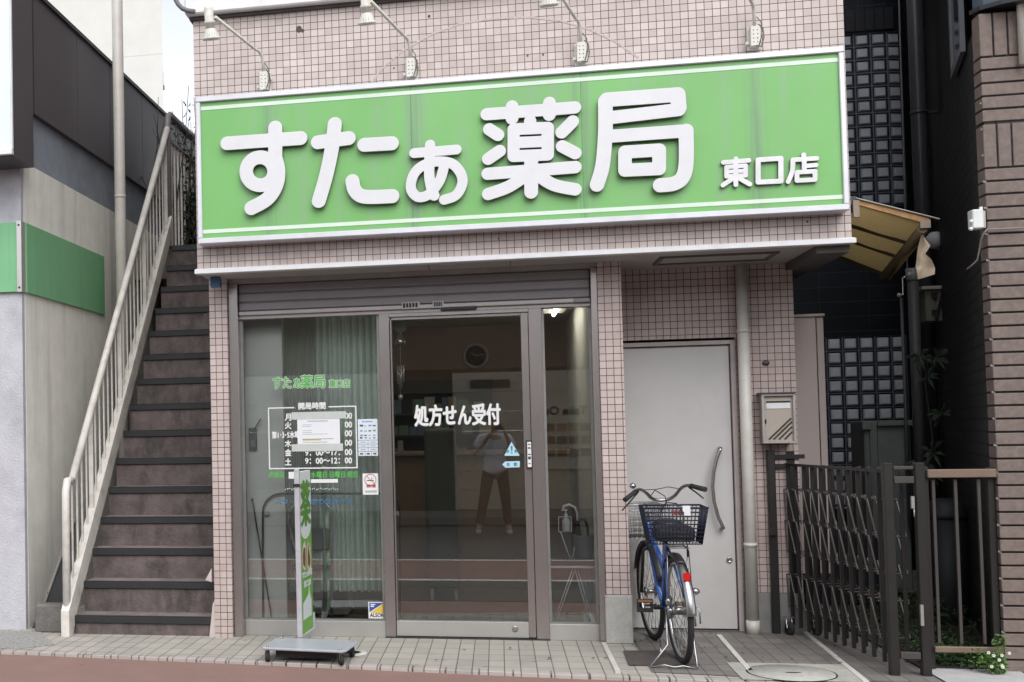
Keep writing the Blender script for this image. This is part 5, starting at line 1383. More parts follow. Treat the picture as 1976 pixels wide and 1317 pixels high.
def fs_layer(txt, u0, u1, z0, z1, m, nm, off):
    c = bpy.data.curves.new(nm, 'FONT'); c.body = txt; o = bpy.data.objects.new(nm, c); COL.objects.link(o); bpy.context.view_layer.update()
    me = bpy.data.meshes.new_from_object(o.evaluated_get(bpy.context.evaluated_depsgraph_get())); bpy.data.objects.remove(o)
    n = len(me.vertices); co = np.zeros(n * 3); me.vertices.foreach_get('co', co); co = co.reshape(-1, 3); lo, hi = co.min(0), co.max(0)
    out = []
    for x, y, _ in co:
        q = fb(u0 + (u1 - u0) * (x - lo[0]) / (hi[0] - lo[0]), off, 0.11 + (z0 + (z1 - z0) * (y - lo[1]) / (hi[1] - lo[1])) * (ztp - 0.115)) - ROOTLOC[fs.name]; out += list(q)
    me.vertices.foreach_set('co', out); me.update(); me.materials.clear(); me.materials.append(m); o = bpy.data.objects.new(nm, me); COL.objects.link(o); o.parent = fs
    return o
fs_text('薬', 0.1, 0.90, 0.665, 0.945, mat('kanji_green', (0.10, 0.27, 0.03), rough=0.4), 'large_kanji', 0.05)
fs_text('すたぁ薬局', 0.08, 0.92, 0.345, 0.385, M_fwhite, 'shop_name')
fs_text('東口店', 0.2, 0.8, 0.285, 0.325, M_fwhite, 'branch_name')
b = MB(); b.prism([fb(1.02, -0.013, 0.103), fb(1.5, -0.013, 0.103), fb(1.2, -0.013, 0.14), fb(1.05, -0.013, 0.22)], nn * -0.02, nn * 0.02); b.build('brace', M_fbase, fs)
# ------------------------------------------------------------------ writing and stickers on the glass
YT = YG - 0.0055
M_ltw = mat('vinyl_white', (0.72, 0.72, 0.71), rough=0.5, var=0.03)
M_ltg = mat('vinyl_green', (0.09, 0.40, 0.075), rough=0.5, var=0.03)
M_ltb = mat('vinyl_blue', (0.045, 0.15, 0.27), rough=0.5, var=0.03)
M_ink = mat('print_ink', (0.045, 0.045, 0.05), rough=0.6)
M_paper = mat('paper_white', (0.74, 0.745, 0.77), rough=0.7, var=0.02)


def word(txt, x0, x1, ytop, ybot, m, name, parent, bold=0.0, Y=YT, depth=0.0004):
    """One line of vinyl lettering between photo pixels; bold (pixels) thickens it with shifted layers."""
    ym = (ytop + ybot) / 2; xm = (x0 + x1) / 2
    a, b_ = P(x0, ym, Y=Y), P(x1, ym, Y=Y)
    h = PZ(xm, ytop, Y) - PZ(xm, ybot, Y); zb = PZ(xm, ybot, Y); k = abs(b_.x - a.x) / (x1 - x0)
    sh_ = [(0, 0)] if bold <= 0 else [(0, 0), (bold, 0), (-bold, 0), (0, bold), (0, -bold)] + ([(bold * .7, bold * .7), (-bold * .7, bold * .7), (bold * .7, -bold * .7), (-bold * .7, -bold * .7)] if bold > 1 else [])
    obs = [text_mesh(txt, h, m, name, parent, a.x + dx * k, Y - i * 0.00008, zb + dz * k, width=b_.x - a.x, depth=depth) for i, (dx, dz) in enumerate(sh_)]
    return obs[0] if len(obs) == 1 else join_meshes(name, obs, parent)


lt = []
for txt, x0, x1, y0, y1 in (('すたぁ', 527, 580, 728, 750), ('薬局', 581, 627, 724, 749), ('東口店', 635, 675, 733, 748)):
    lt.append(word(txt, x0, x1, y0, y1, M_ltg, 'w', win_l, 0.45, YT - 0.0014))
    lt.append(word(txt, x0, x1, y0, y1, mat('vinyl_pale', (0.60, 0.66, 0.58), rough=0.5), 'w', win_l, 1.5, YT))
join_meshes('shop_name', lt, win_l)
lt = [word('開局時間', 576, 628, 777, 790, M_ltw, 'w', win_l, 0.5)]
for txt, yb in (('月', 812), ('火', 828), ('木', 863), ('金', 880), ('土', 898)): lt.append(word(txt, 550, 562, yb - 13, yb, M_ltw, 'w', win_l, 0.5))
lt.append(word('第1･3･5水曜', 525, 578, 833, 846, M_ltw, 'w', win_l, 0.5))
for txt, yb in (('9：00～17：00', 809), ('9：00～17：00', 826), ('9：00～17：00', 843), ('9：00～17：00', 861), ('9：00～17：00', 879), ('9：00～12：00', 895)):
    lt.append(word(txt, 589, 679, yb - 11, yb, M_ltw, 'w', win_l, 0.5))
b = MB()
fx0, fx1, fz0, fz1 = rect(518, 785, 689, 905, YT)
xa, xb = PX(568, 785, YT), PX(634, 783, YT); lw = 0.009
for q in ((fx0, fx1, fz0, fz0 + lw), (fx0, fx0 + lw, fz0 + lw, fz1 - lw), (fx1 - lw, fx1, fz0 + lw, fz1 - lw), (fx0, xa, fz1 - lw, fz1), (xb, fx1, fz1 - lw, fz1)): b.box(q[0], q[1], YT - 0.0003, YT + 0.0003, q[2], q[3])
lt.append(b.build('w', M_ltw, win_l))
join_meshes('opening_hours', lt, win_l)
lt = [word('休局日', 518, 548, 911, 922, M_ltg, 'w', win_l, 0.4), word('水曜日.日曜日.祝日', 600, 690, 910, 922, M_ltg, 'w', win_l, 0.4)]
b = MB(); x0, x1, z0, z1 = rect(557, 911, 584, 924, YT); b.box(x0, x1, YT - .0003, YT + .0003, z0, z1); x0, x1, z0, z1 = rect(600, 925, 652, 932, YT); b.box(x0, x1, YT - .0003, YT + .0003, z0, z1)
lt.append(b.build('w', M_ltw, win_l)); join_meshes('closed_days', lt, win_l)
b = MB()
for i in range(26):
    p = P(551 + i * 4.0, 945 - (i % 3), Y=YT); b.box(p.x - 0.003, p.x + 0.003 + 0.002 * (i % 2), YT - .0003, YT + .0003, p.z - 0.003, p.z + 0.004)
b.build('small_print', M_ltw, win_l)
word('スター　前店の支店です', 532, 681, 962, 974, M_ltb, 'branch_note', win_l, 0.3)
lt = [word('処方せん受付', 800, 965, 781, 821, M_ltw, 'w', leaf, 1.3, YG - 0.0095), word('処方せん受付', 800.5, 965.5, 782, 822, M_ink, 'w', leaf, 2.2, YG - 0.0072)]
join_meshes('reception_lettering', lt, leaf)


def sticker(nm, label, cat, px, m, Y=YT - 0.0006):
    x0, x1, z0, z1 = rect(*px, Y)
    t = thing(nm, label, cat, ((x0 + x1) / 2, Y, z0))
    MB().box(x0, x1, Y - 0.0004, Y + 0.0004, z0, z1).build('sheet', m, t)
    return t, x0, x1, z0, z1


def pr(t, name, items, m, Y=YT - 0.0016):
    b = MB()
    for x0, x1, z0, z1 in items: b.box(x0, x1, Y - 0.0003, Y + 0.0003, z0, z1)
    return b.build(name, m, t)


# taped notice
t, x0, x1, z0, z1 = sticker('paper_notice', 'white paper notice taped over the opening hours on the window', 'notice', (574, 803, 656, 866), M_paper, YT - 0.002)
W, H = x1 - x0, z1 - z0
rnd = random.Random(2)
it = [(x0 + W * .24, x0 + W * .72, z1 - H * .17, z1 - H * .145)]
for i, (u, w_) in enumerate(((.26, .22), (.31, .2), (.44, .22), (.50, .22), (.55, .6))): it.append((x0 + W * .12, x0 + W * (.12 + w_), z1 - H * u - .003, z1 - H * u))
pr(t, 'text_lines', it, mat('notice_ink', (0.32, 0.34, 0.42), rough=0.7), YT - 0.003)
pr(t, 'highlight', [(x0 + W * .12, x0 + W * .55, z1 - H * .75, z1 - H * .715), (x0 + W * .12, x0 + W * .30, z1 - H * .81, z1 - H * .79)], mat('highlighter', (0.50, 0.48, 0.18), rough=0.7), YT - 0.003)
pr(t, 'bold_line', [(x0 + W * .12, x0 + W * .85, z1 - H * .712, z1 - H * .70), (x0 + W * .31, x0 + W * .7, z1 - H * .81, z1 - H * .80)], M_ink, YT - 0.003)
M_tape = mat('tape_pale', (0.52, 0.55, 0.52), rough=0.35, var=0.06)
for px in ((563, 795, 668, 809), (563, 857, 662, 871)):
    a0, a1, c0, c1 = rect(*px, YT - 0.0035); MB().box(a0, a1, YT - 0.0039, YT - 0.0033, c0, c1).build('tape', M_tape, t)
# payment sticker
t, x0, x1, z0, z1 = sticker('payment_sticker', 'white sticker of small payment marks in a printed grid, above the no smoking sticker', 'sticker', (691, 809, 729, 880), mat('sticker_paleblue', (0.66, 0.71, 0.76), rough=0.5, var=0.02))
W, H = x1 - x0, z1 - z0
pr(t, 'grid_lines', [(x0, x1, z0 + H * f, z0 + H * f + .0025) for f in (.115, .215, .315, .42)] + [((x0 + x1) / 2 - .001, (x0 + x1) / 2 + .001, z0 + H * .12, z0 + H * .42), (x0 + W * .33, x0 + W * .345, z0, z0 + H * .11), (x0 + W * .66, x0 + W * .675, z0, z0 + H * .11)], M_ink)
it = []; it2 = []
for r_, f in enumerate((.80, .66, .54, .47)):
    for c_ in range(4):
        w_ = W * rnd.uniform(.09, .17); h_ = H * rnd.uniform(.025, .05); xx = x0 + W * (.1 + .22 * c_)
        (it if (r_ + c_) % 3 == 0 else it2).append((xx, xx + w_, z0 + H * f, z0 + H * f + h_))
for f in (.16, .26, .36):
    for c_ in (.12, .62): it2.append((x0 + W * c_, x0 + W * (c_ + .26), z0 + H * f, z0 + H * f + .005))
for c_ in (.08, .42, .75): it.append((x0 + W * c_, x0 + W * (c_ + .16), z0 + H * .035, z0 + H * .075))
pr(t, 'dark_marks', it, M_ink); pr(t, 'grey_marks', it2, mat('mark_grey', (0.25, 0.30, 0.38), rough=0.6))
pr(t, 'blue_heading', [(x0 + W * .22, x0 + W * .33, z1 - H * .09, z1 - H * .045), (x0 + W * .37, x0 + W * .75, z1 - H * .085, z1 - H * .055)], mat('mark_blue', (0.16, 0.36, 0.60), rough=0.6))
# no smoking
t, x0, x1, z0, z1 = sticker('no_smoking_sticker', 'white no smoking sticker with a red ring and struck cigarette on the window', 'sticker', (700, 914, 730, 955), mat('sticker_white', (0.74, 0.73, 0.74), rough=0.5, var=0.02))
W, H = x1 - x0, z1 - z0; c = Vector(((x0 + x1) / 2, YT - 0.0018, z1 - H * .30))
M_red = mat('sticker_red', (0.42, 0.07, 0.065), rough=0.5)
b = MB(); b.tube([c + Vector((math.cos(a) * W * .36, 0, math.sin(a) * W * .36)) for a in [2 * PI * k / 28 for k in range(28)]], 0.0022, 4, closed=True); b.bar(c + Vector((-W * .26, 0, W * .26)), c + Vector((W * .26, 0, -W * .26)), 0.004, 0.001, up=(0, 1, 0)); b.build('red_ring', M_red, t)
pr(t, 'cigarette', [(c.x - W * .22, c.x + W * .22, c.z - .008, c.z - .002), (c.x + .008, c.x + .012, c.z + .002, c.z + .018)], M_ink)
word('禁煙', 707, 725, 935, 941, M_red, 'print_title', t, 0.3, YT - 0.0016); pr(t, 'print_lines', [(x0 + W * .15, x1 - W * .12, z0 + H * .16, z0 + H * .185), (x0 + W * .15, x1 - W * .12, z0 + H * .11, z0 + H * .125)], M_ink)
# security sticker
t, x0, x1, z0, z1 = sticker('security_sticker', 'blue and yellow security company sticker at the lower right corner of the window', 'sticker', (711, 1162, 743, 1194), mat('sticker_white', ()))
W, H = x1 - x0, z1 - z0; Yq = YT - 0.0016
b = MB(); b.prism([(x0 + W * .06, Yq, z1 - H * .05), (x1 - W * .06, Yq, z1 - H * .05), (x0 + W * .06, Yq, z0 + H * .38)], (0, -0.0003, 0), (0, .0003, 0)); b.build('blue_corner', mat('sticker_blue', (0.045, 0.09, 0.28), rough=0.4), t)
b = MB(); b.prism([(x1 - W * .06, Yq, z1 - H * .07), (x1 - W * .06, Yq, z0 + H * .34), (x0 + W * .12, Yq, z0 + H * .34)], (0, -0.0003, 0), (0, .0003, 0)); b.build('yellow_corner', mat('sticker_yellow', (0.72, 0.47, 0.05), rough=0.4), t)
word('ALSOK', 714, 741, 1184, 1191, M_ink, 'print_name', t, 0.3, Yq)
pr(t, 'white_marks', [(x0 + W * .14, x0 + W * .42, z1 - H * .18, z1 - H * .12), (x0 + W * .14, x0 + W * .34, z1 - H * .30, z1 - H * .22)], M_paper, Yq - 0.001)
# triangular and arrow stickers on the sliding door
M_pblue = mat('sticker_skyblue', (0.46, 0.66, 0.76), rough=0.4, var=0.03); M_teal = mat('sticker_teal', (0.04, 0.24, 0.33), rough=0.4)
Yd = YG - 0.0065
q = [P(987, 853, Y=Yd), P(1003, 880, Y=Yd), P(973, 880, Y=Yd)]
t = thing('warning_sticker', 'pale blue triangular warning sticker with an exclamation mark on the sliding door', 'sticker', (q[0].x, Yd, q[1].z))
b = MB(); b.prism(q, (0, -.0004, 0), (0, .0004, 0)); b.build('sheet', M_pblue, t)
cxq = q[0].x; b = MB(); Yw = Yd - 0.001; b.prism([(cxq - .008, Yw, q[0].z - .03), (cxq + .008, Yw, q[0].z - .03), (cxq + .003, Yw, q[0].z - .07), (cxq - .003, Yw, q[0].z - .07)], (0, -.0003, 0), (0, .0003, 0)); b.ball((cxq, Yw, q[0].z - .08), .0055, 1, .05, 1, n=10); b.build('mark', M_teal, t)
word('自', 977, 982, 868, 874, M_teal, 'print_left', t, 0.2, Yw); word('動', 993, 998, 868, 874, M_teal, 'print_right', t, 0.2, Yw)
q = [P(969, 897, Y=Yd), P(975, 891, Y=Yd), P(1003, 890, Y=Yd), P(1003, 902, Y=Yd), P(976, 903, Y=Yd)]
t = thing('arrow_sticker', 'pale blue arrow sticker pointing left below the triangular one on the sliding door', 'sticker', (q[0].x, Yd, q[4].z))
b = MB(); b.prism(q, (0, -.0004, 0), (0, .0004, 0)); b.build('sheet', M_pblue, t)
word('自　動', 978, 998, 893, 900, M_teal, 'print', t, 0.2, Yw); 

# ------------------------------------------------------------------ inside the shop
M_part = mat('pale_partition', (0.86, 0.87, 0.82), rough=0.7, var=0.05, scale=2)
x0, x1, z0, z1 = rect(468, 606, 549, 1196, 9.10)
x1 = PX(549, 900, 8.86)
tag(MB().box(-1.92, x1, 8.86, 8.90, 0.02, 2.4).build('partition', M_part, bevel=0.003), 'pale partition panel inside the shop at the left end of the window', 'partition')
M_curt = thin_cloth('green_curtain', (0.70, 0.80, 0.74), 0.3)
YC = 8.99
xc0, xc1 = PX(612, 800, YC), PX(745, 800, YC); zc0, zc1 = PZ(680, 1141, YC), 2.42
def fold(u): return 0.028 * math.sin(u * 52 + 2.2 * math.sin(u * 9)) + 0.012 * math.sin(u * 131 + 1.0)
b = MB(); b.sheet(150, 6, lambda u, v: Vector((xc0 + (xc1 - xc0) * u, YC + fold(u) * (1 - 0.25 * v), zc0 + (zc1 - zc0) * v + 0.004 * math.sin(u * 60))))
cu = thing('curtain', 'pale green pleated curtain hanging inside the left window', 'curtain', ((xc0 + xc1) / 2, YC, zc0))
b.build('cloth', M_curt, cu)
b = MB(); b.tube([(xc0 - 0.2, YC, 2.43), (xc1, YC, 2.43)], 0.012, 8); b.build('rail', M_steel, cu)
xb0, xb1 = PX(550, 800, 9.03), PX(618, 800, 9.03)
b = MB(); b.sheet(90, 4, lambda u, v: Vector((xb0 + (xb1 - xb0) * u, 9.03 + 0.012 * math.sin(u * 95), 0.27 + 2.13 * v)))
tag(b.build('net_curtain', thin_cloth('grey_net', (0.52, 0.55, 0.50), 0.3)), 'darker grey curtain behind the partition edge in the left window', 'curtain')
x0, x1, z0, z1 = rect(590, 1142, 672, 1200, 9.45)
cb = thing('storage_cabinet', 'low pale cabinet standing under the curtain behind the window', 'cabinet', ((x0 + x1) / 2, 9.5, 0.02))
MB().box(x0, x1, 9.45, 9.8, 0.04, z1 + .04).build('body', mat('cabinet_pale', (0.50, 0.49, 0.44), rough=0.6), cb, bevel=0.006)
MB().box(x0 + .02, x1 - .02, 9.445, 9.4495, 0.07, z1 + .02).build('door', mat('cabinet_door', (0.46, 0.45, 0.41), rough=0.6), cb)
# tube frame
tf = thing('tube_frame', 'black rounded tube frame standing just behind the glass', 'frame', (-1.2, 8.83, 0.02))
pts = [P(x, y, Y=8.83) for x, y in ((508, 1197), (507, 1085), (507, 990))] 
for k in range(1, 8): pts.append(P(507 + 33 * (1 - math.cos(PI / 2 * k / 8)), 990 - 36 * math.sin(PI / 2 * k / 8), Y=8.83))
pts += [P(542, 953, Y=8.83), P(740, 953, Y=8.83)]
for k in range(1, 9): pts.append(P(740 + 31 * math.sin(PI / 2 * k / 8), 953 + 34 * (1 - math.cos(PI / 2 * k / 8)), Y=8.83))
pts += [P(772, 1090, Y=8.83), P(772, 1197, Y=8.83)]
MB().tube(pts, 0.008, 8).build('tube', mat('black_tube', (0.03, 0.032, 0.03), rough=0.35), tf)
for px in (515, 765):
    q = P(px, 991, Y=8.82); MB().box(q.x - .018, q.x + .018, 8.81, 8.835, q.z - .014, q.z + .014).build('clip', M_offw, tf, bevel=0.003)
st_ = thing('walking_stick', 'thin black stick leaning behind the left window', 'stick', (-1.65, 8.8, 0.1))
q0, q1 = P(525, 1197, Y=8.80), P(487, 965, Y=8.80)
MB().tube([q0, q1], 0.006, 8).build('shaft', M_black, st_); MB().ball(q1, 0.012, n=10).build('knob', M_black, st_)
hs_ = thing('handset', 'black handset with a tilted antenna mounted on the pale partition', 'handset', (-1.8, 8.85, 1.3))
x0, x1, z0, z1 = rect(480, 826, 495, 870, 8.83)
MB().box(x0, x1, 8.83, 8.8595, z0, z1).build('body', mat('handset_black', (0.05, 0.05, 0.052), rough=0.4), hs_, bevel=0.006)
b = MB(); q0, q1 = P(489, 832, Y=8.82), P(503, 809, Y=8.80); b.bar(q0, q1, 0.010, 0.008, up=(0, 1, 0)); b.build('antenna', M_black, hs_)
MB().box(x0 + .015, x1 - .012, 8.826, 8.8295, z0 + .03, z0 + .08).build('keypad', mat('keypad_grey', (0.2, 0.2, 0.2), rough=0.5), hs_)
# folding chair
ch = thing('folding_chair', 'grey folding chair with a dark seat beside the floor sign behind the glass', 'chair', (-1.35, 9.0, 0.1))
M_chr = mat('chair_tube', (0.55, 0.55, 0.54), rough=0.3, metal=0.5)
b = MB(); b.tube([P(606, 1165, Y=8.95), P(570, 1060, Y=8.95), P(556, 1010, Y=8.95), P(558, 985, Y=8.95), P(572, 970, Y=8.95), P(600, 966, Y=8.95), P(625, 966, Y=8.95), P(640, 985, Y=8.95), P(640, 1165, Y=8.95)], 0.011, 8); b.build('back_frame', M_chr, ch)
x0, x1, z0, z1 = rect(562, 1020, 636, 1062, 8.98); MB().box(x0, x1, 8.96, 8.985, z0, z1).build('backrest', mat('chair_pad', (0.13, 0.135, 0.135), rough=0.6), ch, bevel=0.01)
x0, x1, z0, z1 = rect(565, 1090, 640, 1100, 9.0); MB().box(x0, x1, 8.99, 9.35, z0, z1).build('seat', mat('chair_pad', ()), ch, bevel=0.008)
for dx in (0.01, 0.25):
    MB().tube([(x0 + dx, 9.0, z0), (x0 + dx, 9.35, 0.03)], 0.011, 8).build('leg', M_chr, ch)
# wind chime in the doorway
wc = thing('wind_chime', 'wind chime of metal tubes under a pale disc hanging inside the door', 'wind chime', (-.7, 8.86, 1.8))
q = P(772, 628, Y=8.86)
b = MB(); b.lathe([(0.0, -0.006), (0.052, -0.006), (0.054, 0), (0.052, .006), (0, .006)], q, (0, -1, 0), 24); b.build('disc', mat('chime_disc', (0.52, 0.54, 0.47), rough=0.6), wc)
b = MB(); q2 = P(772, 660, Y=8.86)
for dx in (-.02, .0, .02): b.tube([(q.x + dx * .3, 8.86, q.z - .05), (q2.x + dx, 8.86, q2.z + .01)], 0.0015, 4)
b.tube([(q2.x, 8.86, q2.z), (q2.x, 8.86, PZ(772, 706, 8.86))], 0.0015, 4); b.build('string', M_offw, wc)
b = MB(); b.lathe([(0.0, 0.04), (0.02, 0.036), (0.036, 0.01), (0.04, -0.02), (0.036, -0.02), (0.03, 0.01)], q2, n=16); b.build('bell', mat('bell_metal', (0.5, 0.5, 0.46), rough=0.2, metal=0.8), wc)
for i, (dx, y1_) in enumerate(((-.022, 742), (-.008, 752), (.006, 748), (.02, 738))):
    z0_ = PZ(772, 706, 8.86); z1_ = PZ(772, y1_, 8.86); MB().tube([(q2.x + dx, 8.86 + .01 * (i % 2), z0_), (q2.x + dx, 8.86 + .01 * (i % 2), z1_)], 0.0045, 8).build('tube', M_alu, wc)
b = MB(); q3 = P(773, 766, Y=8.86); b.lathe([(0, .02), (.016, .012), (.02, -.004), (.014, -.018), (0, -.022)], q3, n=14); b.tube([(q3.x, 8.86, q3.z), (q3.x, 8.86, PZ(772, 706, 8.86))], .0012, 4); b.build('clapper', M_alu, wc)
# wall clock
q = P(918, 687, Y=12.56); ck = thing('wall_clock', 'round wall clock on the brown back wall of the shop', 'clock', q)
b = MB(); b.lathe([(0.105, 0.0), (0.105, .02), (0.128, .03), (0.135, .015), (0.13, 0)], (q.x, 12.59, q.z), (0, -1, 0), 32); b.build('rim', mat('clock_rim', (0.30, 0.26, 0.22), rough=0.4), ck)
b = MB(); b.lathe([(0.0, 0.012), (0.106, 0.012)], (q.x, 12.59, q.z), (0, -1, 0), 32); b.build('face', mat('clock_face', (0.20, 0.17, 0.145), rough=0.5), ck)
b = MB(); c = Vector((q.x, 12.57, q.z))
b.bar(c, c + Vector((-.055, 0, .035)), .008, .003, up=(0, 1, 0)); b.bar(c, c + Vector((.085, 0, .012)), .006, .003, up=(0, 1, 0)); b.build('hands', mat('clock_hand', (0.4, 0.38, 0.34), rough=0.5), ck)
# reception counter, shelves with boxes
rc = thing('reception_counter', 'brown wooden reception counter at the back of the shop', 'counter', (-.5, 11.2, .02))
x0, x1, z0, z1 = rect(720, 872, 876, 1060, 11.2)
MB().box(-1.2, 0.62, 11.2, 11.6, .02, z1 - .04).build('body', mat('counter_wood', (0.15, 0.095, 0.06), rough=0.5, var=0.12, scale=6), rc)
MB().box(-1.25, 0.64, 11.15, 11.65, z1 - .039, z1).build('top', mat('counter_top', (0.17, 0.115, 0.08), rough=0.4, var=0.1), rc, bevel=.005)
sh = thing('medicine_shelves', 'dark shelves of small medicine boxes behind the counter', 'shelves', (-.5, 12.3, 1))
b = MB(); b.box(-1.3, -.05, 12.5, 12.55, .9, 2.0); 
for z_ in (.95, 1.2, 1.42, 1.64, 1.86): b.box(-1.3, -.05, 12.25, 12.5, z_, z_ + .015)
b.build('rack', mat('rack_dark', (0.07, 0.065, 0.055), rough=0.6), sh)
rnd = random.Random(4)
pal = [mat('box_pale', (0.34, 0.34, 0.31), rough=0.6), mat('box_blue', (0.12, 0.16, 0.23), rough=0.6), mat('box_tan', (0.26, 0.2, 0.13), rough=0.6), mat('box_green', (0.12, 0.2, 0.14), rough=0.6)]
for z_ in (.966, 1.216, 1.436, 1.656):
    x = -1.28
    while x < -.15:
        w_ = rnd.uniform(.05, .13); h_ = rnd.uniform(.08, .17)
        if rnd.random() < .82:
            o = MB().box(x, x + w_ - .008, 12.27, 12.4, z_, z_ + h_).build('medicine_box', pal[rnd.randrange(4)]); tag(o, 'small medicine box on the dark shelves behind the reception counter', 'box', 'medicine boxes on the shelves')
        x += w_
# grey-green seat back seen through the door
sb = thing('waiting_seat', 'grey green upholstered seat back facing the counter inside the door', 'seat', (-.35, 10.4, .02))
x0, x1, z0, z1 = rect(818, 822, 880, 900, 10.4)
MB().box(x0, x1, 10.4, 10.48, .12, z1 - .02).build('backrest', mat('seat_green', (0.06, 0.062, 0.048), rough=0.8), sb, bevel=.04, seg=3)
MB().box(x0 - .01, x1 + .01, 10.48, 10.95, .40, .50).build('seat', mat('seat_green', ()), sb, bevel=.03, seg=2)
for dx in (0.02, x1 - x0 - .05):
    MB().box(x0 + dx, x0 + dx + .03, 10.5, 10.53, .02, .40).build('leg', M_steel, sb)
# doormat inside
q0, q1 = P(800, 1182, Y=8.9), P(1024, 1196, Y=8.9)
tag(MB().box(-.62, .19, 8.80, 9.45, .0205, .034).build('doormat', mat('navy_mat', (0.018, 0.02, 0.026), rough=0.95)), 'dark doormat just inside the sliding door', 'mat')
# side table with umbrella bags, sanitiser and bin behind the narrow window
tb_ = thing('side_table', 'small dark table on white crossed legs behind the narrow right window', 'table', (.43, 8.95, .02))
x0, x1, z0, z1 = rect(1054, 1079, 1149, 1092, 8.86)
MB().box(x0, x1, 8.86, 9.15, z0, z1 - .0).build('tabletop', mat('table_dark', (0.05, 0.048, 0.05), rough=0.3), tb_, bevel=.003)
MB().box(x0, x1, 8.85, 8.8595, z0 - .016, z0 - .001).build('edge_trim', M_white, tb_)
for px0, px1 in ((1105, 1070), (1109, 1137)):
    for o_ in (0, .02):
        a, c = P(px0, 1098, Y=8.9), P(px1, 1196, Y=8.9); b = MB(); b.tube([(a.x + o_, 8.9 + o_, a.z), (c.x + o_, 8.9 + o_, c.z)], .0045, 6); b.build('leg', M_white, tb_)
ws = thing('wire_stand', 'white wire stand holding a spray bottle on the small table', 'stand', (.42, 8.9, .52))
b = MB(); wp = [P(x, y, Y=8.9) for x, y in ((1100, 1078), (1082, 1028), (1078, 1026), (1078, 998), (1102, 998), (1103, 1026), (1080, 1027))]
b.tube(wp, .0042, 6); b.tube([P(1104, 1078, Y=8.92), P(1113, 1040, Y=8.92)], .0042, 6); b.build('wire', M_white, ws)
bo = thing('spray_bottle', 'clear sanitiser bottle with a white pump on the wire stand', 'bottle', P(1093, 1026, Y=8.91))
q = P(1093, 1026, Y=8.91)
b = MB(); b.lathe([(0.0, 0.0), (.026, 0), (.029, .008), (.029, .075), (.022, .09), (.009, .096), (.009, .104)], q, n=16); b.build('body', mat('bottle_pale', (0.62, 0.64, 0.64), rough=0.2), bo)
b = MB(); b.lathe([(.012, .104), (.012, .125), (.004, .127), (.004, .15)], q, n=12); b.bar(q + Vector((-.03, 0, .153)), q + Vector((.012, 0, .155)), .012, .01); b.build('pump', M_white, bo)
hk = thing('umbrella', 'folded dark umbrella with a white crook handle hooked on the table', 'umbrella', P(1112, 1040, Y=8.94))
b = MB(); b.tube([P(1086, 985, Y=8.94), P(1088, 977, Y=8.94), P(1098, 974, Y=8.94), P(1109, 979, Y=8.94), P(1114, 990, Y=8.94), P(1114, 1005, Y=8.94)], .009, 8); b.build('handle', M_white, hk)
b = MB(); b.tube([P(1114, 1005, Y=8.94), P(1117, 1035, Y=8.94), P(1120, 1078, Y=8.94)], [.008, .02, .012], 8); b.build('canopy', M_black, hk)
bag = thing('plastic_bin', 'translucent plastic bin of umbrella bags with black handles beside the spray bottle', 'bin', P(1127, 1078, Y=8.93))
q = P(1128, 1079, Y=8.93)
b = MB(); b.lathe([(0.0, 0), (.058, 0), (.078, .17), (.082, .172), (.076, .165), (.056, .006)], q, n=22); b.build('tub', thin_cloth('milky_plastic', (0.45, 0.47, 0.46), .5), bag)
for s_ in (-1, 1):
    b = MB(); b.tube([q + Vector((s_ * .03, -.02, .15)), q + Vector((s_ * .035 - .02, -.03, .25)), q + Vector((s_ * .01, -.03, .29)), q + Vector((s_ * .0 + .03, -.02, .24)), q + Vector((.03, -.02, .15))], .005, 6); b.build('handle', M_black, bag)
b = MB(); x0, x1 = PX(1124, 1140, 8.95), PX(1146, 1140, 8.95); b.sheet(14, 6, lambda u, v: Vector((x0 + (x1 - x0) * (u * (1 - .25 * v) + .1 * v), 8.92 + .01 * math.sin(u * 22), PZ(1135, 1098, 8.95) + (.06 - PZ(1135, 1098, 8.95)) * v)))
tag(b.build('plastic_sleeve', thin_cloth('clear_sleeve', (0.42, 0.46, 0.48), .5)), 'clear plastic umbrella sleeves hanging below the small table', 'plastic')

# ------------------------------------------------------------------ bicycle
bike = thing('bicycle', 'blue city bicycle on its rear stand with a navy rear basket and wire front basket', 'bicycle', (1.04, 8.3, 0))
M_tyre = mat('tyre', (0.02, 0.02, 0.021), rough=0.75); M_chrome = mat('chrome', (0.36, 0.36, 0.36), rough=0.3, metal=1.0, var=0.12, scale=30); M_blue = mat('bike_blue', (0.018, 0.10, 0.40), rough=0.25, coat=0.6, var=0.04)
M_rim = mat('rim_alu', (0.62, 0.62, 0.62), rough=0.25, metal=0.85); M_navyb = mat('basket_navy', (0.016, 0.018, 0.036), rough=0.45); M_wire = mat('basket_wire', (0.36, 0.36, 0.355), rough=0.4, metal=0.3)
RW = .335
Rc, Fc = Vector((1.075, 7.90, RW)), Vector((1.01, 8.76, RW))
fwd = (Fc - Rc).normalized(); lean = Vector((-.035, 0, 1)).normalized()
sfw = Vector((-.125, 1, 0)).normalized()
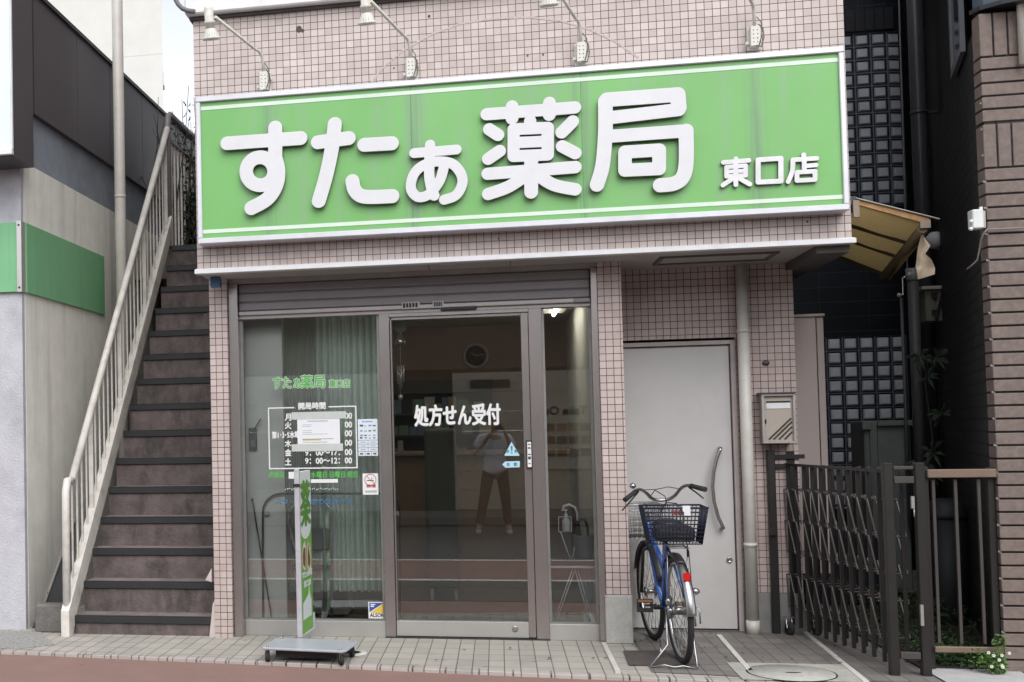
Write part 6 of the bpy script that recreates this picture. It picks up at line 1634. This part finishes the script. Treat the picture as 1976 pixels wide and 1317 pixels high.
def wheel(c, d, nm):
    w_ = MB(); ax = d.cross(lean).normalized(); up = ax.cross(d).normalized()
    ring = lambda r_, o_=0: [c + d * math.cos(a) * r_ + up * math.sin(a) * r_ + ax * o_ for a in [2 * PI * k / 56 for k in range(56)]]
    w_.tube(ring(RW - .018), .0185, 10, closed=True); o = w_.build('wheel', M_tyre, bike)
    b = MB(); b.tube(ring(RW - .043), .0095, 8, closed=True); b.build('rim', M_rim, o)
    b = MB()
    for k in range(32):
        a = 2 * PI * k / 32; s_ = 1 if k % 2 else -1; a2 = a + (0.5 if k % 4 < 2 else -.5)
        b.tube([c + ax * (s_ * .03) + (d * math.cos(a2) + up * math.sin(a2)) * .03, c + (d * math.cos(a) + up * math.sin(a)) * (RW - .05)], .0016, 4)
    b.build('spokes', M_chrome, o)
    b = MB(); b.lathe([(.008, -.07), (.008, -.045), (.032, -.04), (.032, -.03), (.016, -.025), (.016, .025), (.032, .03), (.032, .04), (.008, .045), (.008, .07)], c, ax, 14); b.build('hub', M_chrome, o)
    return ax, up
axr, upr = wheel(Rc, fwd, 'r'); axf, upf = wheel(Fc, sfw, 'f')
def fender(c, d, ax, up, a0, a1, m, nm):
    b = MB(); n_ = 22; vs = []; prof = [(-.03, -.012), (-.022, .002), (0, .007), (.022, .002), (.03, -.012)]
    for k in range(n_ + 1):
        a = math.radians(a0 + (a1 - a0) * k / n_); e = d * math.cos(a) + up * math.sin(a)
        for o_, h_ in prof: vs.append(c + e * (RW + .016 + h_) + ax * o_)
    m_ = len(prof); b.add(vs, [(k * m_ + i, k * m_ + i + 1, (k + 1) * m_ + i + 1, (k + 1) * m_ + i) for k in range(n_) for i in range(m_ - 1)], 0, True)
    return b.build(nm, m, bike, solid=.0015)
fender(Rc, fwd, axr, upr, 40, 118, mat('fender_black', (0.025, 0.025, 0.027), rough=0.35), 'fender'); fender(Rc, fwd, axr, upr, 118.5, 178, M_chrome, 'mudguard'); fender(Fc, sfw, axf, upf, 20, 160, mat('fender_black', ()), 'fender')
a = math.radians(140); e = fwd * math.cos(a) + upr * math.sin(a); q = Rc + e * (RW + .035)
b = MB(); b.prism([q + axr * -.02 + upr * .022, q + axr * .02 + upr * .022, q + axr * .02 - upr * .03, q + axr * -.02 - upr * .03], e * -.008, e * .012); b.build('reflector', mat('reflector_red', (0.55, 0.012, 0.012), rough=0.2, coat=.5), bike, bevel=.003)
BB = Rc + fwd * .43 + Vector((0, 0, -.045)); ST = Rc + fwd * .27 + Vector((-.012, 0, .42)); HT = Fc + Vector((-.02, -.16, .50)); HB = Fc + Vector((-.005, -.10, .34))
b = MB(); b.tube([BB, ST], .0165, 10); b.tube([HB, HB.lerp(BB, .55) + Vector((0, 0, -.05)), BB], .019, 10); b.tube([HT.lerp(HB, .3), HT.lerp(ST, .5) + Vector((0, 0, -.13)), ST.lerp(BB, .45)], .016, 10); b.tube([HT, HB], .021, 10)
b.tube([ST, Rc + axr * -.062], .009, 8); b.tube([ST, Rc + axr * .062], .009, 8); b.tube([BB, Rc + axr * -.062], .010, 8); b.tube([BB, Rc + axr * .062], .010, 8); b.build('frame', M_blue, bike)
b = MB()
for s_ in (-1, 1): b.tube([HB + Vector((0, 0, -.01)), HB + axf * (s_ * .045) + Vector((0, .01, -.04)), Fc + axf * (s_ * .062)], .011, 8)
b.build('fork', M_black, bike)
b = MB(); b.tube([ST, ST + (ST - BB).normalized() * .1], .013, 10); b.build('seat_post', M_chrome, bike)
sp = ST + (ST - BB).normalized() * .11
b = MB(); b.ball(sp + fwd * -.05, .1, .95, 1.2, .36, n=16); b.ball(sp + fwd * .1, .05, .6, 2.0, .5, n=12); b.build('saddle', M_black, bike)
b = MB(); stem = HT + Vector((-.01, -.035, .1)); b.tube([HT, stem], .012, 10); b.tube([stem, stem + Vector((0, .05, .015))], .012, 10); b.build('stem', M_chrome, bike)
hc = stem + Vector((0, .05, .015))
hbp = [(1214, 957, 8.33), (1232, 945, 8.42), (1245, 950, 8.52), (1258, 962, 8.58), (1272, 966, 8.6), (1290, 964, 8.6), (1303, 956, 8.56), (1315, 942, 8.47), (1328, 937, 8.38), (1345, 940, 8.3)]
hp_ = [P(x, y, Y=yy) for x, y, yy in hbp]
sm_ = []
for i in range(len(hp_) - 1):
    for k in range(4):
        t_ = k / 4; p0, p1, p2, p3 = hp_[max(i - 1, 0)], hp_[i], hp_[i + 1], hp_[min(i + 2, len(hp_) - 1)]
        sm_.append(0.5 * ((2 * p1) + (p2 - p0) * t_ + (2 * p0 - 5 * p1 + 4 * p2 - p3) * t_ ** 2 + (3 * p1 - p0 - 3 * p2 + p3) * t_ ** 3))
sm_.append(hp_[-1])
hbar = MB().tube(sm_, .0115, 10).build('handlebar', M_chrome, bike)
for i0, i1, ext in ((1, 0, (1206, 965, 8.27)), (-2, -1, (1361, 945, 8.22))):
    a_, c_ = hp_[i0].lerp(hp_[i1], .35), P(*ext[:2], Y=ext[2]); MB().tube([a_, a_.lerp(c_, .3), a_.lerp(c_, .6), c_], [.0165, .0155, .0165, .017], 10).build('grip', M_rubber, hbar)
b = MB(); b.tube([hp_[1] + Vector((0, -.02, -.012)), P(1210, 975, Y=8.36), P(1201, 985, Y=8.30)], .005, 6); b.build('brake_lever', M_black, hbar)
b = MB(); b.tube([hp_[-2] + Vector((0, -.02, -.012)), P(1345, 952, Y=8.3), P(1357, 962, Y=8.24)], .005, 6); b.build('brake_lever', M_black, hbar)
b = MB(); b.ball(P(1221, 938, Y=8.38), .022, 1, 1, .9, n=14); b.build('bell', M_chrome, hbar)
b = MB(); b.tube([P(1235, 946, Y=8.4), P(1262, 945, Y=8.5), P(1283, 958, Y=8.55), P(1290, 985, Y=8.62)], .003, 6); b.tube([P(1312, 944, Y=8.45), P(1290, 940, Y=8.5), P(1265, 945, Y=8.55), P(1252, 962, Y=8.62)], .003, 6)
b.tube([P(1275, 990, Y=8.0), P(1285, 970, Y=7.98), P(1305, 972, Y=7.95), P(1319, 990, Y=7.72), P(1317, 1010, Y=7.70), P(1305, 1024, Y=7.70)], .0045, 6); b.build('cables', M_black, bike)


def basket(c, wt, wb, dt, db, h, d, side, nw, nh, r_, m, nm):
    """wire basket: c = bottom centre, d = forward, side = right"""
    b = MB()
    def pt(u, v, k): w_ = wb + (wt - wb) * k; e = db + (dt - db) * k; return c + side * (u * w_ / 2) + d * (v * e / 2) + Vector((0, 0, h * k))
    for j in range(nh + 1):
        k = j / nh; rr_ = r_ * (2.4 if j == nh else 1)
        b.tube([pt(-1, -1, k), pt(1, -1, k), pt(1, 1, k), pt(-1, 1, k)], rr_, 5, closed=True)
    for i in range(nw + 1):
        u = -1 + 2 * i / nw
        for v in (-1, 1): b.tube([pt(u, v, 0), pt(u, v, 1)], r_, 4)
        b.tube([pt(u, -1, 0), pt(u, 1, 0)], r_, 4)
    for i in range(1, nw):
        v = -1 + 2 * i / nw
        for u in (-1, 1): b.tube([pt(u, v, 0), pt(u, v, 1)], r_, 4)
    return b.build(nm, m, bike), pt
rx = (P(1245, 978, Y=7.82).x + P(1357, 978, Y=7.82).x) / 2
rb_c = Vector((rx + .002, 7.90, .755))
ro, rpt = basket(rb_c, .375, .30, .30, .25, .225, Vector((0, 1, 0)), Vector((1, 0, 0)), 16, 9, .0026, M_navyb, 'rear_basket')
b = MB(); p = rpt(.32, -1, .93); b.box(p.x - .022, p.x + .022, p.y - .012, p.y + .006, p.z - .03, p.z + .03); b.build('white_tag', M_white, ro)
b = MB(); p = rpt(-.02, -1, .80); b.box(p.x - .02, p.x + .08, p.y + .006, p.y + .03, p.z + .0, p.z + .03); b.build('red_pouch', mat('pouch_red', (0.45, 0.13, 0.12), rough=0.6), ro)
b = MB(); b.box(rb_c.x - .12, rb_c.x + .12, 7.80, 8.0, .765, .86); tag(b.build('bag', mat('bag_navy', (0.022, 0.024, 0.032), rough=0.7), bevel=.03, seg=2), 'small dark bag lying in the rear basket of the bicycle', 'bag')
b = MB()
for s_ in (-.06, .06): b.tube([Rc + Vector((s_, 0, .0)), Rc + Vector((s_, -.02, .38)), Rc + Vector((s_, .2, .395))], .005, 6)
for v in (-.1, 0, .1): b.tube([Rc + Vector((-.06, v, .395)), Rc + Vector((.06, v, .395))], .004, 6)
b.build('carrier', M_chrome, bike)
fbc = Vector((.915, 8.88, .70)); fo_, _ = basket(fbc, .37, .29, .28, .22, .235, sfw, Vector((sfw.y, -sfw.x, 0)), 9, 6, .0042, M_wire, 'front_basket')
b = MB(); b.box(fbc.x - .13, fbc.x + .13, 8.86, 9.0, .705, .71); b.build('basket_floor', M_black, fo_)
# drive
b = MB(); b.lathe([(.0, -.004), (.075, -.004), (.075, .004), (0, .004)], BB + axr * .045, axr, 22); b.build('chainring', M_chrome, bike)
b = MB(); pl_ = P(1275, 1180, Y=BB.y); ca = BB + axr * -.06; cb_ = Vector((ca.x - .015, BB.y - .06, BB.z - .02)); 
for s_, dv in ((-1, Vector((0, -.11, .03))), (1, Vector((0, .11, -.03)))):
    a_ = BB + axr * (s_ * .065); c_ = a_ + dv; b.bar(a_, c_, .014, .02)
b.tube([BB + axr * -.065, BB + axr * .065], .016, 10); cr = b.build('crank', M_black, bike)
for s_, dv in ((-1, Vector((0, -.11, .03))), (1, Vector((0, .11, -.03)))):
    c_ = BB + axr * (s_ * .065) + dv + axr * (s_ * .07); b = MB()
    b.box(c_.x - .05, c_.x + .05, c_.y - .015, c_.y + .015, c_.z - .042, c_.z - .018); b.box(c_.x - .05, c_.x + .05, c_.y - .015, c_.y + .015, c_.z + .018, c_.z + .042); b.box(c_.x - .05, c_.x - .035, c_.y - .013, c_.y + .013, c_.z - .018, c_.z + .018); b.box(c_.x + .035, c_.x + .05, c_.y - .013, c_.y + .013, c_.z - .018, c_.z + .018)
    b.bar(c_ - axr * (s_ * .07), c_, .012, .012); b.build('pedal', M_rubber, cr)
    q_ = MB(); q_.box(c_.x - .045, c_.x + .045, c_.y - .0175, c_.y - .0152, c_.z + .024, c_.z + .04); q_.build('pedal_reflector', mat('amber', (0.30, 0.14, 0.06), rough=.3), cr)
b = MB(); g_ = Rc + axr * -.055; b.tube([g_ + Vector((0, 0, .0)), g_ + Vector((-.012, -.015, .06)), g_ + Vector((-.005, -.03, -.05))], .010, 8); b.ball(g_ + Vector((-.01, -.02, .055)), .022, .8, .8, 1.2, n=10); b.ball(g_ + Vector((-.0, -.02, .0)), .02, n=10); b.build('rear_brake', M_chrome, bike)
b = MB(); g_ = Rc + axr * .06; b.tube([g_, g_ + Vector((.02, -.02, .07)), g_ + Vector((.035, -.02, .11))], .010, 8); b.ball(g_ + Vector((.04, -.015, .115)), .024, 1.2, .9, .9, n=10); b.tube([g_, g_ + Vector((.03, -.03, -.03)), g_ + Vector((.035, -.03, -.10))], .006, 6); b.tube([g_ + Vector((.02, -.02, .03)), g_ + Vector((.06, -.04, .0)), g_ + Vector((.06, -.05, -.08))], .005, 6); b.ball(g_ + Vector((.0, -.0, .0)), .02, n=10); b.build('rear_derailleur', M_chrome, bike)
b = MB(); q0 = P(1329, 1062, Y=7.84); b.tube([q0, P(1333, 1110, Y=7.84), P(1335, 1150, Y=7.86)], .003, 6); b.tube([P(1326, 1050, Y=7.84), P(1328, 1075, Y=7.84)], .004, 6); b.build('lock_cable', M_black, bike)
b = MB()
sl0, sr0 = P(1256, 1288, Z=.008), P(1346, 1291, Z=.008)
for s_, e_ in ((-1, sl0), (1, sr0)):
    a_ = Rc + axr * (s_ * .075); k_ = Vector((a_.x + s_ * .005, a_.y - .05, .125)); b.tube([a_, k_ + Vector((0, .015, .05)), k_, e_ + Vector((0, 0, .005))], .0065, 8)
m1_ = sl0.lerp(sr0, .3) + Vector((0, 0, .016)); m2_ = sl0.lerp(sr0, .7) + Vector((0, 0, .014)); b.tube([sl0, m1_, sl0.lerp(sr0, .5) + Vector((0, 0, .004)), m2_, sr0], .0065, 8); b.build('rear_stand', M_chrome, bike)
b = MB(); b.tube([Rc + axr * -.07 + fwd * .25 + Vector((0, 0, -.22)), Rc + axr * -.07 + fwd * .12 + Vector((-.02, 0, -.29))], .007, 8); b.build('stand_lever', M_chrome, bike)

# ------------------------------------------------------------------ across the street (seen in the glass)
op = thing('restaurant_building', 'dark brown restaurant front across the street with pale siding below', 'building', (0, -3.2, 0))
MB().box(-14, 14, -10, -3.2, 2.5, 4.3).build('upper_wall', mat('opposite_brown', (0.105, 0.082, 0.066), rough=0.8, var=0.15), op)
xo0 = P(877, 900, Y=17.4 + 3.1).x
b = MB()
for k in range(7): b.box(xo0, 9, -3.35, -3.12 + .004 * (k % 2), .12 + k * .33, .12 + k * .33 + .325)
b.build('siding', mat('opposite_siding', (0.46, 0.42, 0.35), rough=0.8), op)
b = MB(); b.box(xo0 + .3, xo0 + .95, -3.11, -3.09, 2.16, 2.30); b.build('name_board', M_dark, op)
xo1 = P(752, 900, Y=20.5).x
b = MB()
for k in range(5): b.box(-14, xo1, -3.35, -3.12 + .004 * (k % 2), .02 + k * .49, .02 + k * .49 + .485)
b.build('siding', mat('opposite_pale', (0.66, 0.68, 0.64), rough=0.8), op)
MB().box(xo1 + .01, xo0 - .01, -10, -3.6, 0, 2.5).build('shop_window', mat('opposite_dark', (0.03, 0.03, 0.032), rough=0.4), op)
q0, q1 = P(1047, 780, Y=20.5), P(1130, 905, Y=20.5)
mb2 = MB().box(q0.x - .1, q1.x + .1, -3.1, -3.06, q1.z, q0.z + .02).build('menu_board', mat('menu_white', (0.52, 0.48, 0.40), rough=0.6), op)
tm = text_mesh('Take Out', .15, M_ink, 'board_text', op, 0, 0, 0, width=.78, bold=.03, depth=.002)
# turned to face the street
co = np.zeros(len(tm.data.vertices) * 3); tm.data.vertices.foreach_get('co', co); co = co.reshape(-1, 3) + np.array(ROOTLOC[op.name])
co[:, 0] = q1.x + .05 - co[:, 0]; co[:, 1] = -3.055; co[:, 2] += q0.z - .19; co -= np.array(ROOTLOC[op.name]); tm.data.vertices.foreach_set('co', co.reshape(-1)); tm.data.update()
b = MB(); rnd = random.Random(8); it = []
for r_ in range(3):
    for c_ in range(4): x = q0.x + .03 + c_ * .19; z = q0.z - .46 - r_ * .21; b.box(x, x + .15, -3.059, -3.05, z, z + .13, rnd.randrange(3))
b.build('menu_photos', [mat('menu_brown', (0.16, 0.10, 0.06), rough=.6), mat('menu_tan', (0.3, 0.2, 0.12), rough=.6), mat('menu_dim', (0.12, 0.12, 0.10), rough=.6)], mb2)
MB().box(-14, 14, -3.1, -1.6, -.02, .10).build('front_step', mat('opposite_step', (0.16, 0.15, 0.14), rough=.9), op)

# ------------------------------------------------------------------ the photographer, seen only as a reflection
per = thing('person', 'person in white polo shirt and dark trousers holding up a phone, mirrored in the door', 'person', (-.06, -.36, -.05))
def skin_mesh(name, joints, edges, m, sub=2):
    me = bpy.data.meshes.new(name); o0 = ROOTLOC[per.name]
    me.from_pydata([tuple(Vector(j[0]) - o0) for j in joints], edges, []); o = bpy.data.objects.new(name, me); COL.objects.link(o); o.parent = per; me.materials.append(m)
    o.modifiers.new('skin', 'SKIN')
    if not me.skin_vertices: 
        bpy.context.view_layer.objects.active = o
    for sv_, j in zip(me.skin_vertices[0].data, joints): r_ = j[1]; sv_.radius = r_ if isinstance(r_, tuple) else (r_, r_)
    me.skin_vertices[0].data[0].use_root = True
    s_ = o.modifiers.new('sub', 'SUBSURF'); s_.levels = sub; s_.render_levels = sub
    me.polygons.foreach_set('use_smooth', [True] * len(me.polygons)); o.modifiers['skin'].use_smooth_shade = True
    return o
px_, py_ = -.06, -.36
J = lambda x, y, z: Vector((px_ + x, py_ + y, z - .05))
M_skin = mat('skin', (0.50, 0.33, 0.25), rough=.5); M_shirt = mat('polo_shirt', (0.78, 0.78, 0.82), rough=.8); M_trs = mat('trousers', (0.055, 0.042, 0.038), rough=.85); M_hair = mat('hair', (0.02, 0.017, 0.015), rough=.5)
hl, hr_ = J(-.02, .27, 1.50), J(.14, .27, 1.50)
body = [(J(0, 0, .95), (.13, .10)), (J(0, 0, 1.15), (.125, .09)), (J(0, 0, 1.36), (.15, .095)), (J(0, -.005, 1.47), (.06, .06)), (J(0, .01, 1.54), (.055, .058)), (J(0, .02, 1.62), (.078, .092)), (J(0, .015, 1.70), (.07, .085)),
        (J(-.19, 0, 1.38), .055), (J(-.31, .06, 1.16), .042), (J(-.17, .2, 1.30), .036), (hl, .024),
        (J(.19, 0, 1.38), .055), (J(.30, .06, 1.16), .042), (J(.22, .2, 1.30), .036), (hr_, .024),
        (J(-.10, 0, .88), .085), (J(-.17, .03, .50), .058), (J(-.25, -.02, .09), .042), (J(-.26, .10, .05), .035),
        (J(.10, 0, .88), .085), (J(.14, .04, .50), .058), (J(.17, .02, .09), .042), (J(.19, .14, .05), .035)]
E_ = [(0, 1), (1, 2), (2, 3), (3, 4), (4, 5), (5, 6), (2, 7), (7, 8), (8, 9), (9, 10), (2, 11), (11, 12), (12, 13), (13, 14), (0, 15), (15, 16), (16, 17), (17, 18), (0, 19), (19, 20), (20, 21), (21, 22)]
bd = skin_mesh('body', body, E_, M_skin)
shirt = [(J(0, 0, .84), (.185, .15)), (J(0, 0, .98), (.178, .14)), (J(0, 0, 1.14), (.165, .125)), (J(0, 0, 1.36), (.175, .115)), (J(0, -.005, 1.46), (.075, .072)), (J(-.19, 0, 1.39), .074), (J(-.27, .03, 1.24), .066), (J(.19, 0, 1.39), .074), (J(.265, .03, 1.24), .066)]
skin_mesh('polo_shirt', shirt, [(0, 1), (1, 2), (2, 3), (3, 4), (3, 5), (5, 6), (3, 7), (7, 8)], M_shirt)
tr_ = [(J(0, 0, .96), (.15, .118)), (J(-.10, 0, .86), .102), (J(-.17, .03, .50), .076), (J(-.245, -.015, .12), .062), (J(.10, 0, .86), .102), (J(.14, .04, .50), .076), (J(.168, .02, .12), .062)]
skin_mesh('trousers', tr_, [(0, 1), (1, 2), (2, 3), (0, 4), (4, 5), (5, 6)], M_trs)
for sx_ in ((-.25, -.03, -.265, .12), (.17, .01, .195, .16)):
    skin_mesh('shoe', [(J(sx_[0], sx_[1], .045), .042), (J(sx_[2], sx_[3], .035), (.042, .034))], [(0, 1)], M_shirt)
b = MB(); b.ball(J(0, .005, 1.69), .1, .92, 1.05, .86, n=18); b.ball(J(0, -.03, 1.64), .095, .95, .85, 1.0, n=16); b.build('hair', M_hair, per)
for s_, h_ in ((-1, hl), (1, hr_)):
    pal_ = [(h_, .022), (h_ + Vector((-s_ * .012, .01, .045)), (.034, .016))]
    hand = skin_mesh('hand', [(h_, .022), (h_ + Vector((-s_ * .008, .012, .04)), (.030, .016)), (h_ + Vector((-s_ * .012, .016, .075)), (.034, .014)),
                     (h_ + Vector((-s_ * .040, .020, .10)), .008), (h_ + Vector((-s_ * .062, .012, .105)), .007),
                     (h_ + Vector((-s_ * .026, .022, .115)), .009), (h_ + Vector((-s_ * .052, .014, .122)), .008),
                     (h_ + Vector((-s_ * .010, .022, .12)), .009), (h_ + Vector((-s_ * .036, .014, .135)), .008),
                     (h_ + Vector((s_ * .006, .02, .115)), .008), (h_ + Vector((-s_ * .018, .014, .14)), .007),
                     (h_ + Vector((-s_ * .035, -.004, .05)), .010), (h_ + Vector((-s_ * .05, -.008, .085)), .008)],
                     [(0, 1), (1, 2), (2, 3), (3, 4), (2, 5), (5, 6), (2, 7), (7, 8), (2, 9), (9, 10), (1, 11), (11, 12)], M_skin)
ph = thing('phone', 'black phone held up in both hands by the reflected person', 'phone', J(.06, .30, 1.52))
MB().box(-.078, .078, -.075, -.067, 1.462, 1.538).build('body', M_black, ph, bevel=.004)
